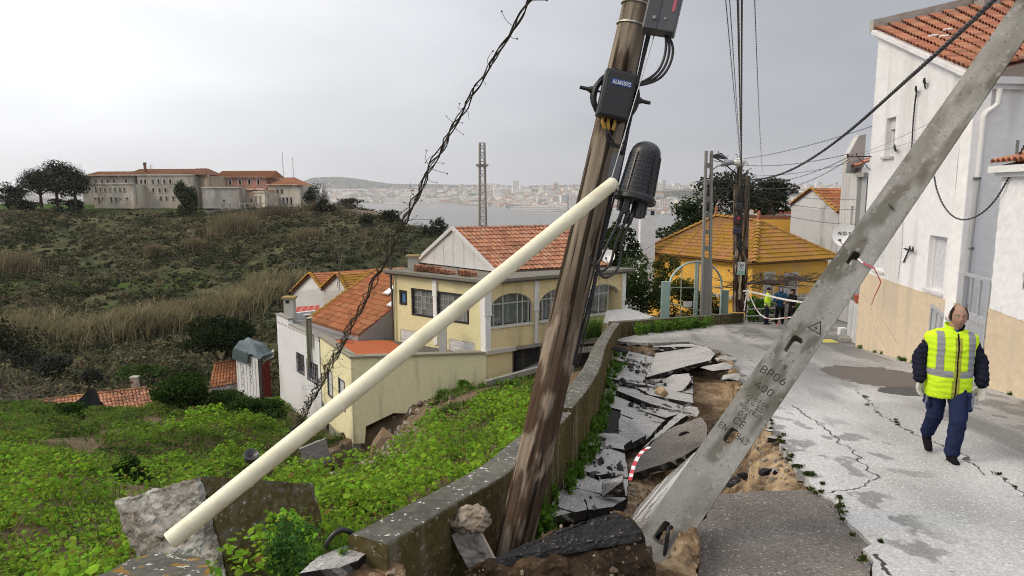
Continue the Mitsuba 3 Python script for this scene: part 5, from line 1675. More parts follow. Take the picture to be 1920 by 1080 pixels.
# planter, white sign and clutter between veranda and parapet
mb = MB((.33, .32, .29)); p0, p1 = A((2.117, 26, -3.855)), A((3.563, 26.6, -3.73))
k = tag('balustrade', 'grey balustrade of pierced blocks behind the parapet, under the veranda', 'balustrade')
Fp = Fr(p0, p1)
n = 6
for i in range(n):
    w = Fp.L / n
    g_ = rect(.01, -.42, w - .01, -.04).difference(sg.Point(w * .3, -.23).buffer(.085)).difference(sg.Point(w * .7, -.23).buffer(.085)).simplify(.01)
    put('block', Fp.poly(MB((.45, .44, .41)), shapely.transform(g_, lambda q: q + A(i * w, 0)), -.06, .06), 'plaster', parent=k)
put('rail', Fp.box(Fp.box(MB((.42, .41, .38)), -.05, Fp.L + .05, -.04, .05, -.1, .1), -.05, Fp.L + .05, -.50, -.42, -.1, .1), 'plaster', parent=k)
mb = MB((.34, .33, .30)); Fp.box(mb, .1, .3, -2.2, -.5, -.1, .1); Fp.box(mb, Fp.L - .3, Fp.L - .1, -2.2, -.5, -.1, .1)
put('post', mb, 'plaster', parent=k)
mb = MB((.27, .27, .26))
v = []
for i in range(29):
    for j in range(2):
        a, b = i / 28, j
        p = A((0.044, 27.2, -5.601)) * (1 - a) * (1 - b) + A((1.165, 27.9, -5.428)) * a * (1 - b) + A((0.27, 28, -5.639)) * (1 - a) * b + A((1.288, 28.7, -5.31)) * a * b
        v.append(p + A(0, 0, .05 * (i % 2)))
f = [(2 * i, 2 * i + 2, 2 * i + 3, 2 * i + 1) for i in range(28)]
mb.add(v, f); put('corrugated_sheet', mb, 'matte', label='grey corrugated sheets leaning in front of the dark store opening', cat='roofing sheet')
p, q = A((-1.029, 26.6, -5.698)), A((2.39, 27.6, -5.03))
put('kerb', MB((.30, .295, .27)).bar(p, q, .22, .2), 'plaster', label='concrete kerb climbing past the dark store opening', cat='kerb')
# ------------------------------------------------------------------ the white house to its left
WHH = tag('white_cottage', 'white cottage with a stained wall, barred windows and orange tiled roof', 'house')
P0 = A(-12.17, 34.7, 0); P1 = A(-8.72, 30.16, 0)
Fw = Fr(P0, P1)
ww = rect(0, -9.4, Fw.L, -4.62).union(sg.Polygon([(0, -4.7), (1.9, -4.7), (1.75, -4.42), (0, -4.35)]))
ww = ww.difference(rect(2.8, -6.8, 3.72, -5.85)).difference(rect(4.16, -6.88, 5.42, -5.95))
mb = Fw.poly(MB((.70, .705, .72)), ww, 0, -.2)
q = P0 + A(1.6, 1.3, 0)
Fr(q, P0).box(mb, 0, Fr(q, P0).L, -9.4, -4.4, -.2, 0)
put('wall', mb, 'plaster', parent=WHH)
mb = MB((.30, .29, .26)); Fw.box(mb, -.04, 1.8, -4.40, -4.33, -.3, .04); Fw.box(mb, 1.8, Fw.L, -4.66, -4.60, -.3, .03)
put('coping', mb, 'plaster', parent=WHH)
mb = MB((.36, .20, .15)); quad(mb, [P0 + A(0, 0, -4.72), P1 + A(0, 0, -4.72), P1 + A(3.2, .5, -4.72), P0 + A(2.5, .4, -4.72)], .1, (.24, .23, .22))
put('flat_roof', mb, 'plaster', parent=WHH)
for x0, x1, z0, z1 in ((2.8, 3.72, -6.8, -5.85), (4.16, 5.42, -6.88, -5.95)):
    w = put('window', Fw.box(MB((.30, .31, .33)), x0, x1, z0, z1, -.17, -.15), 'gloss', parent=WHH)
    mb = MB((.045, .045, .05))
    for i in range(7):
        x = x0 + (x1 - x0) * i / 6
        Fw.box(mb, x - .014, x + .014, z0 - .03, z1 + .03, .02, .048)
    for i in range(5):
        z = z0 + (z1 - z0) * i / 4
        Fw.box(mb, x0 - .03, x1 + .03, z - .012, z + .012, .022, .046)
    put('bars', mb, 'matte', parent=w)
for u, r_, z0, z1, c in ((4.72, .09, -6.2, -3.75, (.17, .165, .12)), (5.02, .075, -5.2, -3.85, (.20, .195, .15))):
    mb = MB(c); mb.tube([Fw.p(u, z0, .12), Fw.p(u, z1, .12)], r_, 10)
    mb.lathe(Fw.p(u, z1, .12), (0, 0, 1), [(r_ * .9, 0), (r_ * 2.1, .03), (r_ * 2.1, .07), (0, .08)], 12, (.42, .42, .40))
    put('flue_pipe', mb, 'matte', smooth=40, parent=WHH)
c = A((-11.288, 34.2, -4.757)); c[2] = -4.7
mb = MB((.50, .49, .45)).box(c + A(0, 0, .62), (.50, .42, 1.25)); mb.box(c + A(0, 0, 1.28), (.66, .56, .09), (.36, .27, .12)); mb.box(c + A(-.05, -.215, 1.08), (.18, .02, .16), (.04, .04, .04))
put('chimney', mb, 'plaster', parent=WHH, label='tall grey chimney with an ochre cap')
e0, e1, r0_, r1_ = A(-10.15, 33.4, -4.45), A(-6.87, 29.8, -4.45), A(-7.2, 35.8, -2.25), A(-3.92, 32.2, -2.25)
mb = MB((.25, .12, .08)); quad(mb, [e0, e1, r1_, r0_], .08); quad(mb, [r0_, r1_, r1_ + A(2.9, 2.4, -2.2), r0_ + A(2.9, 2.4, -2.2)], .08)
mb2 = MB((.30, .30, .305)); quad(mb2, [e1 + A(0, 0, -.02), r1_ + A(0, 0, -.02), A(r1_[0], r1_[1], -4.9), A(e1[0], e1[1], -4.9)], .12, None, down=unit(A(-.7, .7, 0)))
quad(mb2, [e0 + A(0, 0, -.03), e1 + A(0, 0, -.03), e1 + A(.1, .1, -.5), e0 + A(.1, .1, -.5)], .1, (.42, .42, .44), down=(.6, .6, 0))
RK = put('roof', mb, 'matte', parent=WHH)
put('gable', mb2, 'plaster_fresh', parent=WHH, label='bare grey gable wall beside the terrace')
ORG = [(.40, .165, .085), (.44, .19, .095), (.37, .145, .075), (.42, .20, .11)]
tile_roof(RK, [e0, e1, r1_, r0_], 21, 13, 'flat', ORG, 'clay', 12, h=.035)
ridge_tiles(RK, e0 + A(.02, .02, .03), r0_ + A(0, 0, .03), 12, OCHRE, 'clay_lichen', 13, .24, 'verge_tile')
for a, b in ((.66, .62), (.93, .46)):
    o = (e0 * (1 - a) + e1 * a) * (1 - b) + (r0_ * (1 - a) + r1_ * a) * b + A(-.05, -.05, .09)
    X, Y = unit(e1 - e0), unit(r0_ - e0)
    w = put('skylight', MB((.50, .50, .50)).obox(o, X * .5, Y * .95, np.cross(X, Y) * .07), 'matte', parent=RK)
    put('pane', MB((.62, .65, .70)).obox(o + X * .05 + Y * .05 + np.cross(X, Y) * .072, X * .4, Y * .85, np.cross(X, Y) * .006), 'gloss', parent=w)
# two old gabled cottages behind
def cottage(name, lf, ap, rt_, back, drop, label, wall, tones, m, seed, nx, ny, far_back=None):
    lf, ap, rt_, back = A(lf), A(ap), A(rt_), A(back)
    k = tag(numbered(name), label, 'house')
    mb = MB(wall)
    quad(mb, [lf, ap, rt_, rt_ - A(0, 0, drop), lf - A(0, 0, drop)], .15, None, down=unit(back))
    quad(mb, [rt_, rt_ + back, rt_ + back - A(0, 0, drop), rt_ - A(0, 0, drop)], .15, None, down=unit(A(-back[1], back[0], 0)))
    put('wall', mb, 'plaster', parent=k)
    o = -unit(back) * .15
    mb = MB((.24, .12, .08)); quad(mb, [rt_ + o, rt_ + back, ap + back, ap + o], .06); quad(mb, [lf + o, lf + back, ap + back, ap + o], .06)
    R = put('roof', mb, 'matte', parent=k)
    tile_roof(R, [rt_ + o, rt_ + back, ap + back, ap + o], nx, ny, 'flat', tones, m, seed, limit=300, h=.04)
    tile_roof(R, [lf + back, lf + o, ap + o, ap + back], nx, ny, 'flat', tones, m, seed + 1, limit=0, key='back_tile', h=.04)
    ridge_tiles(R, rt_ + o + A(0, 0, .03), ap + o + A(0, 0, .03), 8, OCHRE, 'clay_lichen', seed + 2, .26, 'verge_tile')
    ridge_tiles(R, lf + o + A(0, 0, .03), ap + o + A(0, 0, .03), 8, OCHRE, 'clay_lichen', seed + 3, .26, 'verge_tile')
    return k


cottage('old_cottage', (-13.41, 41.5, -4.263), (-11.92, 40.5, -2.984), (-10.923, 39.2, -3.666), A(5.0, 3.2, 0), 4.5, 'old cottage with peeling white gable and ochre-edged tiles behind the chimney', (.60, .60, .59), ORG, 'clay', 21, 18, 7)
cottage('old_cottage', (-10.902, 39, -3.73), (-9.71, 38.2, -2.701), (-8.855, 37, -3.495), A(5.6, 2.8, .1), 4.5, 'pale cottage with lichen-stained tiles behind the orange roof', (.50, .49, .46), OCHRE, 'clay_lichen', 31, 20, 7)
mb = MB((.42, .10, .07))
p0, p1, p2, p3 = A((-12.025, 36.5, -4.739)), A((-10.337, 36, -4.444)), A((-10.838, 38, -4.466)), A((-12.327, 38.5, -4.643))
for i in range(12):
    a, b = i / 12, (i + .86) / 12
    quad(mb, [p0 * (1 - a) + p1 * a, p0 * (1 - b) + p1 * b, p3 * (1 - b) + p2 * b, p3 * (1 - a) + p2 * a], .05, (.42, .10, .08) if i % 3 else (.50, .22, .18))
put('porch_roof', mb, 'matte', parent=WHH, label='red sheet-metal lean-to roof behind the chimney')
# aerials on the roofs
def aerial(base, top, label, arms=5):
    mb = MB((.20, .20, .20)); base, top = A(base), A(top)
    mb.tube([base, top], .018, 6)
    d = unit(A(1, .3, 0)); q = top - A(0, 0, .08)
    mb.bar(q - d * .2, q + d * 1.0, .018)
    for i in range(arms):
        c = q + d * (-.1 + i * .25); mb.bar(c - A(-.3, 1, 0) * .2, c + A(-.3, 1, 0) * .2, .010)
    put('aerial', mb, 'metal', label=label, cat='aerial')


aerial((-11.591, 35.5, -4.126), (-11.51, 35.5, -1.751), 'bent television aerial over the grey chimney')
aerial((-9.439, 37, -3.495), (-9.438, 37, -1.066), 'tall aerial rising from the lichen-stained cottage roof')
aerial((-9.321, 36, -3.203), (-9.002, 36, -1.435), 'second thin aerial on the lichen-stained cottage roof', 3)
aerial((-5.458, 30.6, -1.451), (-5.459, 30.6, -0.536), 'short grey mast at the left corner of the yellow house', 2)
# ------------------------------------------------------------------ shed with a tarpaulin, and the low houses in the valley
SH = tag('garden_shed', 'white sheet-metal shed with a dark green tarpaulin roof', 'shed')
q0, q1, q2 = A((-16.178, 39, -8.705)), A((-13.89, 36.6, -8.653)), A((-13.895, 38.2, -8.17))
F1, F2 = Fr(A(q0[0], q0[1], 0), q1), Fr(A(q1[0], q1[1], 0), q2)
zt, zb = -7.25, -9.8
for i in range(16):
    w = F1.L / 16
    put('panel', F1.box(MB((.62, .63, .64)), i * w, (i + .9) * w, zb, zt - .02 * (i % 2), -.03 - .02 * (i % 2), .0 - .02 * (i % 2)), 'plaster_fresh', parent=SH)
mb = MB((.20, .045, .035))
for i in range(6):
    F2.box(mb, .25, F2.L, zb + i * .36, zb + i * .36 + .32, -.05, .0)
put('door', mb, 'matte', parent=SH, label='dark red slatted door')
put('post', F2.box(MB((.10, .09, .085)), .0, .25, zb, zt + .1, -.1, .02), 'matte', parent=SH)
r = np.random.default_rng(8)
n = 26
gx, gy = np.meshgrid(np.linspace(0, 1, n), np.linspace(0, 1, n))
o = q0 + A(-.2, -.1, 0); ex, ey = q1 - q0 + A(.35, -.35, 0), q2 - q1 + A(.2, .2, 0)
V = np.stack([o + ex * a + ey * b for a, b in zip(gx.ravel(), gy.ravel())])
edge = np.minimum(np.minimum(gx, 1 - gx), np.minimum(gy, 1 - gy)).ravel()
V[:, 2] = zt + .12 + .45 * smooth01(edge / .3) + .38 * (meshkit.fbm(np.c_[gx.ravel() * 5, gy.ravel() * 5, 0 * gx.ravel()], 4, 3) - .5) - .55 * (edge < .001) * (gx.ravel() < .6)
i, j = np.meshgrid(np.arange(n - 1), np.arange(n - 1)); a = i * n + j
f = np.stack([a, a + 1, a + n + 1, a + n], -1).reshape(-1, 4); f = np.vstack([f[:, :3], f[:, [0, 2, 3]]])
put('tarpaulin', (V, f, np.full(V.shape, (.035, .060, .066))), 'gloss', smooth=True, parent=SH)
mb = MB((.10, .08, .22))
for k_ in range(10):                                           # sprayed marks down the shed side
    u = .75 + .06 * (k_ % 3); F1.box(mb, u, u + .07 + .05 * (k_ % 2), zt - .25 - k_ * .2, zt - .12 - k_ * .2, .004, .006)
for k_ in range(8):
    u = 1.95 + .05 * (k_ % 2); F1.box(mb, u, u + .05 + .05 * (k_ % 3), zt - .25 - k_ * .2, zt - .15 - k_ * .2, .004, .006, (.08, .08, .09))
put('graffiti', mb, 'matte', parent=SH)
mb = MB((.62, .62, .62)); quad(mb, [(-14.452, 38.4, -7.465), (-13.799, 38.6, -7.166), (-13.462, 37.6, -7.329), (-13.972, 37.4, -7.525)], .05)
put('roof_sheet', mb, 'matte', parent=SH)


def long_house(name, e0, e1, r0_, r1_, nx, ny, label, seed, tones=CLAY, wall=(.5, .48, .44)):
    e0, e1, r0_, r1_ = map(A, (e0, e1, r0_, r1_))
    k = tag(numbered(name), label, 'house')
    mb = MB(wall)
    quad(mb, [e0, e1, e1 - A(0, 0, 3), e0 - A(0, 0, 3)], .15, None, down=unit(A(r0_[0] - e0[0], r0_[1] - e0[1], 0)))
    quad(mb, [e1, r1_, A(2 * r1_[0] - e1[0], 2 * r1_[1] - e1[1], e1[2]), A(2 * r1_[0] - e1[0], 2 * r1_[1] - e1[1], e1[2] - 3), e1 - A(0, 0, 3)], .15, None, down=unit(e0 - e1))
    quad(mb, [e0, r0_, A(2 * r0_[0] - e0[0], 2 * r0_[1] - e0[1], e0[2]), A(2 * r0_[0] - e0[0], 2 * r0_[1] - e0[1], e0[2] - 3), e0 - A(0, 0, 3)], .15, None, down=unit(e1 - e0))
    put('wall', mb, 'plaster', parent=k)
    mb = MB((.22, .11, .08)); quad(mb, [e0, e1, r1_, r0_], .08); b0, b1 = r0_ * 2 - e0, r1_ * 2 - e1; b0[2] = e0[2]; b1[2] = e1[2]
    quad(mb, [b0, b1, r1_, r0_], .08, CLAY[0])
    R = put('roof', mb, 'clay', parent=k)
    tile_roof(R, [e0, e1, r1_, r0_], nx, ny, 'barrel', tones, 'clay', seed, limit=300, h=.07)
    ridge_tiles(R, r0_ + A(0, 0, .03), r1_ + A(0, 0, .03), max(6, nx // 2), OCHRE, 'clay', seed + 1, .24)
    return k


k = long_house('valley_house', (-29.0, 38.9, -12.6), (-21.6, 42.6, -12.6), (-31.413, 42.2, -11.551), (-23.766, 46, -11.504), 40, 10, 'long low house with a weathered clay roof in the valley, far left', 41)
c = A((-26.534, 46.6, -11.409)); put('chimney', MB((.40, .39, .36)).box(c - A(0, 0, .3), (.4, .4, 1.3)).box(c + A(0, 0, .36), (.52, .52, .07)), 'plaster', parent=k)
long_house('valley_house', (-21.5, 47.0, -12.0), (-19.0, 49.0, -12.0), (-22.2, 49.5, -10.9), (-20.0, 51.2, -10.9), 14, 7, 'small red-roofed house half hidden behind the dark tree in the valley', 44, ORG, (.62, .61, .60))
# black shade netting strung below the long roof
mb = MB((.028, .03, .033)); g2 = np.random.default_rng(2)
xs_ = np.linspace(0, 1, 40); v = []
for a in xs_:
    p = A(-26.6, 33.9, -9.25) * (1 - a) + A(-20.7, 33.4, -9.15) * a
    sag = .5 * (1 - (2 * a - .1) ** 2) if a < .55 else .1
    h = .42 + .12 * math.sin(a * 5) ** 2 + (.65 * smooth01((a - .72) / .2)) * (1 - smooth01((a - .93) / .07))
    v += [p + A(.04 * math.sin(a * 40), .05 * math.cos(a * 31), -.6), p + A(0, .05 * math.sin(a * 50), h * (1 if a < .97 else .8))]
mb.add(v, [(2 * i, 2 * i + 2, 2 * i + 3, 2 * i + 1) for i in range(39)])
put('shade_net', mb, 'matte', smooth=True, label='black shade netting sagging in front of the long clay roof', cat='netting')
mb = MB((.62, .58, .40)); mb.tube([(-27.88, 37, -10.254), (-27.576, 36.8, -10.435), (-27.217, 36.6, -10.645)], [.10, .16, .05], 8)
put('plastic_drum', mb, 'gloss', smooth=True, label='pale yellowed drum beside the black netting, far left', cat='drum')

# ------------------------------------------------------------------ the tall white house beside the road
WHITE, BEIGE = (.78, .785, .80), (.62, .515, .375)
F0, F1 = A(10.48, 20.33, 0), A(9.45, 14.34, 0)
HW = tag('white_house', 'tall white house with a beige lower band and clay tiled roof beside the road', 'house')
Fs = Fr(F0, F1)
top = lambda u: 6.42 - .352 * u
body = sg.Polygon([(0, -.42), (Fs.L, -.40), (Fs.L, top(Fs.L)), (0, top(0))])


def on_wall(px0, px1, py0, py1):
    """(u0, u1, z0, z1) of a window on the side wall, from its measured outline"""
    o = []
    for px in (px0, px1):
        k = (px - 960) / 1280
        o.append((k * F0[1] - F0[0]) / (Fs.U[0] - k * Fs.U[1]))
    y = F0[1] + Fs.U[1] * (o[0] + o[1]) / 2
    return min(o), max(o), 2 - (py1 - 355) / 1280 * y, 2 - (py0 - 355) / 1280 * y


wins = [(1.14, 1.82, 2.88, 3.92), (.90, 1.80, -.25, .86), (4.52, 5.42, -.30, .95)]
for w in wins:
    body = body.difference(rect(w[0], w[2], w[1], w[3]))
mb = Fs.poly(MB(WHITE), body, 0, -.3)
mb = Fs.poly(mb, sg.Polygon([(-.02, -3.6), (Fs.L, -3.0), (Fs.L, -.40), (-.02, -.42)]), .015, -.3, BEIGE)
F2 = Fr(A(9.46, 14.34, 0), A(14, 15.0, 0))
F2.poly(mb, rect(0, -3.2, F2.L, 4.15), 0, -.3, (.84, .84, .84))
Fr(A(14.5, 21.2, 0), F0).poly(mb, rect(0, -4, 4.1, 6.3), 0, -.3, WHITE)
put('wall', mb, 'plaster_fresh', parent=HW, fine=.06)
mb = MB((.74, .74, .75))
mb.bar(Fs.p(-.1, top(-.1) + .02, .09), Fs.p(Fs.L - .05, top(Fs.L) + .02, .09), .18, .10); mb.bar(Fs.p(-.1, top(-.1) - .07, .04), Fs.p(Fs.L - .05, top(Fs.L) - .07, .04), .10, .07)
F2.box(mb, .22, F2.L, 4.12, 4.26, -.05, .16); F2.box(mb, .2, F2.L, 4.02, 4.12, -.05, .09)
put('gutter', mb, 'plaster_fresh', parent=HW, fine=.2)
RED = [(.46, .20, .125), (.42, .175, .11), (.50, .225, .14), (.38, .165, .11), (.47, .245, .16)]
e0, e1, r1_, r0_ = Fs.p(Fs.L - .1, top(Fs.L) + .10, .10), Fs.p(-.12, top(0) + .12, .10), A(15.4, 21.2, 7.75), A(12.9, 15.3, 5.15)
mb = MB((.20, .10, .08)); quad(mb, [e0 - A(0, 0, .06), e1 - A(0, 0, .06), r1_ - A(0, 0, .06), r0_ - A(0, 0, .06)], .08)
quad(mb, [e0 + A(.05, 0, -.05), r0_ + A(0, 0, -.08), A(12.9, 14.9, 4.2), A(9.7, 14.45, 4.2)], .04, (.20, .17, .15), down=(0, .3, -.2))
RK = put('roof', mb, 'matte', parent=HW)
tile_roof(RK, [e0, e1, r1_, r0_], 27, 12, 'barrel', RED, 'clay', 51, h=.085)
mb = MB((.36, .34, .30))
d = unit(r1_ - e1)
cap = trimesh.Trimesh(*MB().obox(e1 + A(-.02, .02, -.1), d * np.linalg.norm(r1_ - e1), A(-.02, .16, 0), A(0, 0, .38)).mesh()[:2])
cap = rough(cap, .09, .02, .3, 8)
put('mortar_cap', (cap.vertices, cap.faces, np.full(cap.vertices.shape, (.42, .40, .36))), 'plaster', parent=RK, fine=.06, label='rough mortar capping along the top edge of the roof')
for i, (a, b) in enumerate(((.50, .19), (.55, .15), (.60, .27))):
    p = (e1 * a + e0 * (1 - a)) * (1 - b) + (r1_ * a + r0_ * (1 - a)) * b + A(0, 0, .09)
    t = rough(trimesh.creation.icosphere(2, radius=.10).apply_scale([1.2, .9, .5]).apply_translation(p), .05, .03, .1, i)
    put('mortar_dab', (t.vertices, t.faces, np.full(t.vertices.shape, (.66, .65, .63))), 'matte', smooth=True, parent=RK, label='white dab of mortar')
# chimney of concrete blocks at the top edge
p = A((13.657, 20.6, 7.063)); p[2] = 7.0
mb = MB((.30, .29, .275))
for i in range(4):
    mb.box(p + A(0, 0, .2 + .42 * i), (.46, .46, .40)); mb.box(p + A(0, -.235, .2 + .42 * i), (.11, .01, .26), (.06, .06, .06)) if i % 2 else None
put('chimney', mb, 'plaster', parent=HW, label='concrete-block chimney')
# windows
u0, u1, z0, z1 = wins[0]
w = put('window', Fs.poly(MB((.72, .72, .73)), rect(u0, z0, u1, z1).difference(rect(u0 + .06, z0 + .07, (u0 + u1) / 2 - .03, z1 - .07)).difference(rect((u0 + u1) / 2 + .03, z0 + .07, u1 - .06, z1 - .07)), -.24, -.18), 'matte', parent=HW, label='small white casement window high on the wall')
for a, b in ((u0 + .06, (u0 + u1) / 2 - .03), ((u0 + u1) / 2 + .03, u1 - .06)):
    put('pane', Fs.box(MB((.16, .17, .18)), a, b, z0 + .07, z1 - .07, -.22, -.212), 'gloss', parent=w)
put('lintel_box', Fs.box(MB((.62, .62, .62)), u0, u1, z1 - .30, z1, -.17, -.12), 'matte', parent=w)
put('sill', Fs.box(MB((.55, .54, .53)), u0 - .08, u1 + .08, z0 - .06, z0, -.2, .07), 'plaster_fresh', parent=w)
for u0, u1, z0, z1 in wins[1:]:
    w = put('window', Fs.poly(MB((.70, .70, .71)), rect(u0, z0, u1, z1).difference(rect(u0 + .05, z0 + .04, u1 - .05, z1 - .04)), -.20, -.10), 'matte', parent=HW, label='window closed by a white roller shutter')
    n = int((z1 - z0 - .08) / .048)
    for i in range(n):
        z = z0 + .04 + (z1 - z0 - .08) * i / n
        put('slat', Fs.box(MB((.70, .71, .74)), u0 + .05, u1 - .05, z + .005, z + .043, -.16, -.135), 'matte', parent=w)
    put('backing', Fs.box(MB((.3, .3, .3)), u0 + .04, u1 - .04, z0 + .03, z1 - .03, -.19, -.17), 'matte', parent=w)
    put('sill', Fs.box(MB((.62, .61, .60)), u0 - .05, u1 + .05, z0 - .06, z0, -.12, .05), 'plaster_fresh', parent=w)
# iron brackets for the overhead lines
IRON = (.05, .05, .055)
def bracket(o, out, drop, parent, label=None, lift=0):
    o = A(o); mb = MB(IRON)
    mb.bar(o, o + out, .035, .03); mb.bar(o - A(0, 0, drop), o + out * .55, .03, .025)
    for q in (.95, .6):
        mb.lathe(o + out * q + A(0, 0, .01), (0, 0, 1), [(.02, 0), (.028, .03), (.016, .06), (.02, .08), (0, .1)], 8)
    k = put('bracket', mb, 'matte', parent=parent)
    if label:
        tag(k, label)


bracket(Fs.p(.12, 2.95, .0), Fs.N * .62 - Fs.U * .2, .4, HW)
bracket(Fs.p(1.95, 3.05, .0), Fs.N * .15 + Fs.U * .35, .05, HW)
bracket(Fs.p(3.15, .52, .02), Fs.U * .75 + Fs.N * .08, .35, HW)
bracket(Fs.p(2.6, 1.55, .02), Fs.U * .3 + Fs.N * .05, .1, HW)
bracket(Fs.p(3.1, 4.38, .02), Fs.U * .25 + Fs.N * .12, .12, HW)
bracket(Fs.p(3.6, 4.5, .02), Fs.U * .2 + Fs.N * .12, .12, HW)
mb = MB(IRON)
for k in range(2):
    mb.tube([Fs.p(3.15 + .05 * k, 4.28, .06), Fs.p(3.1 + .03 * k, 3.7, .05), Fs.p(3.14 + .03 * k, 3.1, .05), Fs.p(3.13, 2.4, .05)], .012, 5)
put('service_cable', mb, 'matte', parent=HW, smooth=True)
mb = MB((.3, .3, .3)); mb.tube([Fs.p(5.65 + .05 * math.sin(z * 2), z, .008) for z in np.linspace(3.4, .9, 14)], .007, 4)
mb.tube([Fs.p(2.9 + .06 * math.sin(z * 3), z, .008) for z in np.linspace(2.2, -.3, 12)], .005, 4)
put('wall_cable', mb, 'matte', parent=HW)
# hairline cracks in the beige band
mb = MB((.16, .13, .10)); g3 = np.random.default_rng(5)
for pts in ([(.25, -1.05), (.9, -1.28), (1.15, -1.42), (1.3, -1.8), (1.7, -1.95), (2.3, -2.2)], [(2.2, -1.6), (2.75, -1.75), (3.1, -1.9)], [(1.2, -1.85), (1.1, -2.3), (1.15, -2.7), (1.05, -3.1)], [(1.5, -2.2), (1.45, -2.9)], [(2.0, -.5), (2.05, -1.2)]):
    q = jag(pts, .03, .06, int(pts[0][0] * 50))
    for a, b in zip(q[:-1], q[1:]):
        mb.bar(Fs.p(a[0], a[1], .0152), Fs.p(b[0], b[1], .0152), .006, .003, up=tuple(Fs.N))
put('crack', mb, 'matte', parent=HW, kind='stuff')
mb = MB((.60, .60, .61)); qn = [F2.p(.42, 4.02, .12), F2.p(.42, 3.75, .12), F2.p(.38, 3.68, .11), F2.p(.20, 3.55, .09), F2.p(.16, 3.45, .08), F2.p(.16, 2.2, .08), F2.p(.12, 1.0, .08), F2.p(.10, -1.4, .08)]
mb.tube(qn[:6], .055, 12, (.72, .72, .72)); mb.tube(qn[5:], .052, 12, (.40, .41, .42))
for z in (2.2, .75, -.6):
    mb.lathe(F2.p(.14, z, .08), (0, 0, 1), [(.06, 0), (.072, .005), (.072, .045), (.06, .05)], 12, (.14, .14, .14))
mb.tube([F2.p(.03, -.35, .11), F2.p(.03, -1.3, .11)], .012, 6, (.38, .20, .08))
put('drainpipe', mb, 'matte', smooth=40, parent=HW, label='white and grey drainpipe with a swan neck')
mb = MB((.20, .20, .20)); mb.tube([F2.p(1.15, 2.55, .0), F2.p(1.15, 2.55, .12), F2.p(1.0, 2.56, .16), F2.p(.92, 2.62, .16), F2.p(.92, 3.0, .16)], .028, 8)
mb.lathe(F2.p(1.15, 2.55, .0), F2.N, [(.1, 0), (.09, .02), (0, .025)], 10, (.33, .32, .31))
put('pipe_stub', mb, 'matte', smooth=40, parent=HW)
for i in range(3):                                              # raised house number
    tx = meshkit.text_mesh('600'[i], .11, .008); q = tx.vertices
    o = Fs.p(5.35 + i * .22, -.62 - .06 * i + .0, .017)
    put('number', (o + q[:, :1] * Fs.U + q[:, 1:2] * A(0, 0, 1) + q[:, 2:] * Fs.N, tx.faces, np.full(q.shape, (.55, .55, .56))), 'matte', parent=HW)
# roughcast wing nearer the camera
G0, G1 = A(8.99, 12.68, 0), A(7.75, 7.2, 0)
WG = tag('roughcast_wing', 'roughcast white wing with a beige foot and small tiled eave, nearest right', 'house')
Fg = Fr(G0, G1)
bodyg = rect(0, -.22, Fg.L, 2.34).difference(rect(1.12, .30, 1.75, .86))
def roughcast(F, poly, n0, n1, c, seed, amp, step=.045):
    """a wall face with real relief"""
    x0, z0, x1, z1 = poly.bounds
    v, f = sheet(np.linspace(x0, x1, int((x1 - x0) / step) + 1), np.linspace(z0, z1, int((z1 - z0) / step) + 1), lambda X, Y: amp * (meshkit.fbm(np.stack([X / .07, Y / .07, 0 * X], -1), 3, seed) - .5))
    cen = v[f].mean(1)
    f = f[shapely.contains_xy(poly, cen[:, 0], cen[:, 1])]
    return F.o + v[:, :1] * F.U + v[:, 1:2] * F.Z + (n0 + v[:, 2:]) * F.N, f, np.full(v.shape, c)


mb = MB(WHITE); Fg.poly(mb, bodyg, -.03, -.3); Fg.poly(mb, rect(0, -3, Fg.L, -.22), -.02, -.3, BEIGE)
Fr(A(10.2, 12.9, 0), G0).box(mb, 0, 1.2, -3, 2.34, -.3, -.01)
put('wall', mb, 'plaster_fresh', parent=WG, fine=.2)
put('roughcast', roughcast(Fg, bodyg, 0, 0, WHITE, 3, .030), 'plaster_fresh', parent=WG, smooth=True, fine=.3)
put('foot', roughcast(Fg, rect(0, -3.0, Fg.L, -.22), .012, 0, BEIGE, 5, .026), 'plaster_fresh', parent=WG, smooth=True, fine=.3)
put('vent', Fg.box(Fg.box(MB((.50, .485, .44)), 1.12, 1.75, .30, .86, -.12, -.05), 1.16, 1.71, .34, .82, -.05, -.02, (.56, .55, .50)), 'plaster', parent=WG, label='small blocked window')
mb = MB((.74, .74, .75)); Fg.box(mb, -.12, Fg.L, 2.30, 2.42, -.1, .20); Fg.box(mb, -.08, Fg.L, 2.22, 2.30, -.1, .10)
put('gutter', mb, 'plaster_fresh', parent=WG, fine=.3)
a0, a1 = Fg.p(-.10, 2.44, .16), Fg.p(3.4, 2.44, .16)
up = A(1.7, -.35, .50)
mb = MB((.2, .1, .08)); quad(mb, [a1 - A(0, 0, .05), a0 - A(0, 0, .05), a0 + up - A(0, 0, .05), a1 + up - A(0, 0, .05)], .05)
RK = put('roof', mb, 'matte', parent=WG)
tile_roof(RK, [a1, a0, a0 + up, a1 + up], 17, 4, 'barrel', RED, 'clay', 61, h=.085)
t = rough(trimesh.Trimesh(*MB().obox(Fg.p(.45, 2.62, -.55), Fg.U * 3, -Fg.N * .3, A(0, 0, .45)).mesh()[:2]), .08, .10, .25, 9)
put('mortar_cap', (t.vertices, t.faces, np.full(t.vertices.shape, (.45, .44, .41))), 'plaster', parent=RK, fine=.06)
mb = MB((.55, .54, .52)); mb.tube([Fg.p(.05, 3.02, -.55), Fg.p(3, 3.05, -.6)], .03, 7)
put('pipe', mb, 'matte', parent=WG, smooth=True)
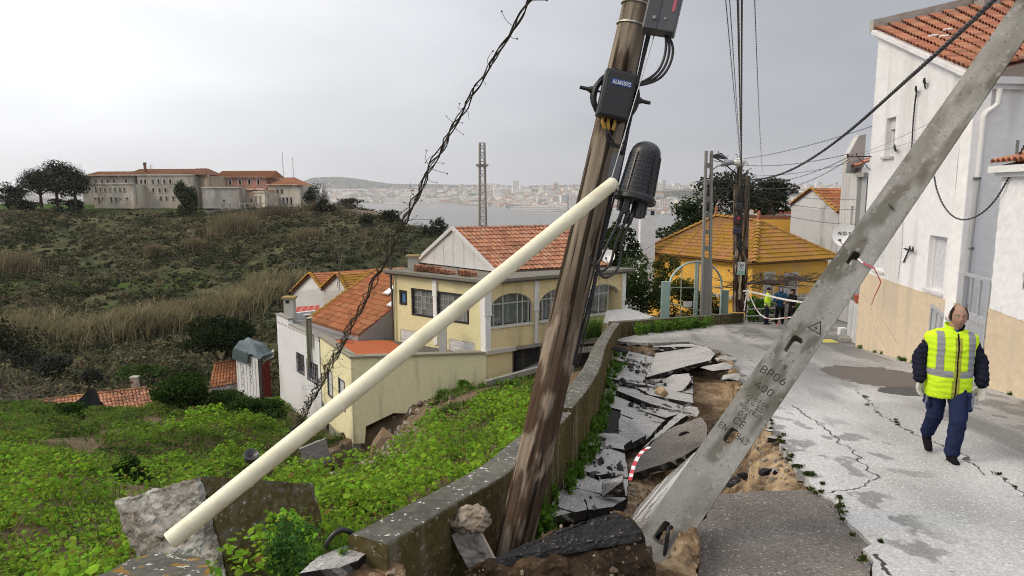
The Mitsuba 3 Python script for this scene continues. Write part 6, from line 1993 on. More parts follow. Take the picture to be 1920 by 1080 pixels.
# grey metal gate between the two
J0, J1 = A(9.28, 13.86, 0), A(9.0, 12.72, 0)
Fj = Fr(J0, J1); GRY = (.36, .375, .40)
GT = tag('metal_gate', 'grey metal gate with open bars above solid panels, between the white walls', 'gate')
mb = MB(GRY)
for u in (0, Fj.L):
    Fj.box(mb, u - .03, u + .03, -2.2, .32, -.03, .03)
Fj.box(mb, 0, Fj.L, .26, .32, -.028, .028); Fj.box(mb, 0, Fj.L, -.58, -.44, -.03, .03)
put('gate_frame', mb, 'gloss', parent=GT)
for u in (.36, .76):
    put('bar', Fj.box(MB(GRY), u - .022, u + .022, -.44, .27, -.018, .018), 'gloss', parent=GT)
for i in range(8):
    put('panel', Fj.box(MB((.35, .365, .395)), .03 + i * (Fj.L - .06) / 8, .03 + (i + .94) * (Fj.L - .06) / 8, -2.2, -.585, -.012, .012), 'gloss', parent=GT)
put('lock', Fj.box(MB((.10, .10, .10)), .02, .14, -.55, -.48, .03, .05), 'gloss', parent=GT)
Fk = Fr(A(9.42, 14.3, 0), J0)
mb = MB(GRY); mb.bar(Fs.p(5.05, -.62, .05), Fs.p(Fs.L + .3, -.88, .05), .05, .08); Fs.box(mb, 5.05, 5.1, -2.4, -.62, .02, .07)
for i in range(5):
    Fs.box(mb, 5.12 + i * .25, 5.33 + i * .25, -2.4, -.72 - .05 * i, .03, .05)
put('side_panel', mb, 'gloss', parent=GT)
# twisted service cable drooping across the white walls
def twisted(name, pts, r, tw, c, label, n=150, strands=3, **k):
    cs = CubicSpline(np.r_[0, np.cumsum(np.linalg.norm(np.diff(np.array(pts), axis=0), axis=1))], np.array(pts, float))
    L = cs.x[-1]; mb = MB(c); t = np.linspace(0, L, n)
    d = cs(t, 1); d /= np.linalg.norm(d, axis=1, keepdims=True)
    s = np.cross(d, A(.3, .5, .81)); s /= np.linalg.norm(s, axis=1, keepdims=True); u = np.cross(d, s)
    for q in range(strands):
        a = 2 * math.pi * (t / tw + q / strands)
        mb.tube(cs(t) + r * .62 * (np.cos(a)[:, None] * s + np.sin(a)[:, None] * u), r * .62, 5)
    return put(name, mb, 'gloss', smooth=True, label=label, cat='cable', **k)


twisted('twisted_cable', [(8.916, 14.6, 2.279), (8.882, 14.3, 1.836), (8.888, 13.6, 1.414), (8.914, 12.9, 1.633), (8.897, 12.4, 2.189), (8.866, 12, 2.818)], .016, .14, (.05, .05, .055), 'thin twisted cable drooping across the white walls on the right', 260, 2)
# door step, whitish sheet door and flower pot at the far corner of the white house
q0 = A((11.313, 22.6, -3.089)); q1 = A((10.961, 21.2, -2.913))
k = tag('sheet_gate', 'weathered white sheet-metal gate at the far corner of the white house', 'gate')
Fq = Fr(q0, q1)
for i in range(6):
    put('panel', Fq.box(MB((.52, .53, .54)), i * Fq.L / 6, (i + .93) * Fq.L / 6, .0, 1.45, -.02 - .012 * (i % 2), .0), 'plaster', parent=k)
put('post', Fq.box(MB((.35, .35, .34)), Fq.L, Fq.L + .12, -.1, 1.6, -.1, .06), 'plaster', parent=k)
mb = MB((.36, .10, .06)).lathe(Fq.p(.9, 1.47, -.1), (0, 0, 1), [(.0, 0), (.13, 0), (.18, .22), (.19, .24), (.16, .24), (0, .2)], 14)
put('flower_pot', mb, 'matte', smooth=40, label='red clay flower pot standing on the sheet-metal gate', cat='flower pot')
t = rough(trimesh.Trimesh(*MB().obox(A((10.82, 22, -2.954)) + A(0, 0, -.1), (1.1, -.5, 0), (.2, .6, 0), (0, 0, .22)).mesh()[:2]), .12, .03, .3, 3)
put('stone_step', (t.vertices, t.faces, np.full(t.vertices.shape, (.30, .29, .27))), 'plaster', label='grey stone step before the white sheet gate', cat='step')
mb = MB((.32, .12, .08)); c = A((10.776, 21.4, -2.994))
mb.box(c, (.5, .2, .16)); mb.box(c + A(.3, -.2, -.05), (.3, .2, .13), (.40, .30, .25))
put('brick_rubble', mb, 'plaster', label='loose red bricks under the stone step', cat='bricks', fine=.05)
mb = MB((.62, .62, .61)); mb.box(A((11.245, 22.8, -2.8)), (.22, .2, .28)); put('white_canister', mb, 'gloss', label='white canister on the stone step', cat='canister')
mb = MB((.50, .44, .12)); c = A((10.379, 21.8, -2.998)); quad(mb, [c + A(-.25, -.3, .06), c + A(.3, -.2, .06), c + A(.25, .5, .06), c + A(-.2, .4, .06)], .02)
put('painted_patch', mb, 'matte', label='faded yellow paint patch on the road near the stone step', cat='paint mark')

# ------------------------------------------------------------------ the orange house beyond the bend
OH = tag('orange_house', 'orange house with a low hipped roof covered in ochre lichen', 'house')
h0, hL, hR = A(13.5, 38.0, 0), A(9.0, 44.5, 0), A(18.9, 40.6, 0)
hB = hL + hR - h0
ORA = (.80, .47, .10)
Fl2, Fr2 = Fr(hL, h0), Fr(h0, hR)
wr_ = rect(0, -6, Fr2.L, -2.2).difference(rect(.95, -5.0, 1.6, -2.75)).difference(rect(2.55, -4.7, 3.45, -2.9))
wl_ = rect(0, -7, Fl2.L, -2.2).difference(rect(.7, -5.6, 1.7, -4.3))
mb = Fr2.poly(Fl2.poly(MB(ORA), wl_, 0, -.25), wr_, 0, -.25)
Fr(hR, hB).box(mb, 0, 7.9, -7, -2.2, -.25, 0); Fr(hB, hL).box(mb, 0, 5.9, -7, -2.2, -.25, 0)
put('wall', mb, 'plaster_fresh', parent=OH, fine=.2)
put('edge_trim', Fr2.box(Fr2.box(MB((.70, .52, .30)), 2.0, 2.05, -5, -2.3, .0, .02), 3.5, Fr2.L, -3.62, -3.56, .0, .02), 'matte', parent=OH)
EA = [tuple(p) for p in grow([h0, hR, hB, hL], .45)]
def near(pt): return min(EA, key=lambda e: math.hypot(e[0] - pt[0], e[1] - pt[1]))
eC, eR, eB, eL = [A(*near(p), -2.05) for p in (h0, hR, hB, hL)]
rn, rf = A(14.85, 41.25, .10), A(13.05, 43.85, .32)
mb = MB((.20, .11, .05))
for q in ([eL, eC, rn, rf], [eC, eR, rn], [eR, eB, rf, rn], [eB, eL, rf]):
    quad(mb, q, .05)
RK = put('roof', mb, 'matte', parent=OH, label='hipped tile roof golden with lichen')


def tile_plane(parent, poly, w, l, kind, tones, m, seed, limit, key='tile', h=.04):
    """tiles over one face of a hipped roof: the grid is laid along the eave (first edge), what lies inside the face is kept"""
    P = [A(p) for p in poly]
    X = unit(P[1] - P[0]); N = unit(np.cross(X, P[2] - P[0])); N = N if N[2] > 0 else -N
    Y = np.cross(N, X); Y = Y if Y[2] > 0 else -Y
    pg = sg.Polygon([((p - P[0]) @ X, (p - P[0]) @ Y) for p in P])
    x0, y0, x1, y1 = pg.bounds
    nx, ny = int((x1 - x0) / w), int((y1 - y0) / l)
    r = np.random.default_rng(seed)
    cells = []
    for j in range(ny):
        for i in range(nx):
            c = sg.Point(x0 + (i + .5) * w, y0 + (j + .5) * l)
            if pg.buffer(.06).contains(c):
                p = P[0] + X * (x0 + (i + .5) * w) + Y * (y0 + j * l) + N * .02
                cells.append((np.linalg.norm(p - A(EYE)), p))
    cells.sort(key=lambda q: q[0])
    tv, tf = tile_shape(w, l * 1.08, h, kind)
    rest = MB()
    for k, (_, p) in enumerate(cells):
        g_ = p + tv[:, :1] * X + tv[:, 1:2] * Y + tv[:, 2:] * N
        c = np.full(tv.shape, tones[r.integers(len(tones))])
        if k < limit:
            put(key, (g_, tf, c), m, parent=parent)
        else:
            rest.add(g_, tf, c)
    if rest.v:
        put(key, rest, m, parent=parent, kind='stuff')


tile_plane(RK, [eL, eC, rn, rf], .30, .34, 'flat', OCHRE, 'clay_lichen', 71, 0, 'left_slope_tile')
tile_plane(RK, [eC, eR, rn], .30, .34, 'flat', OCHRE, 'clay_lichen', 72, 160)
ridge_tiles(RK, eC, rn, 13, [(.42, .24, .10), (.40, .20, .09)], 'clay_lichen', 73, .34)
ridge_tiles(RK, rn, rf, 9, OCHRE, 'clay_lichen', 74, .30)
ridge_tiles(RK, eR, rn, 14, OCHRE, 'clay_lichen', 75, .30)
ridge_tiles(RK, eL, rf, 15, OCHRE, 'clay_lichen', 76, .30)
for p in (rn, rf):
    put('finial', MB((.36, .15, .09)).lathe(p, (0, 0, 1), [(.14, 0), (.10, .12), (.13, .2), (.09, .34), (.12, .44), (.05, .6), (0, .66)], 10), 'clay', smooth=True, parent=RK)
mb = MB((.52, .50, .46))
for a, b in ((eL, eC), (eC, eR)):
    F = Fr(a, b); n = int(F.L / .3)
    F.box(mb, 0, F.L, -2.20, -2.08, -.25, -.1)
    for i in range(n):
        mb.lathe(F.p((i + .5) * .3, -2.03, .02), F.N, [(.08, -.1), (.085, 0), (.06, .002), (0, .003)], 8)
put('eaves', mb, 'matte', parent=OH, kind='stuff')
for x0, x1, z0, z1 in ((.95, 1.6, -5.0, -2.75), (2.55, 3.45, -4.7, -2.9)):
    w = put('window', Fr2.poly(MB((.62, .62, .61)), rect(x0 - .1, z0 - .08, x1 + .1, z1 + .12).difference(rect(x0, z0, x1, z1)), -.1, .03), 'matte', parent=OH)
    for i in range(14):
        z = z0 + (z1 - z0) * i / 14
        put('slat', Fr2.box(MB((.58, .58, .57)), x0, x1, z + .01, z + (z1 - z0) / 14 - .01, -.09, -.07), 'matte', parent=w)
w = put('window', Fl2.poly(MB((.5, .5, .5)), rect(.7, -5.6, 1.7, -4.3).difference(rect(.78, -5.5, 1.15, -4.4)).difference(rect(1.22, -5.5, 1.62, -4.4)), -.1, .03), 'matte', parent=OH)
put('pane', Fl2.box(MB((.12, .13, .13)), .75, 1.65, -5.55, -4.35, -.09, -.08), 'gloss', parent=w)
c = A((8.6, 43.6, -2.917))
mb = MB((.70, .71, .73)).box((c[0], c[1], -1.9), (.95, .7, 5.2)); mb.box((c[0], c[1], .76), (1.0, .75, .07), (.58, .55, .45))
for s in (-.25, .25):
    mb.box((c[0] + s, c[1] - .355, .52), (.24, .02, .26), (.05, .05, .05))
put('white_chimney', mb, 'plaster', label='broad white chimney stack left of the orange house', cat='chimney', fine=.12)
dish((12.85, 39.2, -2.514), .36, (-.95, -.3, .25), 'white satellite dish on the left wall of the orange house', .4)
put('wall_lantern', MB((.10, .05, .03)).lathe(Fr2.p(.55, -2.75, .1), (0, 0, 1), [(0, -.16), (.05, -.12), (.09, 0), (.04, .06), (0, .15)], 8), 'gloss', parent=OH)

# houses beyond
cottage('grey_house', (19.917, 49, 0.909), (20.712, 47.5, 2.036), (21.195, 44.5, 0.494), A(5.5, 3.4, 0), 7, 'grey sheet-clad gable house with an orange roof behind the orange house', (.46, .47, .48), ORG, 'clay', 81, 20, 9)
k = cottage('ochre_house', (19.665, 53, -0.985), (20.982, 51.5, 0.018), (20.826, 50.5, -0.217), A(-5.0, 2.0, .0), 4, 'ochre-walled house with a brown roof between the orange house and the grey gable', (.60, .34, .07), [(.24, .12, .08), (.20, .10, .07)], 'clay', 85, 16, 6)
cottage('red_roofed_house', (25.398, 72, -0.436), (25.586, 71, -0.183), (25.681, 70, -0.531), A(6.6, 3.0, .0), 4, 'tiny white gable with a red roof above the ochre house', (.66, .65, .64), [(.38, .12, .08), (.34, .11, .07)], 'clay', 89, 14, 6)
NW = tag('narrow_house', 'narrow grey-white house squeezed beside the tall white house', 'house')
n0, n1, n2 = A((17.654, 37, 0.719)), A((15.96, 31.5, 0.91)), A((17.3, 32.5, 0.875))
Fn, Fm = Fr(A(n0[0], n0[1], 0), A(n1[0], n1[1], 0)), Fr(A(n1[0], n1[1], 0), A(n2[0], n2[1], 0))
wn = rect(0, -5.5, Fn.L, 3.0).difference(rect(3.4, -.9, 4.3, 1.3))
mb = Fn.poly(MB((.56, .56, .56)), wn, 0, -.2); Fm.poly(mb, rect(0, -5.5, Fm.L, 2.6), 0, -.2, (.24, .24, .235))
put('wall', mb, 'plaster', parent=NW)
mb = MB((.35, .34, .32)); Fm.box(mb, -.2, Fm.L, 2.55, 2.75, -.2, .15)
Fm.poly(mb, sg.Polygon([(.0, 2.75), (Fm.L, 2.75), (Fm.L, 4.6), (Fm.L * .6, 4.5), (.1, 3.5)]), -.8, -1.0, (.52, .51, .49))
put('parapet', mb, 'plaster', parent=NW)
w = put('window', Fn.poly(MB((.60, .60, .59)), rect(3.4, -.9, 4.3, 1.3).difference(rect(3.5, -.8, 4.2, 1.2)), -.15, .02), 'matte', parent=NW)
put('pane', Fn.box(MB((.10, .105, .11)), 3.5, 4.2, -.8, 1.2, -.1, -.09), 'gloss', parent=w)
mb = MB((.2, .1, .08)); q = [Fn.p(3.2, 3.05, .3), Fn.p(5.6, 3.05, .3), Fn.p(5.6, 3.7, -1.2), Fn.p(3.2, 3.7, -1.2)]
quad(mb, q, .05); RK = put('roof', mb, 'matte', parent=NW)
tile_roof(RK, q, 8, 4, 'barrel', RED, 'clay', 91, h=.07)
dish((14.368, 29.5, 0.063), .50, (-.72, -.68, .12), 'large white satellite dish lettered NOS on the narrow house', .5, (.68, .69, .70), text=[('N', -.42), ('O', 0), ('S', .42)])

# ------------------------------------------------------------------ poles, lamp, wires at the bend
CPX = A((8.818, 30.6, -3.65)); CPT = A((8.662, 30.6, 3.673))
mb = MB((.235, .23, .215))
d = CPT - CPX; n = 20
for i in range(n):                                             # two tapered flanges and a web with openings
    a, b = i / n, (i + 1) / n
    wa, wb_ = .20 - .085 * a, .20 - .085 * b
    for s in (-1, 1):
        p, q = CPX + d * a + A(s * wa, 0, 0), CPX + d * b + A(s * wb_, 0, 0)
        mb.obox(p + A(-.045, -.11, 0), (.09, 0, 0), (0, .22, 0), q - p)
    if i % 2 == 0 or a < .35:
        mb.obox(CPX + d * a + A(-wa + .04, -.05, 0), (2 * wa - .08, 0, 0), (0, .1, 0), d / n * (.55 if a > .35 and i % 2 == 0 else 1))
    elif a > .5:
        pass
put('concrete_post', mb, 'plaster', label='upright pierced concrete utility pole behind the far parapet', cat='utility pole', fine=.3)
mb = MB((.30, .31, .32)); q = A((8.746, 30.6, 2.77))
mb.tube([q, q + A(.3, -.1, .25), q + A(.9, -.1, .33)], .03, 7)
k = put('street_lamp', mb, 'metal', smooth=True, label='street lamp with a pale globe on a curved arm from the concrete pole', cat='street lamp')
mb = MB((.16, .17, .19)); mb.tube([q + A(.45, -.1, .28), q + A(.65, -.1, .34), q + A(1.02, -.1, .40)], [.07, .11, .09], 10)
put('housing', mb, 'gloss', smooth=True, parent=k)
mb = MB((.62, .62, .55)); c = q + A(1.25, -.1, .42)
mb.lathe(c - A(.28, 0, .03), A(1, 0, .1), [(0, 0), (.13, .05), (.18, .2), (.18, .36), (.12, .52), (0, .58)], 14)
put('globe', mb, 'gloss', smooth=True, parent=k)
mat_w = 'timber_bsdf2'
wood(mat_w, (0, 0, 1), (11, 31, -4), (0.055, 0.030, 0.020), (0.17, 0.135, 0.10), -1.2, 0.6)
for base, tip, r0, r1, lab in (((10.604, 31.6, -3.682), (10.37, 31.6, 3.322), .19, .12, 'dark timber pole carrying three small boxes at the end of the parapet'),
                               ((10.984, 31.9, -3.761), (10.872, 31.9, 2.609), .15, .11, 'greyer timber pole leaning beside the dark one at the parapet end'),
                               ((10.603, 31.9, -3.736), (10.356, 32, 2.245), .13, .10, 'third timber pole strapped behind the dark one')):
    v, f = timber(base, tip, r0, r1, 14, None, 5, .008)
    put('timber_post', (v, f), mat_w, smooth=True, label=lab, cat='utility pole')
for p, s, c, lab in (((10.323, 31.3, 1.207), (.30, .2, .38), (.02, .02, .022), 'black box, topmost on the dark timber pole'), ((10.255, 31.3, 0.602), (.28, .2, .42), (.035, .012, .014), 'black box with a red stripe on the dark timber pole'), ((10.302, 31.3, 0.115), (.36, .24, .30), (.022, .024, .04), 'bluish black box, lowest on the dark timber pole')):
    mb = MB(c).tm(rbox(p, s, np.eye(3), .04)); k = put('junction_box', mb, 'gloss', smooth=35, label=lab, cat='junction box')
    put('cover', MB(tuple(min(1, q * 1.5) for q in c)).tm(rbox(A(p) - A(0, s[1] * .5, 0), (s[0] * .8, .04, s[2] * .75), np.eye(3), .01)), 'gloss', parent=k)
    if 'red' in lab:
        put('stripe', MB((.45, .04, .05)).box(A(p) + A(.05, -s[1] * .5 - .025, .1), (.14, .01, .1)), 'gloss', parent=k)
c = A((10.548, 31.2, -1.642))
mb = MB((.55, .57, .56)).box(c + A(0, 0, .14), (.34, .02, .40)); mb.box(c + A(0, .001, -.16), (.34, .02, .20), (.25, .42, .34))
k = put('notice_sign', mb, 'gloss', label='small white and green notice sign on the timber poles', cat='sign')
g_ = sg.Point(0, 0).buffer(.09).difference(sg.Point(0, .0).buffer(.075)); mb = MB((.12, .13, .13))
for gg in (sg.LineString([(-.11, .12), (-.05, .0), (.0, -.07), (.05, 0), (.11, .12)]).buffer(.014), sg.Point(0, .06).buffer(.035), sg.LineString([(-.1, -.12), (.1, -.12)]).buffer(.008)):
    t = trimesh.creation.extrude_polygon(gg, .006, engine='earcut'); q = t.vertices
    mb.add(c + A(0, -.012, .15) + np.c_[q[:, 0], -q[:, 2], q[:, 1]], t.faces)
put('pictogram', mb, 'matte', parent=k)
put('stake', MB((.45, .40, .20)).bar(c - A(0, -.02, .26), c - A(.03, -.02, 1.4), .05), 'matte', parent=k)
mb = MB((.03, .03, .033)); q = A((8.67, 30.6, 3.465))
for i in range(5):
    mb.bar(q + A(.1, 0, -.02 * i), q + A(.55 + .07 * i, -.1, .10 - .06 * i), .05, .05)
mb.tube([q + A(.2, 0, -.05), q + A(.6, 0, -.25), q + A(1.0, 0, -.6), q + A(1.35, 0, -.85)], .03, 6)
put('cable_clamp', mb, 'gloss', label='bundle of black clamps at the top of the concrete pole', cat='clamp')
mb = MB((.03, .03, .033)); g4 = np.random.default_rng(9); q = A((10.423, 31.4, 2.36))
for i in range(26):
    a = q + g4.normal(0, 1, 3) * A(.35, .12, .5); b = a + g4.normal(0, 1, 3) * A(.25, .15, .6); m_ = (a + b) / 2 + g4.normal(0, .12, 3)
    mb.tube(CubicSpline([0, .5, 1], np.array([a, m_, b]))(np.linspace(0, 1, 8)), .014, 4)
for i in range(8):
    mb.tube([A((10.321, 31.35, 2.12)) + A(.06 * i - .1, 0, 0), A((10.359, 31.3, -0.055)) + A(.05 * i - .12, .02 * i, g4.normal(0, .2)), A((10.492, 31.3, -0.79)) + A(.05 * i - .1, 0, 0)], .018, 5)
put('cable_tangle', mb, 'gloss', smooth=True, label='tangle of black cables on top of the timber poles', cat='cable')
HUB = (10.417, 31.4, 2.48)
for p, r, lab in (((2.98, 9.5, 4.685), .020, 'left of the two thick black cables dropping onto the timber poles'), ((3.069, 9.6, 4.713), .016, 'right of the two thick black cables dropping onto the timber poles'), ((2.893, 9.8, 4.769), .008, 'thin wire slanting down to the timber poles from upper left'), ((3.071, 10.2, 4.882), .008, 'second thin wire beside the slanting one above the timber poles'), ((3.03, 9, 4.543), .007, 'lone thin wire curving down right of the thick cables')):
    q = A(HUB) + A(.0 if 'lone' not in lab else .95, 0, .3)
    wire('overhead_cable', p, q, .25 if 'lone' in lab else .05, r, (.03, .03, .035), lab)
twisted('overhead_bundle', [(10.662, 31.4, 2.432), (10.589, 28.6, 2.48), (9.897, 23, 2.997), (9.039, 18.5, 3.621), (7.945, 14.2, 4.178), (7.107, 11.3, 4.47), (6.454, 9.4, 4.603)], .036, .5, (.018, .018, .02), 'thick twisted black cable sweeping up to the right corner', 260, 3)
bk = Fs.p(.12, 2.98, .6)
for i, (p, q, s) in enumerate((((8.819, 30.6, 3.28), bk + A(0, 0, .05), .3), ((10.663, 31.4, 2.408), bk + A(.1, -.05, .03), .35), ((10.768, 31.4, 2.24), bk + A(0, 0, -.1), .5), ((8.94, 30.6, 3.211), (10.586, 20.4, 3.849), .2), ((10.747, 31.6, 2.073), (17.087, 32.2, 1.58), .25), ((10.763, 31.6, 1.758), (17, 32.2, 1.085), .25), ((10.656, 31.6, 1.442), (16.243, 31.6, 0.417), .3), ((10.566, 31.5, 2.601), (15.686, 31.4, 3.314), .2), ((8.745, 30.6, 2.234), (10.34, 31.5, 2.241), .2), ((10.325, 31.5, 2.553), (8.251, 43, -1.833), .3), ((10.332, 31.5, 2.409), (9.079, 43.5, -3.595), .3))):
    wire('service_wire', p, q, s, .011, (.055, .055, .06), ('thin service wire strung from the poles at the bend to the houses'), group='thin wires strung between the poles and houses', cat='wire')
for i, (u, z) in enumerate(((1.95, 3.05), (2.2, 2.75))):
    wire('service_wire', Fs.p(.12, 2.95, .5), Fs.p(u + 2.5, z + .5, .1), .05, .006, (.2, .2, .21), 'thin wire running along the white house wall', 'wire', 'thin wires on the white house wall')
# lattice mast behind the yellow house
MT = tag('lattice_mast', 'tall slender lattice mast rising behind the yellow house', 'mast')
b, t = A((-2.537, 60, -3.348)), A((-2.573, 60, 5.957))
b[2] -= 8
mb = MB((.27, .25, .22)); mb2 = MB((.27, .25, .22)); n = 22
cor = lambda k, i: b + (t - b) * k + A((-1, 1, 1, -1)[i], (-1, -1, 1, 1)[i], 0) * (.42 - .22 * k)
for i in range(4):
    mb.bar(cor(0, i), cor(1, i), .12)
for j in range(n):
    for i in range(4):
        a, c = j / n, (j + 1) / n
        mb2.bar(cor(a, i), cor(c, (i + 1) % 4) if j % 2 else cor(a, (i + 1) % 4) * 0 + cor(c, (i + 1) % 4), .05)
        mb2.bar(cor(c, i), cor(c, (i + 1) % 4), .05)
put('leg', mb, 'matte', parent=MT, kind='stuff'); put('bracing', mb2, 'matte', parent=MT, kind='stuff')
mb = MB((.24, .22, .20)); q = A((-2.585, 60, 4.011)); mb.box(q, (.95, .7, .12)); mb.bar(q - A(.55, 0, -.1), q + A(.55, 0, .1), .08); mb.bar(q - A(0, .4, -.1), q + A(0, .4, .1), .08)
put('platform', mb, 'matte', parent=MT)
# arched garden gate
GG = tag('arched_gate', 'pale green arched double gate of tube behind the far parapet', 'gate')
ga, gb = A((6.86, 30.2, -3.673)), A((10.209, 32.4, -3.93))
GC = (.25, .36, .32); up = A(0, 0, 1)
W_ = gb - ga
for s in (0, 1):
    put('post', MB(GC).obox(ga + W_ * s + A(-.17, -.1, -.6), (.34, 0, 0), (0, .2, 0), (0, 0, 2.2 if s == 0 else 1.75)), 'gloss', parent=GG)
arc = [ga + W_ * (.5 - .44 * math.cos(a)) + up * (1.35 + 1.15 * math.sin(a)) for a in np.linspace(0, math.pi, 30)]
mb = MB((.34, .43, .40)).tube([ga + W_ * .06 - up * .4] + arc + [ga + W_ * .94 - up * .4], .05, 8)
put('arch', mb, 'gloss', smooth=True, parent=GG)
mb = MB((.32, .42, .39)).bar(ga + W_ * .485 - up * .3, ga + W_ * .485 + up * 2.48, .09); mb.bar(ga + W_ * .525 - up * .3, ga + W_ * .525 + up * 2.48, .07)
put('meeting_stile', mb, 'gloss', parent=GG)
for s in (.25, .76):
    put('bar', MB((.34, .38, .33)).bar(ga + W_ * s - up * .3, ga + W_ * s + up * 2.2, .035), 'gloss', parent=GG)
mb = MB((.33, .38, .34)).bar(ga + W_ * .07 + up * 1.32, ga + W_ * .93 + up * 1.25, .03); mb.bar(ga + W_ * .07 + up * .62, ga + W_ * .95 - up * .1, .10, .06, (.46, .42, .30))
put('rail', mb, 'gloss', parent=GG)
put('plate', MB((.45, .45, .43)).box(ga + W_ * .36 + up * .55 - A(0, .06, 0), (.42, .02, .26)), 'gloss', parent=GG)
mb = MB((.5, .5, .5)); c = A((5.027, 28.5, -3.446))
quad(mb, [c + A(-1.2, -.4, -.1), c + A(.4, -.5, 0), c + A(1.1, .6, 0), c + A(.1, 1.2, .25), c + A(-.9, .9, .2)], .08, (.40, .40, .40))
put('porch_slab', mb, 'plaster_fresh', label='pale porch slab at the far end of the veranda', cat='slab')
# low ornamental wall and railing at the bend
OW = tag('garden_wall', 'low grey garden wall of pierced blocks behind the group of people', 'wall')
w0, w1 = A(12.1, 34.6, -4.75), A(17.0, 35.8, -4.6)
Fo = Fr(A(w0[0], w0[1], 0), A(w1[0], w1[1], 0))
put('base', Fo.box(Fo.box(MB((.36, .35, .33)), 0, Fo.L, -5.2, -4.35, -.1, .1), 0, Fo.L, -3.72, -3.62, -.12, .12), 'plaster', parent=OW)
n = 14
for i in range(n):
    w = Fo.L / n
    g_ = rect(.01, -4.35, w - .01, -3.72)
    for px in (.27, .73):
        for pz in (-4.19, -3.88):
            g_ = g_.difference(sg.Point(w * px, pz).buffer(.07))
    put('block', Fo.poly(MB((.42, .41, .39)), shapely.transform(g_.simplify(.01), lambda q: q + A(i * w, 0)), -.07, .07), 'plaster', parent=OW, fine=.3)
RL = tag('pipe_railing', 'low grey pipe railing at the road edge by the timber poles', 'railing')
a, b = A((11.083, 31.9, -4.225)), A((12.747, 32.6, -4.282))
for s in (0, .5, 1):
    put('post', MB((.16, .16, .16)).tube([a + (b - a) * s, a + (b - a) * s + A(0, 0, .62 if s < 1 else .9)], .035, 7), 'gloss', parent=RL)
for z in (.25, .58):
    put('rail', MB((.34, .34, .33)).tube([a + A(0, 0, z), b + A(0, 0, z)], .035, 7), 'gloss', parent=RL)
# barrier tape at the bend
def tape(pts, w, label, c=(.72, .70, .69)):
    cs = CubicSpline(np.linspace(0, 1, len(pts)), np.array(pts)); mb = MB(c); t = np.linspace(0, 1, 40); q = cs(t)
    for i in range(39):
        mb.bar(q[i], q[i + 1], .012, w, (.62, .30, .30) if i % 9 in (4, 5) and w < .07 else c)
    put('barrier_tape', mb, 'matte', label=label, cat='tape')


tape([(10.67, 31.2, -2.634), (11.294, 30.4, -2.685), (11.864, 29.4, -2.743), (12.459, 27.6, -2.63)], .075, 'taut white barrier tape stretched across the far road')
tape([(10.846, 31.2, -2.709), (10.953, 30.6, -3.108), (11.122, 29.8, -3.574), (11.646, 29.2, -3.556), (12.318, 28.2, -3.298)], .05, 'slack pinkish barrier tape sagging to the ground by the bend')
mb = MB((.74, .73, .72)); q = A((10.857, 31.1, -2.619))
for i in range(7):
    mb.bar(q, q + A(g4.normal(0, .12), -.05, g4.normal(-.05, .3)), .05, .01)
put('tape_knot', mb, 'matte', label='knotted white tape ends tied at the timber poles', cat='tape')
mb = MB((.55, .10, .12)); q = A((11.687, 29.3, -3.599)); mb.bar(q, q + A(-.12, 0, -.3), .04, .01); mb.bar(q, q + A(-.1, .1, -.55), .04, .01, (.62, .4, .4))
put('barrier_tape', mb, 'matte', label='loose red tape ends hanging near the feet of the group', cat='tape')

# ------------------------------------------------------------------ people
def limbs(bones, edge=.016, it=8, seed=0, fold=0.0):
    """hulls of spheres along the bones, joined, refined and smoothed into one continuous surface"""
    m = None
    for p, r, q, s in bones:
        pts = []
        for c, rad in ((p, r), (q, s)):
            rad = A(rad) if np.ndim(rad) else A(rad, rad, rad)
            pts.append(trimesh.creation.icosphere(2).vertices * rad + A(c))
        h = manifold3d.Manifold.hull_points(np.vstack(pts))
        m = h if m is None else m + h
    g_ = m.refine_to_length(edge).to_mesh()
    t = trimesh.Trimesh(g_.vert_properties[:, :3], g_.tri_verts, process=True)
    trimesh.smoothing.filter_taubin(t, iterations=it)
    if fold:
        v = t.vertices
        d = meshkit.fbm(v * A(9, 9, 16) + seed, 3, seed) - .5 + .5 * (meshkit.fbm(v * A(22, 22, 40) + seed, 2, seed + 1) - .5)
        t.vertices = v + t.vertex_normals * (fold * d)[:, None]
    return t


def torso(sec, n=56, m=44, fold=.012, seed=1):
    """lofted trunk; sec: (z, x centre, y centre, half width, half depth)"""
    sec = np.array(sec)
    z = np.linspace(sec[0, 0], sec[-1, 0], m)
    from scipy.interpolate import PchipInterpolator
    cx, cy, hw, hd = (PchipInterpolator(sec[:, 0], sec[:, k])(z) for k in (1, 2, 3, 4))
    a = np.arange(n) * 2 * np.pi / n
    ca, sa = np.cos(a), np.sin(a)
    ex = .82
    X = cx[:, None] + hw[:, None] * np.sign(ca) * np.abs(ca) ** ex
    Y = cy[:, None] + hd[:, None] * np.sign(sa) * np.abs(sa) ** ex
    v = np.stack([X, Y, np.repeat(z[:, None], n, 1)], -1).reshape(-1, 3)
    i, j = np.meshgrid(np.arange(m - 1), np.arange(n), indexing='ij')
    q, b = i * n + j, i * n + (j + 1) % n
    f = np.vstack([np.stack([q, b, b + n], -1).reshape(-1, 3), np.stack([q, b + n, q + n], -1).reshape(-1, 3)])
    k = np.arange(1, n - 1)
    f = np.vstack([f, np.stack([k * 0, k + 1, k], 1), np.stack([k * 0, k, k + 1], 1) + (m - 1) * n])
    t = trimesh.Trimesh(v, f, process=False)
    d = meshkit.fbm(v * A(7, 7, 11) + seed, 3, seed) - .5
    w = np.sin(v[:, 2] * 95 + 5 * d) * .18                      # quilted ridges
    t.vertices = v + t.vertex_normals * (fold * (2 * d + w))[:, None]
    return t


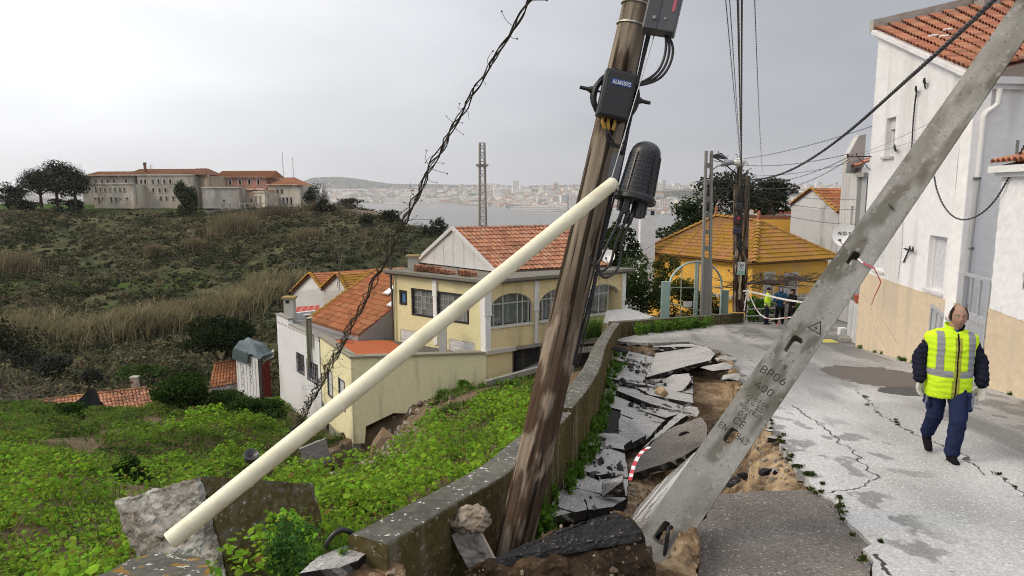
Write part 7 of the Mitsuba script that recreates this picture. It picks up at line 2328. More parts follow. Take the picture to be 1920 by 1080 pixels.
def patch(t, sel, off):
    """a strip of cloth sewn on: the chosen faces lifted off the garment"""
    f = t.faces[sel(t.triangles_center)]
    used, inv = np.unique(f.ravel(), return_inverse=True)
    return t.vertices[used] + t.vertex_normals[used] * off, inv.reshape(-1, 3)


class Body:
    """puts a figure drawn in its own frame (x to the viewer's right when it faces him, y forward, z up) into the scene"""

    def __init__(self, key, loc, face, scale=1.0):
        self.key, self.loc = key, A(loc)
        f_ = unit(A(face[0], face[1], 0))
        self.M = np.stack([A(-f_[1], f_[0], 0), f_, A(0, 0, 1)]) * scale

    def put(self, name, t, c, m='matte', smooth=True, **k):
        v, f = (t.vertices, t.faces) if hasattr(t, 'faces') else t[:2]
        col = c if np.ndim(c) == 2 else np.full(np.shape(v), c)
        return put(name, (np.asarray(v) @ self.M + self.loc, f, col), m, smooth=smooth, parent=self.key, **k)


def head_mesh(o, s=1.0, yaw=0.0, detail=True):
    """a head with brow, nose, lips, chin and ears; o is the middle of the skull"""
    t = trimesh.creation.icosphere(4)
    v = t.vertices.copy()
    x, y, z = v.T
    front = np.clip(y, 0, 1)
    v = v * A(.076, .095, .115)
    jaw = np.clip((-z - .1) / .9, 0, 1)
    v[:, 0] *= 1 - .34 * jaw ** 1.3
    v[:, 1] *= 1 - .16 * jaw
    v[:, 1] += .012 * jaw * (y > 0)
    v[:, 2] -= .020 * jaw * front
    g_ = lambda cx, cz, rx, rz: np.exp(-((v[:, 0] - cx) / rx) ** 2 - ((v[:, 2] - cz) / rz) ** 2) * (y > .15)
    v[:, 1] += .024 * g_(0, -.022, .013, .022) + .016 * g_(0, .002, .010, .028)                       # nose
    v[:, 1] += .007 * g_(.026, .026, .024, .009) + .007 * g_(-.026, .026, .024, .009)                 # brows
    v[:, 1] -= .011 * g_(.030, .010, .015, .010) + .011 * g_(-.030, .010, .015, .010)                 # sockets
    v[:, 1] += .007 * g_(0, -.060, .022, .006) + .006 * g_(0, -.071, .018, .006) - .007 * g_(0, -.0655, .022, .0025)  # lips
    v[:, 1] += .008 * g_(0, -.098, .020, .012)                                                          # chin
    v[:, 1] += .005 * g_(.045, -.03, .016, .02) + .005 * g_(-.045, -.03, .016, .02)                    # cheeks
    col = np.tile(A(.37, .235, .175), (len(v), 1))
    k = np.clip(g_(.045, -.03, .02, .03) + g_(-.045, -.03, .02, .03) + g_(0, -.02, .014, .02), 0, 1)[:, None]
    col = col * (1 - .5 * k) + A(.46, .20, .15) * .5 * k
    k = np.clip(g_(0, -.062, .024, .0065) + g_(0, -.070, .02, .005), 0, 1)[:, None]; col = col * (1 - .6 * k) + A(.33, .12, .10) * .6 * k
    k = np.clip(1.2 * (g_(.029, .0275, .020, .0045) + g_(-.029, .0275, .020, .0045)), 0, 1)[:, None]; col = col * (1 - .8 * k) + A(.05, .035, .03) * .8 * k
    k = np.clip(g_(.030, .012, .019, .011) + g_(-.030, .012, .019, .011), 0, 1)[:, None]; col = col * (1 - .62 * k) + A(.10, .06, .045) * .62 * k
    beard = np.clip((-.045 - v[:, 2]) / .04, 0, 1)[:, None] * (v[:, 1:2] > 0) * .35
    col = col * (1 - beard) + A(.24, .17, .14) * beard
    parts = [(v, t.faces, col)]
    for sgn in (-1, 1):
        e = trimesh.creation.icosphere(2); w = e.vertices * A(.010, .019, .031)
        w[:, 0] += sgn * (.078 + .006 * (w[:, 1] < 0)); w[:, 1] -= .012; w[:, 2] -= .004
        parts.append((w, e.faces, np.tile(A(.43, .23, .17), (len(w), 1))))
        e = trimesh.creation.icosphere(2); w = e.vertices * .0115 + A(sgn * .029, .077, .0105)
        ec = np.tile(A(.55, .52, .49), (len(w), 1)); ec[np.hypot(w[:, 0] - sgn * .029 - .001, w[:, 2] - .0105) < .0055] = A(.03, .02, .015)
        parts.append((w, e.faces, ec))
    V, Fs_, C, n = [], [], [], 0
    for a, b, c in parts:
        V.append(a); Fs_.append(b + n); C.append(c); n += len(a)
    V = np.vstack(V) * s
    cy, sy = math.cos(yaw), math.sin(yaw)
    V = np.c_[V[:, 0] * cy + V[:, 1] * sy, -V[:, 0] * sy + V[:, 1] * cy, V[:, 2]]
    return V + A(o), np.vstack(Fs_), np.vstack(C)


def hair_mesh(o, sel, grow_, seed, yaw=0.0, rough_=.006, s=1.0):
    t = trimesh.creation.icosphere(4)
    v = t.vertices * A(.080, .099, .118)
    cen = v[t.faces].mean(1)
    f = t.faces[sel(cen)]
    d = meshkit.fbm(v * 60 + seed, 3, seed) - .5
    n = unit_rows(v)
    w = v + n * (grow_ + rough_ * 2 * d)[:, None]
    used, inv = np.unique(f.ravel(), return_inverse=True)
    V = w[used] * s
    inner = v[used] * .97 * s
    ff = inv.reshape(-1, 3)
    cy, sy = math.cos(yaw), math.sin(yaw)
    V = np.vstack([V, inner]); V = np.c_[V[:, 0] * cy + V[:, 1] * sy, -V[:, 0] * sy + V[:, 1] * cy, V[:, 2]]
    return V + A(o), np.vstack([ff, ff[:, ::-1] + len(used)])


def unit_rows(v):
    return v / np.linalg.norm(v, axis=1, keepdims=True)


def hand_bones(w, d, side, palm_n, r=1.0, curl=.35):
    """palm and five bent fingers; w wrist, d along the hand, palm_n out of the palm, side: +1 thumb towards cross(d, palm_n)"""
    d, pn = unit(d), unit(palm_n)
    t = np.cross(d, pn) * side
    b = []
    p0, p1 = A(w), A(w) + d * .085
    for k in (-1, -.33, .33, 1):
        b.append((p0 + t * .018 * k, .017 * r, p1 + t * .030 * k, .0145 * r))
    for k, L in ((-1, .062), (-.33, .076), (.33, .082), (1, .072)):
        q = p1 + t * .030 * k; dd = d
        for s in range(3):
            dd = unit(dd + pn * curl * (.7 + .25 * s)); q2 = q + dd * L / 3 * 1.15
            b.append((q, (.0115 - .001 * s) * r, q2, (.0105 - .001 * s) * r)); q = q2
    q = p0 + d * .03 + t * .026; dd = unit(d * .6 + t * .75 + pn * .25)
    for s in range(2):
        q2 = q + dd * .038; b.append((q, .0125 * r, q2, .0112 * r)); q = q2; dd = unit(dd + d * .5 + pn * .15)
    return b


def shoe(a, fwd, pitch=0.0):
    a = A(a); fwd = unit(A(fwd[0], fwd[1], pitch)); up = A(0, 0, 1)
    return [(a - fwd * .05 - up * .045, (.040, .040, .042), a + fwd * .06 - up * .050, (.044, .05, .036)), (a + fwd * .06 - up * .050, (.044, .05, .036), a + fwd * .155 - up * .058, (.036, .036, .026)), (a, .047, a + fwd * .03 - up * .03, .046)]


# --- the man in the yellow vest
PK = tag('person', 'balding man in a bright yellow reflective vest and gloves walking towards us', 'person')
face_dir = (-.27, -.96)
loc = A(4.84, 7.36, float(road_z(7.36)))
B = Body(PK, loc, face_dir)
hipL, hipR = A(-.105, -.02, .90), A(.105, .03, .90)
kneL, ankL = A(-.085, -.03, .49), A(-.06, -.32, .150)
kneR, ankR = A(.075, .20, .50), A(.055, .16, .105)
shL, shR = A(-.20, 0, 1.375), A(.20, 0, 1.375)
elL, wrL = A(-.285, -.05, 1.13), A(-.285, .03, .89)
elR, wrR = A(.295, .0, 1.13), A(.305, .08, .89)
hd = A(.035, .045, 1.625)
bones = [(hipL, .10, kneL, .062), (kneL, .062, ankL, .043), (hipR, .10, kneR, .062), (kneR, .062, ankR, .043), ((0, 0, .93), (.15, .10, .10), (0, 0, 1.15), (.14, .10, .10)), ((0, 0, 1.15), (.14, .10, .1), (0, 0, 1.38), (.17, .10, .07)),
         (shL, .06, elL, .047), (elL, .047, wrL, .030), (shR, .06, elR, .047), (elR, .047, wrR, .030), ((0, -.005, 1.40), .068, hd - A(0, .02, .06), .058)]
t = limbs(bones, .03, 5)
hv, hf, hc = head_mesh(hd, 1.04, -.06)
skin = np.full(t.vertices.shape, (.42, .245, .17))
B.put('body', (np.vstack([t.vertices, hv]), np.vstack([t.faces, hf + len(t.vertices)])), np.vstack([skin, hc]))
NAVY, TROU, LIME = (.018, .020, .034), (.022, .030, .072), (.60, .86, .035)
B.put('hair', hair_mesh(hd, lambda c: ((c[:, 2] > -.030) & (c[:, 2] < .088) & (c[:, 1] < .036) & (np.abs(c[:, 0]) > .050)) | (c[:, 1] < -.03) & (c[:, 2] > -.06) & (c[:, 2] < .1), .0055, 3, -.06, s=1.04), (.030, .026, .023))
tr = [((0, -.01, .93), (.165, .125, .07), (0, -.005, .86), (.165, .125, .08)), (hipL + A(.01, 0, -.02), (.105, .115, .10), kneL, .083), (kneL, .083, ankL + A(0, .02, .05), .072), (hipR - A(.01, 0, .02), (.105, .115, .10), kneR, .084), (kneR, .084, ankR + A(0, .0, .02), .074)]
t = limbs(tr, .018, 6, 3, .028)
T_ = B.put('trousers', t, TROU)
for s, c, u in ((1, hipR * .45 + kneR * .55 + A(.085, .0, .03), kneR - hipR), (-1, hipL * .45 + kneL * .55 + A(-.085, .0, .03), kneL - hipL)):
    p_ = B.put('pocket', limbs([(c + A(0, -.05, .07), .026, c + A(0, .06, .07), .026), (c + A(0, -.05, -.08), .03, c + A(0, .06, -.08), .03), (c + A(0, 0, .07), (.026, .07, .03), c + A(0, 0, -.08), (.03, .08, .03))], .015, 4, 2, .01), TROU)
    B.put('flap', limbs([(c + A(.02 * s, .075, .085), .012, c + A(.022 * s, .055, -.09), .014)], .012, 3), (.20, .23, .29))
for an, fw, pi_ in ((ankL, (-.02, 1), -.55), (ankR, (.0, 1), .05)):
    s_ = B.put('shoe', limbs(shoe(an - A(0, 0, .0), fw, pi_), .012, 5), (.013, .013, .014), label=None)
    q = A(an); fwv = unit(A(fw[0], fw[1], pi_))
    B.put('sole', limbs([(q - fwv * .055 - A(0, 0, .088), (.036, .036, .010), q + fwv * .13 - A(0, 0, .090), (.04, .04, .010))], .014, 4), (.035, .035, .036))
# quilted jacket sleeves and body
slv = [(shL + A(.02, 0, -.01), .070, elL, .076), (elL, .076, wrL + A(0, 0, .03), .064), (shR - A(.02, 0, .01), .070, elR, .076), (elR, .076, wrR + A(0, 0, .03), .066), ((-.1, 0, 1.30), .08, (.1, 0, 1.30), .08)]
t = limbs(slv, .014, 5)
v = t.vertices
ring = np.sin((v[:, 2] + .22 * np.abs(v[:, 0])) * 105)
t.vertices = v + t.vertex_normals * (.0045 * ring + .016 * (meshkit.fbm(v * 14, 3, 4) - .5))[:, None]
J_ = B.put('jacket', t, NAVY)
cf = [(wrL + A(0, 0, .045), .060, wrL + A(0, 0, .005), .052), (wrR + A(0, 0, .045), .060, wrR + A(0, 0, .005), .052)]
B.put('cuff', limbs(cf[:1], .015, 3), (.010, .010, .014)); B.put('cuff', limbs(cf[1:], .015, 3), (.010, .010, .014))
vest = torso([(.72, 0, .01, .205, .155), (.80, 0, .01, .222, .168), (.95, 0, .01, .225, .172), (1.10, 0, .01, .222, .165), (1.25, 0, .01, .236, .155), (1.36, 0, .0, .262, .135), (1.415, 0, -.005, .250, .115), (1.445, 0, -.008, .20, .10), (1.465, .01, -.01, .14, .09), (1.475, .012, -.005, .075, .072)], 128, 110, .012, 4)
V_ = B.put('vest', vest, LIME, label='bright yellow reflective vest')
GRYS = (.27, .275, .30)
zx = lambda c: .030 - .012 * (1.3 - c[:, 2])
B.put('reflective_band', patch(vest, lambda c: (np.abs(c[:, 2] - 1.005 - .03 * np.clip(-c[:, 0] - .05, 0, 1)) < .036) & (np.abs(c[:, 0] - zx(c)) > .035), .004), GRYS)
for x0 in (-.135, .165):
    B.put('reflective_band', patch(vest, lambda c: (np.abs(c[:, 0] - x0) < .034) & (c[:, 2] > 1.035) & (c[:, 2] < 1.455), .0045), GRYS)
for s in (-1, 1):
    B.put('zip_tape', patch(vest, lambda c: (np.abs(c[:, 0] - zx(c) - s * .020) < .012) & (c[:, 1] > 0) & (c[:, 2] < 1.40), .004), (.33, .33, .06))
B.put('zip', patch(vest, lambda c: (np.abs(c[:, 0] - zx(c)) < .007) & (c[:, 1] > 0) & (c[:, 2] < 1.44), .005), (.012, .012, .014))
# standing collar: yellow on one side, dark lining folded open on the other
def collar(a0, a1, h, flare, c, r=.082):
    a = np.linspace(a0, a1, 26); v = []
    for k, hh in enumerate((-.02, h * .5, h)):
        rr = r + flare * hh / .1
        v.append(np.c_[.014 + rr * np.sin(a), -.004 + rr * .98 * np.cos(a), 1.455 + hh + 0 * a - .035 * np.clip(np.cos(a), 0, 1)])
    v2 = [q * A(.92, .92, 1) for q in v]
    V = np.vstack(v + v2); f = []
    for k in range(2):
        for i in range(25):
            q = k * 26 + i; f += [(q, q + 1, q + 27), (q, q + 27, q + 26)]; q += 78; f += [(q, q + 27, q + 1), (q, q + 26, q + 27)]
    for i in range(25):
        f += [(52 + i, 53 + i, 131 + i), (52 + i, 131 + i, 130 + i)]
    return V, np.array(f)


B.put('collar', collar(-3.4, -.25, .085, .012, LIME), LIME)
B.put('lining', collar(.30, 2.9, .075, .03, NAVY), (.020, .021, .034))
B.put('shirt', limbs([((.02, .055, 1.42), .03, (.025, .06, 1.46), .028), ((.0, .03, 1.40), .06, (.02, .03, 1.45), .05)], .02, 3), (.02, .08, .30))
for w, side, d in ((wrL, 1, (-.05, .08, -1)), (wrR, -1, (.05, .10, -1))):
    t = limbs(hand_bones(w - A(0, 0, .01), d, side, (.4 * side, .35, -.1), 1.18, .34), .006, 4)
    B.put('glove', t, (.56, .55, .52))
# --- the group at the bend
def bystander(name, loc, face, H, label, upper, lower, cap=None, hood=None, hairc=None, coat_low=.86, arms='down', vis=False, seed=1):
    k = tag(numbered('person'), label, 'person')
    s = H / 1.76
    b = Body(k, loc, face, s)
    g = np.random.default_rng(seed)
    hl, hr = A(-.10, 0, .90), A(.10, 0, .90)
    kl, kr = A(-.12, .03, .49), A(.11, -.02, .49)
    al, ar = A(-.13, -.03, .09), A(.13, .02, .09)
    sl, sr = A(-.19, 0, 1.40), A(.19, 0, 1.40)
    if arms == 'folded':
        el, er, wl_, wr2 = A(-.25, .06, 1.13), A(.25, .06, 1.13), A(.06, .20, 1.14), A(-.06, .18, 1.18)
    elif arms == 'talk':
        el, er, wl_, wr2 = A(-.24, .02, 1.12), A(.23, .04, 1.12), A(-.16, .25, 1.08), A(.12, .25, 1.15)
    else:
        el, er, wl_, wr2 = A(-.25, -.03, 1.12), A(.25, -.02, 1.12), A(-.20, .10, .92), A(.21, .10, .92)
    h0_ = A(0, .03, 1.62)
    t = limbs([(hl, .10, kl, .06), (kl, .06, al, .042), (hr, .10, kr, .06), (kr, .06, ar, .042), ((0, 0, .95), (.14, .1, .1), (0, 0, 1.38), (.15, .09, .07)), (sl, .055, el, .045), (el, .045, wl_, .03), (sr, .055, er, .045), (er, .045, wr2, .03), ((0, 0, 1.40), .06, h0_ - A(0, .02, .06), .055)]
              + hand_bones(wl_, unit(wl_ - el), 1, (0, .6, -.5), 1.1) + hand_bones(wr2, unit(wr2 - er), -1, (0, .6, -.5), 1.1), .025, 4)
    hv, hf, hc = head_mesh(h0_)
    b.put('body', (np.vstack([t.vertices, hv]), np.vstack([t.faces, hf + len(t.vertices)])), np.vstack([np.full(t.vertices.shape, (.40, .24, .17)), hc]))
    b.put('trousers', limbs([((0, 0, .93), (.15, .11, .07), (0, 0, .88), (.15, .11, .08)), (hl, .10, kl, .08), (kl, .08, al + A(0, 0, .03), .065), (hr, .10, kr, .08), (kr, .08, ar + A(0, 0, .03), .065)], .03, 4, seed, .03), lower)
    for q in (al, ar):
        b.put('shoe', limbs(shoe(q, (0, 1)), .025, 3), (.014, .014, .015))
    body = [((0, 0, coat_low), (.185, .135, .05), (0, 0, 1.15), (.18, .14, .1)), ((0, 0, 1.15), (.18, .14, .1), (0, 0, 1.38), (.185, .12, .08)), (sl, .085, el, .075), (el, .075, wl_ - unit(wl_ - el) * .03, .058), (sr, .085, er, .075), (er, .075, wr2 - unit(wr2 - er) * .03, .058), ((0, -.01, 1.42), .09, (0, 0, 1.47), .07)]
    j = limbs(body, .022, 4, seed + 3, .025)
    col = np.full(j.vertices.shape, upper)
    jk = b.put('jacket', j, col)
    if vis:
        for zz in (1.02, .90):
            b.put('reflective_band', patch(j, lambda c: np.abs(c[:, 2] - zz) < .028, .004), (.30, .31, .33))
        b.put('lower_hem', patch(j, lambda c: c[:, 2] < .88, .004), (.03, .03, .045))
    if hood is not None:
        b.put('hood', limbs([(h0_ + A(0, -.03, .02), (.105, .10, .125), h0_ + A(0, -.04, -.08), (.11, .09, .07)), (h0_ + A(-.08, .03, -.09), .05, h0_ + A(.08, .03, -.09), .05)], .02, 3, 2, .01), hood)
    if cap is not None:
        b.put('cap', (lambda q: (q[0], q[1]))(hair_mesh(h0_, lambda c: c[:, 2] > .028, .010, 2, 0, .002)), cap)
    if hairc is not None:
        b.put('hair', hair_mesh(h0_, lambda c: (c[:, 2] > .05) | ((c[:, 1] < .0) & (c[:, 2] > -.10)), .035, 6, 0, .022), hairc)
    return b


zr = lambda y: float(road_z(y))
bystander('a', A(11.75, 31.0, zr(31.0) - .02), (.85, -.35), 1.76, 'officer in a yellow high-visibility jacket and dark cap standing at the bend', (.60, .86, .04), (.016, .018, .032), cap=(.012, .013, .022), vis=True, seed=2, coat_low=.92)
bystander('b', A(12.55, 31.5, zr(31.5) - .02), (-.25, -1), 1.78, 'bearded man in a blue hooded jacket facing the road, arms folded', (.025, .075, .16), (.012, .012, .015), hood=(.03, .085, .18), arms='folded', seed=4)
bystander('c', A(12.95, 31.1, zr(31.1) - .02), (-.95, -.25), 1.68, 'curly-haired person in a long dark coat talking to the man in blue', (.018, .018, .017), (.013, .013, .015), hairc=(.035, .020, .013), coat_low=.70, arms='talk', seed=6)

# ------------------------------------------------------------------ the abandoned hospital-sized building on the far hill
RU = tag('ruined_building', 'long derelict building with tiled roofs and empty windows on the far hilltop', 'building')
RY = 250.0


def rx(px, Y=RY): return (px - 960) / 1280 * Y
def rz(py, Y=RY): return 2 - (py - 355) / 1280 * Y


def facade(px0, px1, pt, pb, c, rows, dy=0.0, depth=14, seed=0, arch=False):
    """a wing: front wall pierced by windows (pixel centres in rows of (y, half height, [x ...])), side walls, dark inside"""
    Y = RY + dy
    F = Fr(A(rx(px0, Y), Y, 0), A(rx(px1, Y), Y - 4, 0))
    k = (rx(px1, Y) - rx(px0, Y)) / (px1 - px0)
    w = rect(0, rz(pb + 6, Y), F.L, rz(pt, Y))
    holes = []
    for py, hh0, hw0, xs in rows:
        for x in xs:
            hw, hh = hw0, hh0
            u, z = (x - px0) * k, rz(py, Y)
            hw, hh = hw * 1.15 if hw < 2.6 else hw, hh * 1.12
            h = rect(u - hw * k, z - hh * k, u + hw * k, z + hh * k)
            holes.append((u, z, hw * k, hh * k)); w = w.difference(h)
    mb = F.poly(MB(c), w, 0, -.6)
    F.box(mb, 0, .5, rz(pb + 6, Y), rz(pt, Y), -depth, -.6); F.box(mb, F.L - .5, F.L, rz(pb + 6, Y), rz(pt, Y), -depth, -.6)
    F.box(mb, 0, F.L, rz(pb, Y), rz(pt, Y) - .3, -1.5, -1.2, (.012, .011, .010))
    F.box(mb, -.3, F.L + .3, rz(pt, Y), rz(pt, Y) + .5, -.8, .35, (.36, .34, .31))
    v, f, c_ = mb.mesh(); cf = c_[f[:, 0]]
    v, f, ix = trimesh.remesh.subdivide_to_size(v, f, .7, max_iter=14, return_index=True); cv = np.zeros_like(v); cv[f.ravel()] = np.repeat(cf[ix], 3, 0)
    q = meshkit.fbm(np.c_[v[:, 0] / 2.2, v[:, 2] / 3.2, v[:, 1] / 3 + seed], 3, 4); q2 = meshkit.fbm(np.c_[v[:, 0] / 5.0, v[:, 2] / 4, 0 * q + 3], 3, 8)
    cv = cv * (.70 + 1.35 * q)[:, None]; w_ = (nstep(.50, .62, q2) * .6)[:, None]; cv = cv * (1 - w_) + cv * A(1.06, .95, .86) * w_
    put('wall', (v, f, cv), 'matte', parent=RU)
    for u, z, hw, hh in holes:
        g_ = rect(u - hw - .28, z - hh - .15, u + hw + .28, z + hh + .3).difference(rect(u - hw, z - hh, u + hw, z + hh))
        put('window', F.poly(MB((.50, .48, .44)), g_, -.3, .12), 'matte', parent=RU)
    return F


GRB, RDW = (.30, .275, .24), (.30, .165, .135)
R1 = [178, 193, 206, 218, 231, 256]
facade(163, 270, 331, 377, (.29, .265, .24), [(340, 3.2, 2.0, R1)], 4, seed=1)
facade(183, 268, 346, 384, (.37, .345, .30), [(356, 3.8, 1.9, [189, 199, 209, 220, 231, 242, 252]), (372, 1.5, 2.6, [186, 202, 240, 256]), (375, 4.6, 2.2, [194, 221, 232])], -3, 6)
facade(266, 378, 330, 384, GRB, [(341, 3.6, 2.0, [274, 282, 298, 310, 322, 334, 357]), (357, 3.6, 2.0, [298, 311, 323, 347, 375]), (372, 3.6, 2.0, [312, 324, 338])], -1)
facade(376, 404, 331, 384, (.33, .29, .23), [(340, 3, 2, [384, 395])], 0)
facade(402, 512, 335, 378, RDW, [(342, 4.2, 2.0, [405, 421, 441, 461, 480, 498])], 3)
facade(385, 462, 353, 384, (.26, .25, .235), [(376, 2.5, 2, [431])], -6, 7)
facade(458, 506, 356, 386, (.34, .26, .20), [(376, 3, 2, [468, 480, 490])], -5, 7)
facade(507, 573, 348, 388, (.37, .35, .31), [(359, 3.6, 2.2, [528, 537]), (376, 5.5, 2.0, [514, 522, 540, 548, 556])], -3, 10)
facade(481, 508, 361, 388, (.38, .36, .31), [(374, 6.0, 2.2, [487, 501]), (386, 2, 2, [489, 502])], -8, 5)
TR = (.28, .15, .095)


def hip(px0, px1, pe, pr, inset, dy, depth=15, c=TR):
    Y = RY + dy
    a, b = A(rx(px0, Y), Y, rz(pe, Y)), A(rx(px1, Y), Y - 4, rz(pe, Y))
    d = A(0, depth, 0); i = (b - a) * inset
    r0, r1 = a + d * .5 + i, b + d * .5 - i
    r0[2] = r1[2] = rz(pr, Y + depth * .5)
    mb = MB(c)
    for q in ([a, b, r1, r0], [b, b + d, r1], [b + d, a + d, r0, r1], [a + d, a, r0]):
        n = 16
        mb.add([A(p) for p in q], [(0, 1, 2), (0, 2, 3)][:len(q) - 2])
    R = put('roof', mb, 'matte', parent=RU)
    m2 = MB(tuple(x * .72 for x in c))
    nn = max(6, int((px1 - px0) / 3))
    for k in range(nn):                                            # rolls of the tiles running down the slope
        t = (k + .5) / nn
        p, q = a * (1 - t) + b * t, r0 * (1 - t) + r1 * t
        m2.bar(p + A(0, 0, .05), q + A(0, 0, .05), .35, .16)
    put('tile_rolls', m2, 'matte', parent=R, kind='stuff')
    return R


hip(161, 268, 331, 323, .12, 3); hip(236, 404, 330, 318.5, .08, 1, 17); hip(345, 404, 329, 317.5, .3, -1, 14, (.22, .115, .08)); hip(404, 521, 334, 322, .03, 2, 16, (.28, .13, .075)); hip(505, 575, 348, 334, .34, -4, 15, (.36, .17, .10)); hip(458, 492, 357, 352, .2, -5, 6, (.28, .13, .08))
b_, t_ = A(rx(272), RY + 4, rz(330)), A(rx(271), RY + 4, rz(305))
put('brick_chimney', MB((.24, .115, .085)).tube([b_, t_ - A(0, 0, .9), t_ - A(0, 0, .8), t_], [.60, .46, .58, .55], 10), 'matte', smooth=50, parent=RU, label='tall brick chimney')
mb = MB((.28, .24, .205)); q = [(388, 394, 226), (470, 390, 240), (560, 391, 236), (650, 391, 232), (722, 397, 222)]
for (xa, ya, Ya), (xb, yb, Yb) in zip(q[:-1], q[1:]):
    a, b = A(rx(xa, Ya), Ya, rz(ya, Ya)), A(rx(xb, Yb), Yb, rz(yb, Yb))
    mb.obox(a - A(0, 0, 6), b - a, A(0, .6, 0), A(0, 0, 6))
put('terrace_wall', mb, 'plaster', label='long brown retaining wall below the derelict building', cat='wall', fine=1.2)
mb = MB((.36, .34, .31)); a = A(rx(420, 236), 236, rz(384, 236))
for k in range(7):
    mb.box(a + A(k * 2.6, 0, -.5), (.5, .5, 2.4))
    mb.box(a + A(k * 2.6 + 1.3, 0, .6), (2.6, .4, .3))
put('ruined_arcade', mb, 'matte', label='row of broken pillars in front of the derelict building', cat='ruin')
for px, y0, y1 in ((555.5, 334, 296), (537, 347, 288)):
    put('antenna_mast', MB((.3, .3, .31)).tube([A(rx(px), RY, rz(y0)), A(rx(px), RY, rz(y1))], .09, 4), 'matte', label='hair-thin aerial mast above the %s end of the derelict building' % ('red roof' if px > 550 else 'pavilion'), cat='aerial')

# ------------------------------------------------------------------ vegetation
def leaves(P, size, col, seed, upb=.6, sides=6, jit=.25, cup=.18, aspect=1.0):
    """single leaves at the points P: small cupped polygons turned mostly upwards"""
    r = np.random.default_rng(seed)
    P = np.asarray(P, float); n = len(P)
    size = np.broadcast_to(np.asarray(size, float), (n,)) * r.uniform(.65, 1.3, n)
    nn = r.normal(0, 1, (n, 3)); nn[:, 2] = np.abs(nn[:, 2]) * .6 + upb * 2
    nn = unit_rows(nn)
    s = unit_rows(np.cross(nn, r.normal(0, 1, (n, 3)))); t = np.cross(nn, s)
    a = np.arange(sides) * 2 * np.pi / sides
    rad = r.uniform(.82, 1.1, (n, sides))
    V = P[:, None] + size[:, None, None] * .5 * (rad[..., None] * (np.cos(a)[None, :, None] * s[:, None] + aspect * np.sin(a)[None, :, None] * t[:, None]) + cup * np.cos(2 * a)[None, :, None] * nn[:, None])
    k = np.arange(1, sides - 1)
    f0 = np.stack([k * 0, k, k + 1], 1)
    F = (f0[None] + (np.arange(n) * sides)[:, None, None]).reshape(-1, 3)
    C = np.clip(np.asarray(col, float) * (1 + jit * r.normal(0, 1, (n, 1))) * (1 + .08 * r.normal(0, 1, (n, 3))), .004, .9)
    return V.reshape(-1, 3), F, np.repeat(C, sides, 0)


def blades(P, h, w, col, seed, lean=.35, jit=.2, droop=.25):
    """grass or reed blades: two-segment tapering strips"""
    r = np.random.default_rng(seed); P = np.asarray(P, float); n = len(P)
    h = np.broadcast_to(np.asarray(h, float), (n,)) * r.uniform(.6, 1.25, n)
    a = r.uniform(0, 2 * np.pi, n); d = np.c_[np.cos(a), np.sin(a), 0 * a]; s = np.c_[-np.sin(a), np.cos(a), 0 * a]
    l = r.uniform(0, lean, n)[:, None]
    m_ = P + (d * l * .45 + A(0, 0, .55)) * h[:, None]
    e = P + (d * (l + droop * r.uniform(0, 1, (n, 1))) + A(0, 0, 1)) * h[:, None]
    w = np.broadcast_to(np.asarray(w, float), (n,))[:, None]
    V = np.stack([P - s * w / 2, P + s * w / 2, m_ + s * w * .42, m_ - s * w * .42, e], 1).reshape(-1, 3)
    F = (np.array([(0, 1, 2), (0, 2, 3), (3, 2, 4)])[None] + (np.arange(n) * 5)[:, None, None]).reshape(-1, 3)
    C = np.clip(np.asarray(col, float) * (1 + jit * r.normal(0, 1, (n, 1))), .004, .9)
    return V, F, np.repeat(C, 5, 0)


def merge(parts):
    V, F, C, n = [], [], [], 0
    for v, f, c in parts:
        V.append(v); F.append(f + n); C.append(c); n += len(v)
    return np.vstack(V), np.vstack(F), np.vstack(C)


def in_blobs(blobs, n, seed, shell=.45):
    """points in lumpy ellipsoids (x, y, z, rx, ry, rz), denser towards their skins; and each point's share of height"""
    r = np.random.default_rng(seed)
    B_ = np.array(blobs, float)
    vol = (B_[:, 3] * B_[:, 4] + B_[:, 3] * B_[:, 5] + B_[:, 4] * B_[:, 5]); k = r.choice(len(B_), n, p=vol / vol.sum())
    d = unit_rows(r.normal(0, 1, (n, 3)))
    rad = (shell + (1 - shell) * r.uniform(0, 1, n) ** .6) * (.72 + .55 * meshkit.fbm(d * 1.9 + k[:, None] * 3.1, 3, seed))
    return B_[k, :3] + d * rad[:, None] * B_[k, 3:], d


def crown_blobs(c, R, n, seed, sub=.42):
    """a crown's clumps spread over an ellipsoid"""
    r = np.random.default_rng(seed); out = []
    for i in range(n):
        d = unit(r.normal(0, 1, 3) + A(0, 0, .25)); k = r.uniform(.45, .95)
        s = sub * r.uniform(.65, 1.25)
        out.append((*(A(c) + d * k * A(R)), R[0] * s, R[1] * s, R[2] * s * .9))
    return out


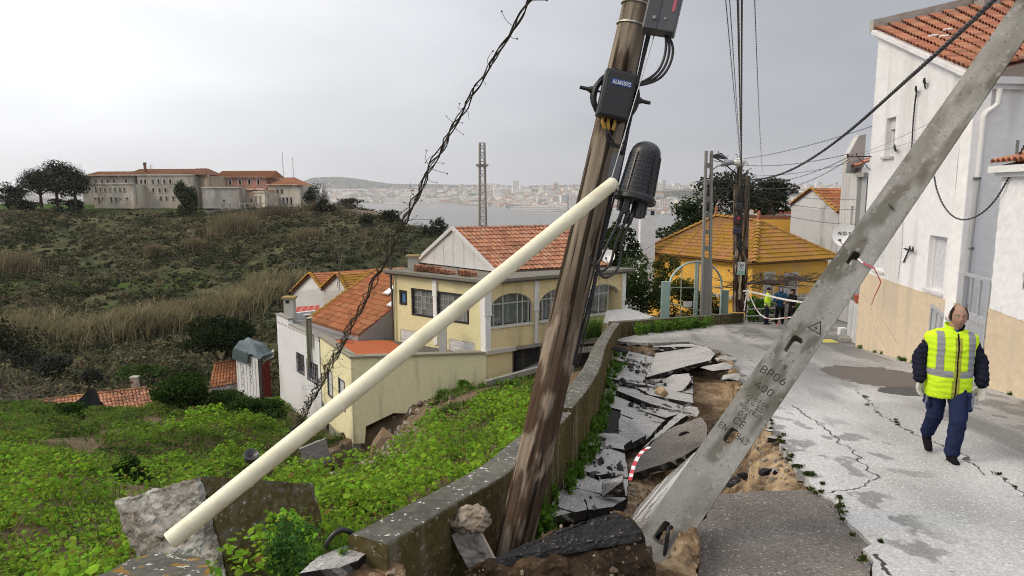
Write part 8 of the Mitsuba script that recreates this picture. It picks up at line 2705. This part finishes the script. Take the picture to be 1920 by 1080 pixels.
def tree(name, base, c, R, col, n, size, label, seed, cat='tree', trunk=.16, nb=22, group=None, bark=(.085, .07, .055), sub=.42, limbs_=6):
    base, c = A(base), A(c)
    k = tag(numbered(name), label, cat, group)
    r = np.random.default_rng(seed)
    bl = crown_blobs(c, R, nb, seed, sub)
    P, d = in_blobs(bl, n, seed)
    tone = (.70 + .6 * meshkit.fbm(P / (max(R) * .45) + seed, 3, seed))[:, None]
    put('crown', leaves(P, size, A(col) * tone, seed + 1, .35, 4, .22), 'leaf', parent=k)
    mb = MB(bark); fork = base + (c - base) * .45 + r.normal(0, .08, 3) * R[0]
    mb.tube(CubicSpline([0, .5, 1], np.array([base - A(0, 0, .5), (base + fork) / 2 + r.normal(0, .05, 3) * R[0], fork]))(np.linspace(0, 1, 8)), np.linspace(trunk, trunk * .72, 8), 8)
    for i in range(limbs_):
        q = A(bl[i % len(bl)][:3]); m_ = (fork + q) / 2 + r.normal(0, .08, 3) * R[0]
        mb.tube(CubicSpline([0, .5, 1], np.array([fork, m_, q]))(np.linspace(0, 1, 7)), np.linspace(trunk * .55, trunk * .15, 7), 6)
    put('trunk', mb, 'matte', smooth=True, parent=k)
    return k


def shrub(name, x, y, R, col, n, size, label, seed, cat='bush', group=None, nb=9, up=.4, z=None):
    z = float(land(np.array([float(x)]), np.array([float(y)]))[0]) if z is None else z
    P, d = in_blobs(crown_blobs((x, y, z + R[2] * .55), (R[0] * .8, R[1] * .8, R[2] * .62), nb, seed, .5), n, seed)
    tone = (.6 + .8 * meshkit.fbm(P / (max(R) * .4) + seed, 3, seed))[:, None]
    return put(name, leaves(P, size, A(col) * tone, seed + 1, up, 4, .25), 'leaf', label=label, cat=cat, group=group)


def pxy(px, Y): return (px - 960) / 1280 * Y


# --- creepers and weeds on the near slope
LIME_, GREEN, DARK, OLIVE, STRAW = A(.215, .375, .036), A(.105, .215, .030), A(.036, .070, .016), A(.095, .115, .036), A(.22, .19, .10)
r = np.random.default_rng(17)
N = 430000
px_, py_ = r.uniform(-30, 1.2, N), 3.4 + 33 * r.uniform(0, 1, N) ** 1.25
wx = np.interp(py_, [p[1] for p in INNER], [p[0] for p in INNER]) - .30
ok = (px_ < wx) & (px_ > -.80 * py_ - 1)
px_, py_ = px_[ok], py_[ok]
pathd = shapely.distance(shapely.points(px_, py_), sg.LineString([(1.5, 28.2), (-.6, 24.4), (-1.8, 22.0), (-3.9, 22.2)]))
scar = shapely.distance(shapely.points(px_, py_), sg.LineString([(-9.4, 15.6), (-8.0, 13.8), (-7.4, 12.6), (-5.8, 11.0)]))
q3 = np.c_[px_, py_, 0 * px_]
n1, n2, n3 = meshkit.fbm(q3 / 2.6, 4, 1), meshkit.fbm(q3 / .7, 3, 2), meshkit.fbm(q3 / 5 + 4, 3, 6)
SCAR = sg.Polygon([(-4.4, 25.8), (-3.2, 22), (-2.7, 18), (-2.5, 15.6), (-3.4, 14.4), (-4.8, 14.6), (-6.4, 17.5), (-7.4, 21), (-7.4, 25.5)])
hole_d = np.hypot((px_ + 5.2) / 1.15, (py_ - 24.9) / 1.0)
house = shapely.contains_xy(shapely.union_all([sg.Polygon([p[:2] for p in (A_, B_, Cc, RC_, BK, LC_)]), sg.Polygon([P0[:2], P1[:2], (-5, 33), (-8, 38)]), sg.Polygon([C0[:2], (0.6, 27.2), RC_[:2]])]).buffer(.1), px_, py_)
den = nstep(.35, .46, .6 * n1 + .4 * n2 + .03)
den *= nstep(.35, .8, shapely.distance(shapely.points(px_, py_), SCAR) + .9 * (n2 - .5)) * nstep(.75, 1.3, pathd + .9 * (n2 - .5)) * nstep(.35, .9, scar + 1.6 * (n2 - .5)) * nstep(2.0, 2.5, hole_d) * ~house
keep = r.random(len(px_)) < den
px_, py_, n1, n2, n3 = (a[keep] for a in (px_, py_, n1, n2, n3))
gz = land(px_, py_)
far_ = nstep(15, 23, py_ - .12 * px_)
mound = np.exp(-((px_ + 11.5) / 2.6) ** 2 - ((py_ - 26.5) / 2.4) ** 2) + np.exp(-((px_ + 8.8) / 2.2) ** 2 - ((py_ - 22) / 2.1) ** 2)
wallside = np.exp(-((px_ - np.interp(py_, [p[1] for p in INNER], [p[0] for p in INNER]) + 1.4) / 1.6) ** 2) * (py_ < 20)
bright = np.clip(mound * 1.2 + (1 - far_) * .75 + wallside * .5 + 1.6 * (n3 - .5), 0, 1)
height = (.08 + .70 * nstep(.42, .70, n2)) * (.35 + .75 * bright) * r.uniform(0, 1, len(px_)) ** .55
col = LIME_ * bright[:, None] + (GREEN * .55 + OLIVE * .45) * (1 - bright[:, None])
dk = nstep(.50, .60, meshkit.fbm(np.c_[px_, py_, 0 * px_] / 1.5 + 8, 3, 9))[:, None] * (1 - .75 * bright[:, None])
col = col * (1 - dk) + DARK * dk
dry = (r.random(len(px_)) < .03 + .05 * (1 - bright))[:, None]
col = np.where(dry, A(.20, .14, .045), col)
size = np.where(bright > .5, .066, .056) * (1 + .35 * far_) * r.choice([.7, 1, 1.25], len(px_))
put('creeping_plants', leaves(np.c_[px_, py_, gz + height], size, col, 18, .75, 6, .20), 'leaf', kind='stuff', label='carpet of bright green creeping weeds over the slope', cat='weeds')
# grass between
N = 26000
gx, gy = r.uniform(-28, 1.2, N), 3.6 + 31 * r.uniform(0, 1, N) ** 1.15
wx = np.interp(gy, [p[1] for p in INNER], [p[0] for p in INNER]) - .32
pd = shapely.distance(shapely.points(gx, gy), sg.LineString([(1.5, 28.2), (-.6, 24.4), (-1.8, 22.0), (-3.9, 22.2)]))
ok = (gx < wx) & (gx > -.80 * gy - 1) & (np.hypot((gx + 5.2) / 1.15, gy - 24.9) > 2.1) & (pd > .8 + .8 * (meshkit.fbm(np.c_[gx, gy, gx * 0] / .8, 2, 3) - .5)) & (meshkit.fbm(np.c_[gx, gy, gx * 0] / 1.9 + 3, 3, 3) > .47)
gx, gy = gx[ok], gy[ok]
put('rough_grass', blades(np.c_[gx, gy, land(gx, gy)], .34, .012 + .0006 * gy, (GREEN * .75 + OLIVE * .25), 19, .6), 'leaf', kind='stuff', label='tufts of rough grass among the creeping weeds', cat='grass')


r = np.random.default_rng(5); k_ = r.integers(0, len(px_), 5200)
put('dead_stalks', blades(np.c_[px_, py_, gz][k_], .42, .012, A(.20, .155, .085), 20, .9, .35, .5), 'leaf', kind='stuff', label='dead brown stalks standing among the creeping weeds', cat='stalks')


def weeds(name, pts, n, spread, hgt, size, col, seed, label, zf=None, grass=.35):
    """a patch of weeds along a line"""
    r = np.random.default_rng(seed); ls = sg.LineString(pts); P = []
    nodes = [np.array(ls.interpolate(t, True).coords[0]) + r.normal(0, spread, 2) for t in r.uniform(0, 1, max(3, n // 70))]
    nodes = np.array(nodes); k = r.integers(0, len(nodes), n)
    s = r.uniform(.35, 1.2, len(nodes))[k]
    P = nodes[k] + r.normal(0, spread * .45, (n, 2)) * s[:, None]
    z = (zf or land)(P[:, 0], P[:, 1])
    h = hgt * s * r.uniform(0, 1, n) ** .7
    m_ = int(n * (1 - grass))
    parts = [leaves(np.c_[P, z + h][:m_], size, A(col) * (.75 + .5 * r.random((m_, 1))), seed, .4, 5, .2)]
    if grass:
        parts.append(blades(np.c_[P, z][m_:], hgt * 1.1, size * .22, A(col) * .85, seed + 1, .7))
    put(name, merge(parts), 'leaf', kind='stuff', label=label, cat='weeds')


wl_off = lambda d, a, b: [(np.interp(t, [p[1] for p in INNER], [p[0] for p in INNER]) + d, t) for t in np.linspace(a, b, 14)]
weeds('wall_weeds', wl_off(.11, 5.4, 12.5), 4200, .055, .20, .038, GREEN * .8, 31, 'green weeds growing along the road side foot of the parapet', lambda x, y: sunk(x, y), .25)
weeds('wall_weeds', wl_off(.14, 12.5, 21), 1800, .10, .2, .05, GREEN * .8, 32, 'sparser weeds at the far foot of the parapet', lambda x, y: sunk(x, y), .25)
weeds('wall_weeds', [(4.6, 24.8), (6.4, 26.8), (8.6, 29.4)], 3600, .14, .42, .075, GREEN * .8 + OLIVE * .2, 33, 'leafy weeds against the far stretch of the parapet', lambda x, y: road_z(y), .2)
weeds('wall_weeds', [(-.60, 3.55), (-.35, 3.95), (-.20, 4.3)], 1600, .10, .22, .03, GREEN * .8, 34, 'weeds at the near foot of the parapet beside the snapped post', lambda x, y: road_z(y) - .38 + 0 * x, .3)
weeds('wall_weeds', [(-1.10, 3.72), (-.85, 3.85)], 900, .05, .10, .022, GREEN, 35, 'small weeds and grass on the broken end of the parapet', lambda x, y: road_z(y) + .36 + 0 * x, .5)
weeds('wall_weeds', [(-1.75, 4.9), (-1.55, 4.55), (-1.30, 4.25)], 1500, .09, .28, .03, A(.055, .13, .03), 36, 'feathery weeds in front of the tilted wall block', lambda x, y: road_z(y) - .12 + 0 * x, .15)
weeds('wall_weeds', [(-4.2, 24.6), (-2.6, 25.6), (-1.1, 26.4), (.4, 27.2)], 2600, .16, .35, .06, GREEN * .7 + OLIVE * .3, 37, 'weeds along the foot of the yellow annexe wall', None, .35)
weeds('crack_moss', [tuple(p) for p in EDGE if 4.0 < p[1] < 9.6], 2300, .04, .035, .018, A(.045, .062, .014), 38, 'moss and tiny weeds growing in the main crack of the road', lambda x, y: road_z(y) + .004, .2)
for i, c_ in enumerate(CRACKS[1:3]):
    weeds('crack_moss', [tuple(p) for p in c_], 500, .035, .02, .016, A(.04, .055, .014), 39 + i, 'moss in the second long crack of the road' if i == 0 else 'moss in the short crack at the right edge of the road', lambda x, y: road_z(y) + .004, .2)
weeds('wall_weeds', [tuple(Fs.p(u, 0, .08)[:2]) for u in (0, 1.5, 3.2, 4.9)], 900, .07, .10, .03, GREEN * .7, 42, 'weeds at the foot of the white house', lambda x, y: road_z(y), .4)
weeds('wall_weeds', [tuple(Fg.p(u, 0, .08)[:2]) for u in (0, 2, 5.2)], 500, .06, .07, .025, GREEN * .5, 43, 'dark weeds at the foot of the roughcast wing', lambda x, y: road_z(y), .3)
weeds('planter_grass', [(2.307, 26.3, -3.666)[:2], (3.495, 26.6, -3.514)[:2]], 1500, .18, .75, .05, GREEN * .8, 44, 'tall grass growing behind the pierced balustrade', lambda x, y: 0 * x + (2.739, 26.4, -3.859)[2], .8)
# plants one can single out on the slope
for i, (px, Y, R, c, n, lab) in enumerate(((205, 15.0, (.55, .5, .55), DARK * 1.2, 1500, 'dark round shrub standing in the bright carpet, far left'), (355, 31.5, (2.6, 1.6, 1.5), DARK * .9, 6500, 'big dark bramble mound below the dark tree'), (455, 30.5, (1.8, 1.2, .9), DARK * 1.1, 3000, 'dark bramble by the garden shed'), (300, 33, (1.0, .8, .9), DARK, 1600, 'dark bramble at the right end of the long clay roof'),
                                         (668, 10.6, (.6, .55, .42), LIME_ * .8, 2200, 'lush light-green bush growing beside the tilted wall block'), (705, 24.6, (.35, .3, .5), OLIVE, 500, 'small upright weed at the edge of the washed-out hole'), (865, 25.3, (.3, .3, .4), GREEN, 350, 'small tuft at the foot of the yellow annexe wall'), (950, 22.5, (.35, .3, .3), GREEN, 350, 'lone tuft of weed on the bare path'),
                                         (545, 20.6, (.8, .6, .6), OLIVE * .9, 1300, 'twiggy shrub at the foot of the creeper-clad cable'), (100, 29.5, (.9, .7, .7), DARK * 1.1, 1300, 'dark shrub in front of the shade netting, far left'))):
    shrub('bush', pxy(px, Y), Y, R, c, n, .055 + .0022 * Y, lab, 50 + i)
mb = MB((.10, .085, .06)); a = A((-0.857, 16.5, -3.701)); mb.tube([a - A(0, 0, .2), a + A(.01, 0, .85)], .018, 6)
put('stake', mb, 'matte', label='thin wooden stake standing in the bright carpet near the parapet', cat='stake')
# --- trees round the houses
for args in (
    ('fruit_tree', (6.815, 35, -4.745), (6.71, 35, -2.919), (1.55, 1.3, 1.55), A(.045, .075, .022), 4200, .14, 'small leafy fruit tree in the garden left of the arched gate', 71),
    ('leafy_tree', (6.329, 40, -4.421), (6.358, 40, -1.503), (1.3, 1.3, 1.5), A(.030, .052, .018), 3000, .17, 'dark green tree behind the veranda roof', 72),
    ('leafy_tree', (14.191, 60, -3.348), (14.14, 60, -1.846), (1.6, 1.3, 1.1), A(.035, .055, .022), 1500, .22, 'small dark tree standing before the river, right of the white chimney', 73),
    ('grey_tree', (19.579, 58, -2.261), (18.197, 58, 1.244), (2.9, 2.5, 1.9), A(.055, .062, .045), 3600, .24, 'grey-green tree rising behind the orange roof', 74),
    ('grey_tree', (22.991, 60, -1.006), (22.725, 60, 2.138), (1.7, 1.5, .9), A(.045, .052, .038), 1500, .24, 'sparse grey tree with a high crown behind the wires', 75),
    ('leafy_tree', (18.031, 66, -2.334), (18.063, 66, -0.539), (2.8, 2.4, 1.6), A(.028, .050, .018), 2500, .26, 'dark evergreen mass above the left end of the orange roof', 76),
    ('leafy_tree', (24.389, 66, -0.795), (24.423, 66, 0.48), (2.6, 2, 1.2), A(.032, .050, .022), 2000, .26, 'dark evergreen mass below the sparse grey tree', 77),
    ('dark_tree', (-21.554, 50, -12.554), (-22.168, 50, -9.464), (3.0, 2.6, 1.9), A(.022, .034, .014), 7000, .20, 'broad dark evergreen tree in the valley left of the cottages', 78),
    ('dark_tree', (-39.988, 52, -14.872), (-40.779, 52, -10.561), (3.2, 2.6, 2.6), A(.03, .035, .02), 2500, .22, 'dark tree at the left edge above the long clay roof', 79)):
    tree(*args[:3], args[3], args[4], args[5], args[6], args[7], args[8])
for i, (px, py, Y, R, c, n, lab) in enumerate(((1435, 578, 33.4, (1.1, .5, 1.2), GREEN * .6, 1500, 'dark shrub behind the officer at the bend'), (1420, 590, 33.0, (.6, .4, .9), GREEN * .7, 700, 'low shrub beside the timber poles'), (1522, 580, 34.4, (.9, .4, .9), GREEN * .9, 1200, 'green shrub under the shuttered windows of the orange house'), (1275, 560, 34.0, (1.3, .6, 1.7), OLIVE * .8, 2600, 'tangled olive shrub behind the left leaf of the arched gate'), (1330, 575, 34.5, (1.2, .5, 1.5), OLIVE * .7, 2200, 'tangled olive shrub behind the right leaf of the arched gate'), (1248, 500, 38.0, (1.0, .6, 1.3), OLIVE * .8, 1300, 'thin shrub climbing before the orange eaves'))):
    z = 2 - (py - 355) / 1280 * Y
    shrub('garden_shrub', pxy(px, Y), Y, R, c, n, .12, lab, 90 + i, z=z - R[2] * .6)


def bare(name, base, R, n, col, label, seed, th=.02, cat='bush', flat=.5):
    """leafless twigs: branching tubes"""
    r = np.random.default_rng(seed); mb = MB(col)
    for i in range(n):
        p = A(base) + r.normal(0, .15, 3) * A(R) * A(1, 1, .2); d = unit(r.normal(0, 1, 3) * A(1, 1, .5) + A(0, 0, flat)); pts = [p]
        for s in range(6):
            d = unit(d + r.normal(0, .32, 3)); pts.append(pts[-1] + d * A(R) / 5)
        mb.tube(pts, np.linspace(th, th * .3, 7), 4)
        for s in (2, 3, 4):
            e = unit(d + r.normal(0, .8, 3)); mb.tube([pts[s], pts[s] + e * A(R) * .22, pts[s] + unit(e + r.normal(0, .3, 3)) * A(R) * .42], [th * .5, th * .35, th * .15], 3)
    return put(name, mb, 'matte', label=label, cat=cat)


bare('grape_vine', (12.714, 35.2, -2.863), (2.4, .5, .55), 34, (.10, .08, .065), 'leafless vine twisting along its wires before the orange house', 5, .03, 'vine', .1)
bare('grape_vine', (15.403, 36.2, -2.771), (2.2, .5, .45), 26, (.10, .08, .07), 'leafless vine over the window of the orange house', 6, .03, 'vine', .1)
bare('bare_shrub', (-30.5, 41, -11.6), (3.2, 2, 2.4), 60, (.17, .15, .125), 'pale leafless shrub at the left edge above the shade netting', 7, .035)
bare('bare_shrub', (-25.5, 44.5, -12.4), (3.0, 2, 2.0), 55, (.12, .10, .08), 'brown leafless thicket behind the long clay roof', 8, .03)
bare('bare_shrub', (-20.5, 46.5, -12.6), (2.6, 2, 1.7), 45, (.12, .09, .07), 'brown leafless thicket beside the little chimney in the valley', 9, .03)
# --- scrub over the valley and the far hillside
r = np.random.default_rng(23)
N = 15000
Y = 44 + 206 * r.uniform(0, 1, N) ** .85
X = r.uniform(-.80, -.02, N) * Y
gz = land(X, Y)
d1, d2 = meshkit.fbm(np.c_[X, Y, 0 * X] / 16, 4, 2), meshkit.fbm(np.c_[X, Y * .6, 0 * X] / 6, 3, 4)
ok = (r.random(N) < .25 + .75 * nstep(.38, .55, .6 * d1 + .4 * d2)) & (gz > -30) & ~((Y > 233) & (X < -60)) & ~((X > -26) & (X < 0) & (Y < 58))
X, Y, gz, d1, d2 = (a[ok] for a in (X, Y, gz, d1, d2))
kind_ = r.random(len(X)) + 1.1 * (d1 - .5)
base = np.where((kind_ < .36)[:, None], A(.032, .040, .018), np.where((kind_ < .62)[:, None], A(.060, .066, .032), np.where((kind_ < .82)[:, None], A(.095, .09, .055), A(.18, .155, .095))))
m_ = 26
R = r.gamma(3, .26, len(X)) * np.where(d2 > .5, 1.25, .9) * (1 + .25 * (Y < 90))
off_ = unit_rows(r.normal(0, 1, (len(X) * m_, 3))) * (r.uniform(.3, 1, (len(X) * m_, 1)) ** .5) * A(1, 1, .62)
P = np.repeat(np.c_[X, Y, gz + R * .35], m_, 0) + off_ * np.repeat(R, m_)[:, None]
put('hillside_scrub', leaves(P, .30 + .0012 * P[:, 1], np.repeat(base, m_, 0), 24, .45, 4, .25), 'leaf', kind='stuff', label='dark scrub and heath covering the hillside across the valley', cat='scrub')
N = 36000
Y = 60 + 185 * r.uniform(0, 1, N); X = r.uniform(-.80, -.02, N) * Y
ok = meshkit.fbm(np.c_[X, Y * .7, 0 * X] / 9 + 5, 3, 7) > .53
X, Y = X[ok], Y[ok]; gz = land(X, Y); ok = gz > -26; X, Y, gz = X[ok], Y[ok], gz[ok]
put('dry_grass', blades(np.c_[X, Y, gz], .9, .10, A(.19, .17, .10), 25, .7), 'leaf', kind='stuff', label='straw-coloured dry grass between the scrub on the hillside', cat='grass')
# the long band of reeds in the valley
N = 22000
t = r.uniform(0, 1, N)
line = np.array([(-84, 100), (-68, 97), (-59, 100), (-53, 108), (-49, 120), (-46, 138)])
s = np.linspace(0, 1, len(line)); X = np.interp(t, s, line[:, 0]) + r.normal(0, 2.4, N); Y = np.interp(t, s, line[:, 1]) + r.normal(0, 3.0, N)
cl = meshkit.fbm(np.c_[X, Y, 0 * X] / 3, 3, 3); ok = cl > .38; X, Y, cl = X[ok], Y[ok], cl[ok]
put('reed_bed', blades(np.c_[X, Y, land(X, Y)], 3.0 * (.35 + 1.25 * cl), .16, A(.20, .175, .10) * (.55 + .9 * cl)[:, None], 26, .6, .3, .45), 'leaf', kind='stuff', label='long band of tan reeds along the valley bottom', cat='reeds')
for i, (px, py, Y, w, h, lab) in enumerate(((440, 462, 190, 6.5, 7.5, 'large fan-shaped clump of pale reeds in the middle of the far hillside'), (360, 492, 172, 2.6, 3.6, 'small pale reed clump below the large one'), (287, 508, 165, 1.9, 3.6, 'narrow pale reed clump, leftmost on the far hillside'), (610, 408, 226, 8, 4.5, 'broad grey-green reed clump below the brown retaining wall'), (20, 550, 150, 5, 5, 'reed clump at the left edge of the far hillside'), (575, 470, 180, 4.5, 4, 'pale grass clump right of the large reed clump'), (520, 420, 215, 7, 4, 'wide olive reed clump under the broken arcade'))):
    n = 1500; x = pxy(px, Y) + r.normal(0, w * .42, n); y = Y + r.normal(0, w * .3, n)
    put('reed_clump', blades(np.c_[x, y, land(x, y) - .3], h * .85, .13, A(.21, .175, .105) * (1 if i not in (3, 6) else .62), 100 + i, .45, .2, .25), 'leaf', label=lab, cat='reeds')
for i, (px, Y, R, c, n, lab) in enumerate(((357, 226, (4.6, 4, 8.6), A(.050, .066, .022), 5200, 'tall round olive-green tree-like bush below the derelict building'), (610, 218, (5, 4, 4), A(.030, .038, .018), 1700, 'dark bush below the retaining wall, right of the ruin'), (735, 205, (4.0, 3, 4.2), A(.024, .036, .016), 1700, 'dark round bush on the right shoulder of the hill'), (690, 200, (3.2, 3, 2.6), A(.03, .04, .018), 900, 'low dark bush left of the one on the hill shoulder'), (822, 184, (2.8, 2.4, 3.6), A(.026, .036, .018), 1200, 'dark bush standing before the river at the hill end'), (800, 180, (1.8, 2, 2.0), A(.03, .04, .018), 500, 'small bush at the end of the hill'),
                                         (70, 72, (2.6, 2.2, 2.4), A(.055, .058, .045), 1500, 'greyish round shrub at the left edge of the valley'), (20, 78, (2.8, 2.2, 2.6), A(.05, .054, .042), 1500, 'second greyish shrub at the left edge of the valley'), (150, 66, (1.9, 1.6, 1.7), A(.045, .048, .036), 900, 'dark twiggy shrub above the long clay roof'), (250, 70, (3.2, 2, 1.8), A(.05, .09, .022), 1500, 'fresh green bush in the valley bottom'), (330, 72, (2.4, 2, 2.0), A(.05, .06, .03), 1200, 'olive bush behind the dark tree'), (520, 105, (4, 3, 3), A(.026, .036, .016), 1800, 'dark thicket behind the grey chimney'), (132, 239, (7, 3, 3.6), A(.03, .04, .022), 1800, 'dark undergrowth between the trunks of the umbrella pines'), (50, 238, (7, 3, 3.2), A(.03, .038, .022), 1600, 'dark undergrowth left of the umbrella pines'))):
    shrub('hill_bush', pxy(px, Y), Y, R, c, n, .20 + .0016 * Y, lab, 120 + i, nb=12)
# umbrella pines and other trees by the ruin
def pine(px, py_base, py_c, Y, R, label, seed, n=9000):
    k = tag(numbered('stone_pine'), label, 'tree'); r = np.random.default_rng(seed)
    base, c = A(pxy(px, Y), Y, rz(py_base, Y)), A(pxy(px, Y), Y, rz(py_c, Y))
    bl = [(c[0] + R[0] * math.cos(a) * q, c[1] + R[1] * math.sin(a) * q, c[2] + R[2] * (.45 - .85 * q * q) + r.normal(0, .2), R[0] * .42, R[1] * .42, R[2] * .55) for a, q in zip(r.uniform(0, 6.28, 34), r.uniform(0, 1, 34) ** .5)]
    P, d = in_blobs(bl, n, seed, .3)
    put('crown', leaves(P, .55, A(.024, .034, .017) * (.6 + .8 * meshkit.fbm(P / 3, 3, 2))[:, None], seed, .5, 4, .25), 'leaf', parent=k)
    mb = MB((.07, .055, .045)); f_ = base + (c - base) * .5
    mb.tube([base - A(0, 0, .5), f_, c - A(0, 0, R[2] * .3)], [.55, .42, .25], 8)
    for b in bl[:9]:
        mb.tube([f_, (f_ + A(b[:3])) / 2 + A(0, 0, -.3), A(b[:3])], [.3, .2, .1], 5)
    put('trunk', mb, 'matte', smooth=True, parent=k)


pine(114, 385, 334, 235, (9.8, 8, 6.6), 'large umbrella pine with a wide dark crown beside the derelict building', 140)
pine(84, 386, 344, 236, (6.6, 5, 5.6), 'smaller pine leaning out left of the large umbrella pine', 141, 2600)
pine(148, 386, 348, 234, (4.4, 4, 6.4), 'dark bushy pine at the left corner of the derelict building', 142, 1800)
for args in (('leafy_tree', (pxy(25, 240), 240, -5.3), (pxy(22, 240), 240, rz(364, 240)), (6.5, 4, 3.6), A(.026, .034, .020), 2600, .6, 'dark rounded trees at the far left of the hilltop', 151),
             ('leafy_tree', (pxy(592, 240), 240, -6), (pxy(592, 240), 240, rz(366, 240)), (3.4, 3, 4.2), A(.036, .042, .028), 1500, .55, 'grey-green tree at the right end of the derelict building', 152),
             ('leafy_tree', (pxy(655, 236), 236, -6), (pxy(655, 236), 236, rz(381, 236)), (5.2, 4, 1.9), A(.06, .055, .045), 1300, .5, 'low brownish trees behind the retaining wall', 153)):
    tree(*args, trunk=.3)
bare('bare_tree', A(pxy(606, 238), 238, rz(385, 238)), (3.4, 3, 7.5), 40, (.20, .19, .18), 'leafless grey tree at the right end of the derelict building', 11, .10, 'tree', 1.2)
for i, px in enumerate((118, 135, 292, 160)):
    bare('bare_tree', A(pxy(px, 262), 262, rz(335, 262)), (1.6, 1.5, 5.5), 12, (.30, .29, .28), ('leafless treetop rising behind the large umbrella pine', 'leafless treetop right of the umbrella pine crown', 'leafless treetop above the main roof of the ruin', 'leafless treetop over the left wing of the ruin')[i], 12 + i, .05, 'tree', 1.4)
r = np.random.default_rng(77)                                     # masonry debris under the undermined house, rocks on the lawn
n = 900
x = r.normal(-5.3, 1.2, n); y = r.normal(21.0, 2.6, n)
put('house_debris', pebbles(np.c_[x, y, land(x, y) + .03], r.gamma(1.5, .035, n) + .02, 78, ((.24, .20, .15), (.16, .115, .075), (.30, .27, .23))), 'matte', kind='stuff', label='broken masonry and soil spilled below the undermined annexe', cat='rubble')
for i, (p, s_, a, lab) in enumerate((((-7.4, 24.6, -7.9), (1.0, .12, .9), .5, 'grey concrete slab leaning below the white cottage wall'), ((-6.9, 25.6, -8.0), (.08, .5, 1.0), .3, 'torn boards hanging under the annexe corner'), ((-6.3, 24.5, -8.4), (.5, .35, .07), .9, 'pale broken slab lying under the annexe'))):
    U = np.array([[math.cos(a), math.sin(a), .25], [-math.sin(a), math.cos(a), 0], [-.25, 0, 1]]); U = np.array([unit(q) for q in U])
    z = float(land(np.array([p[0]]), np.array([p[1]]))[0])
    t = rough(trimesh.Trimesh(*MB().box((p[0], p[1], z + s_[2] * .45), s_, U=U).mesh()[:2]), .10, .04, .2, i)
    put('slab_fragment', (t.vertices, t.faces, np.full(t.vertices.shape, ((.27, .26, .24), (.20, .16, .12), (.34, .33, .31))[i])), 'plaster', label=lab, cat='rubble', fine=.2)
mb = MB((.30, .25, .17)); a, b = A((-4.864, 24.3, -7.53)), A((-5.864, 23.2, -7.856)); mb.tube([a, (a + b) / 2 - A(0, 0, .12), b], .025, 5)
put('dangling_cable', mb, 'matte', label='pale cable dangling down the earth face of the washed-out hole', cat='cable')
mb = MB((.05, .05, .055)).lathe(A((-7.024, 17.5, -5.193)), (.3, -.4, .85), [(.15, 0), (.17, .03), (.20, .22), (.18, .23), (.0, .1)], 16)
put('black_bucket', mb, 'gloss', smooth=40, label='black bucket lying below the creeper-clad cable', cat='bucket')
wire('fence_wire', (-23.372, 30, -8.289), (-12.309, 34, -8.605), .2, .010, (.30, .30, .28), 'thin wire strung across the slope from the left to the white cottage', 'wire')

# ------------------------------------------------------------------ damp winter air over the river
scene['air'] = {'type': 'homogeneous', 'albedo': {'type': 'rgb', 'value': (0.95, 0.955, 0.965)}, 'sigma_t': 0.00009}
scene['haze'] = {'type': 'cube', 'to_world': T().translate((0, 3460, 90)).scale((5600, 3600, 178)), 'bsdf': {'type': 'null'}, 'interior': {'type': 'ref', 'id': 'air'}}
scene['camera']['medium'] = {'type': 'ref', 'id': 'air'}
tag('haze', 'thin damp haze over the river valley', 'haze', kind='stuff')
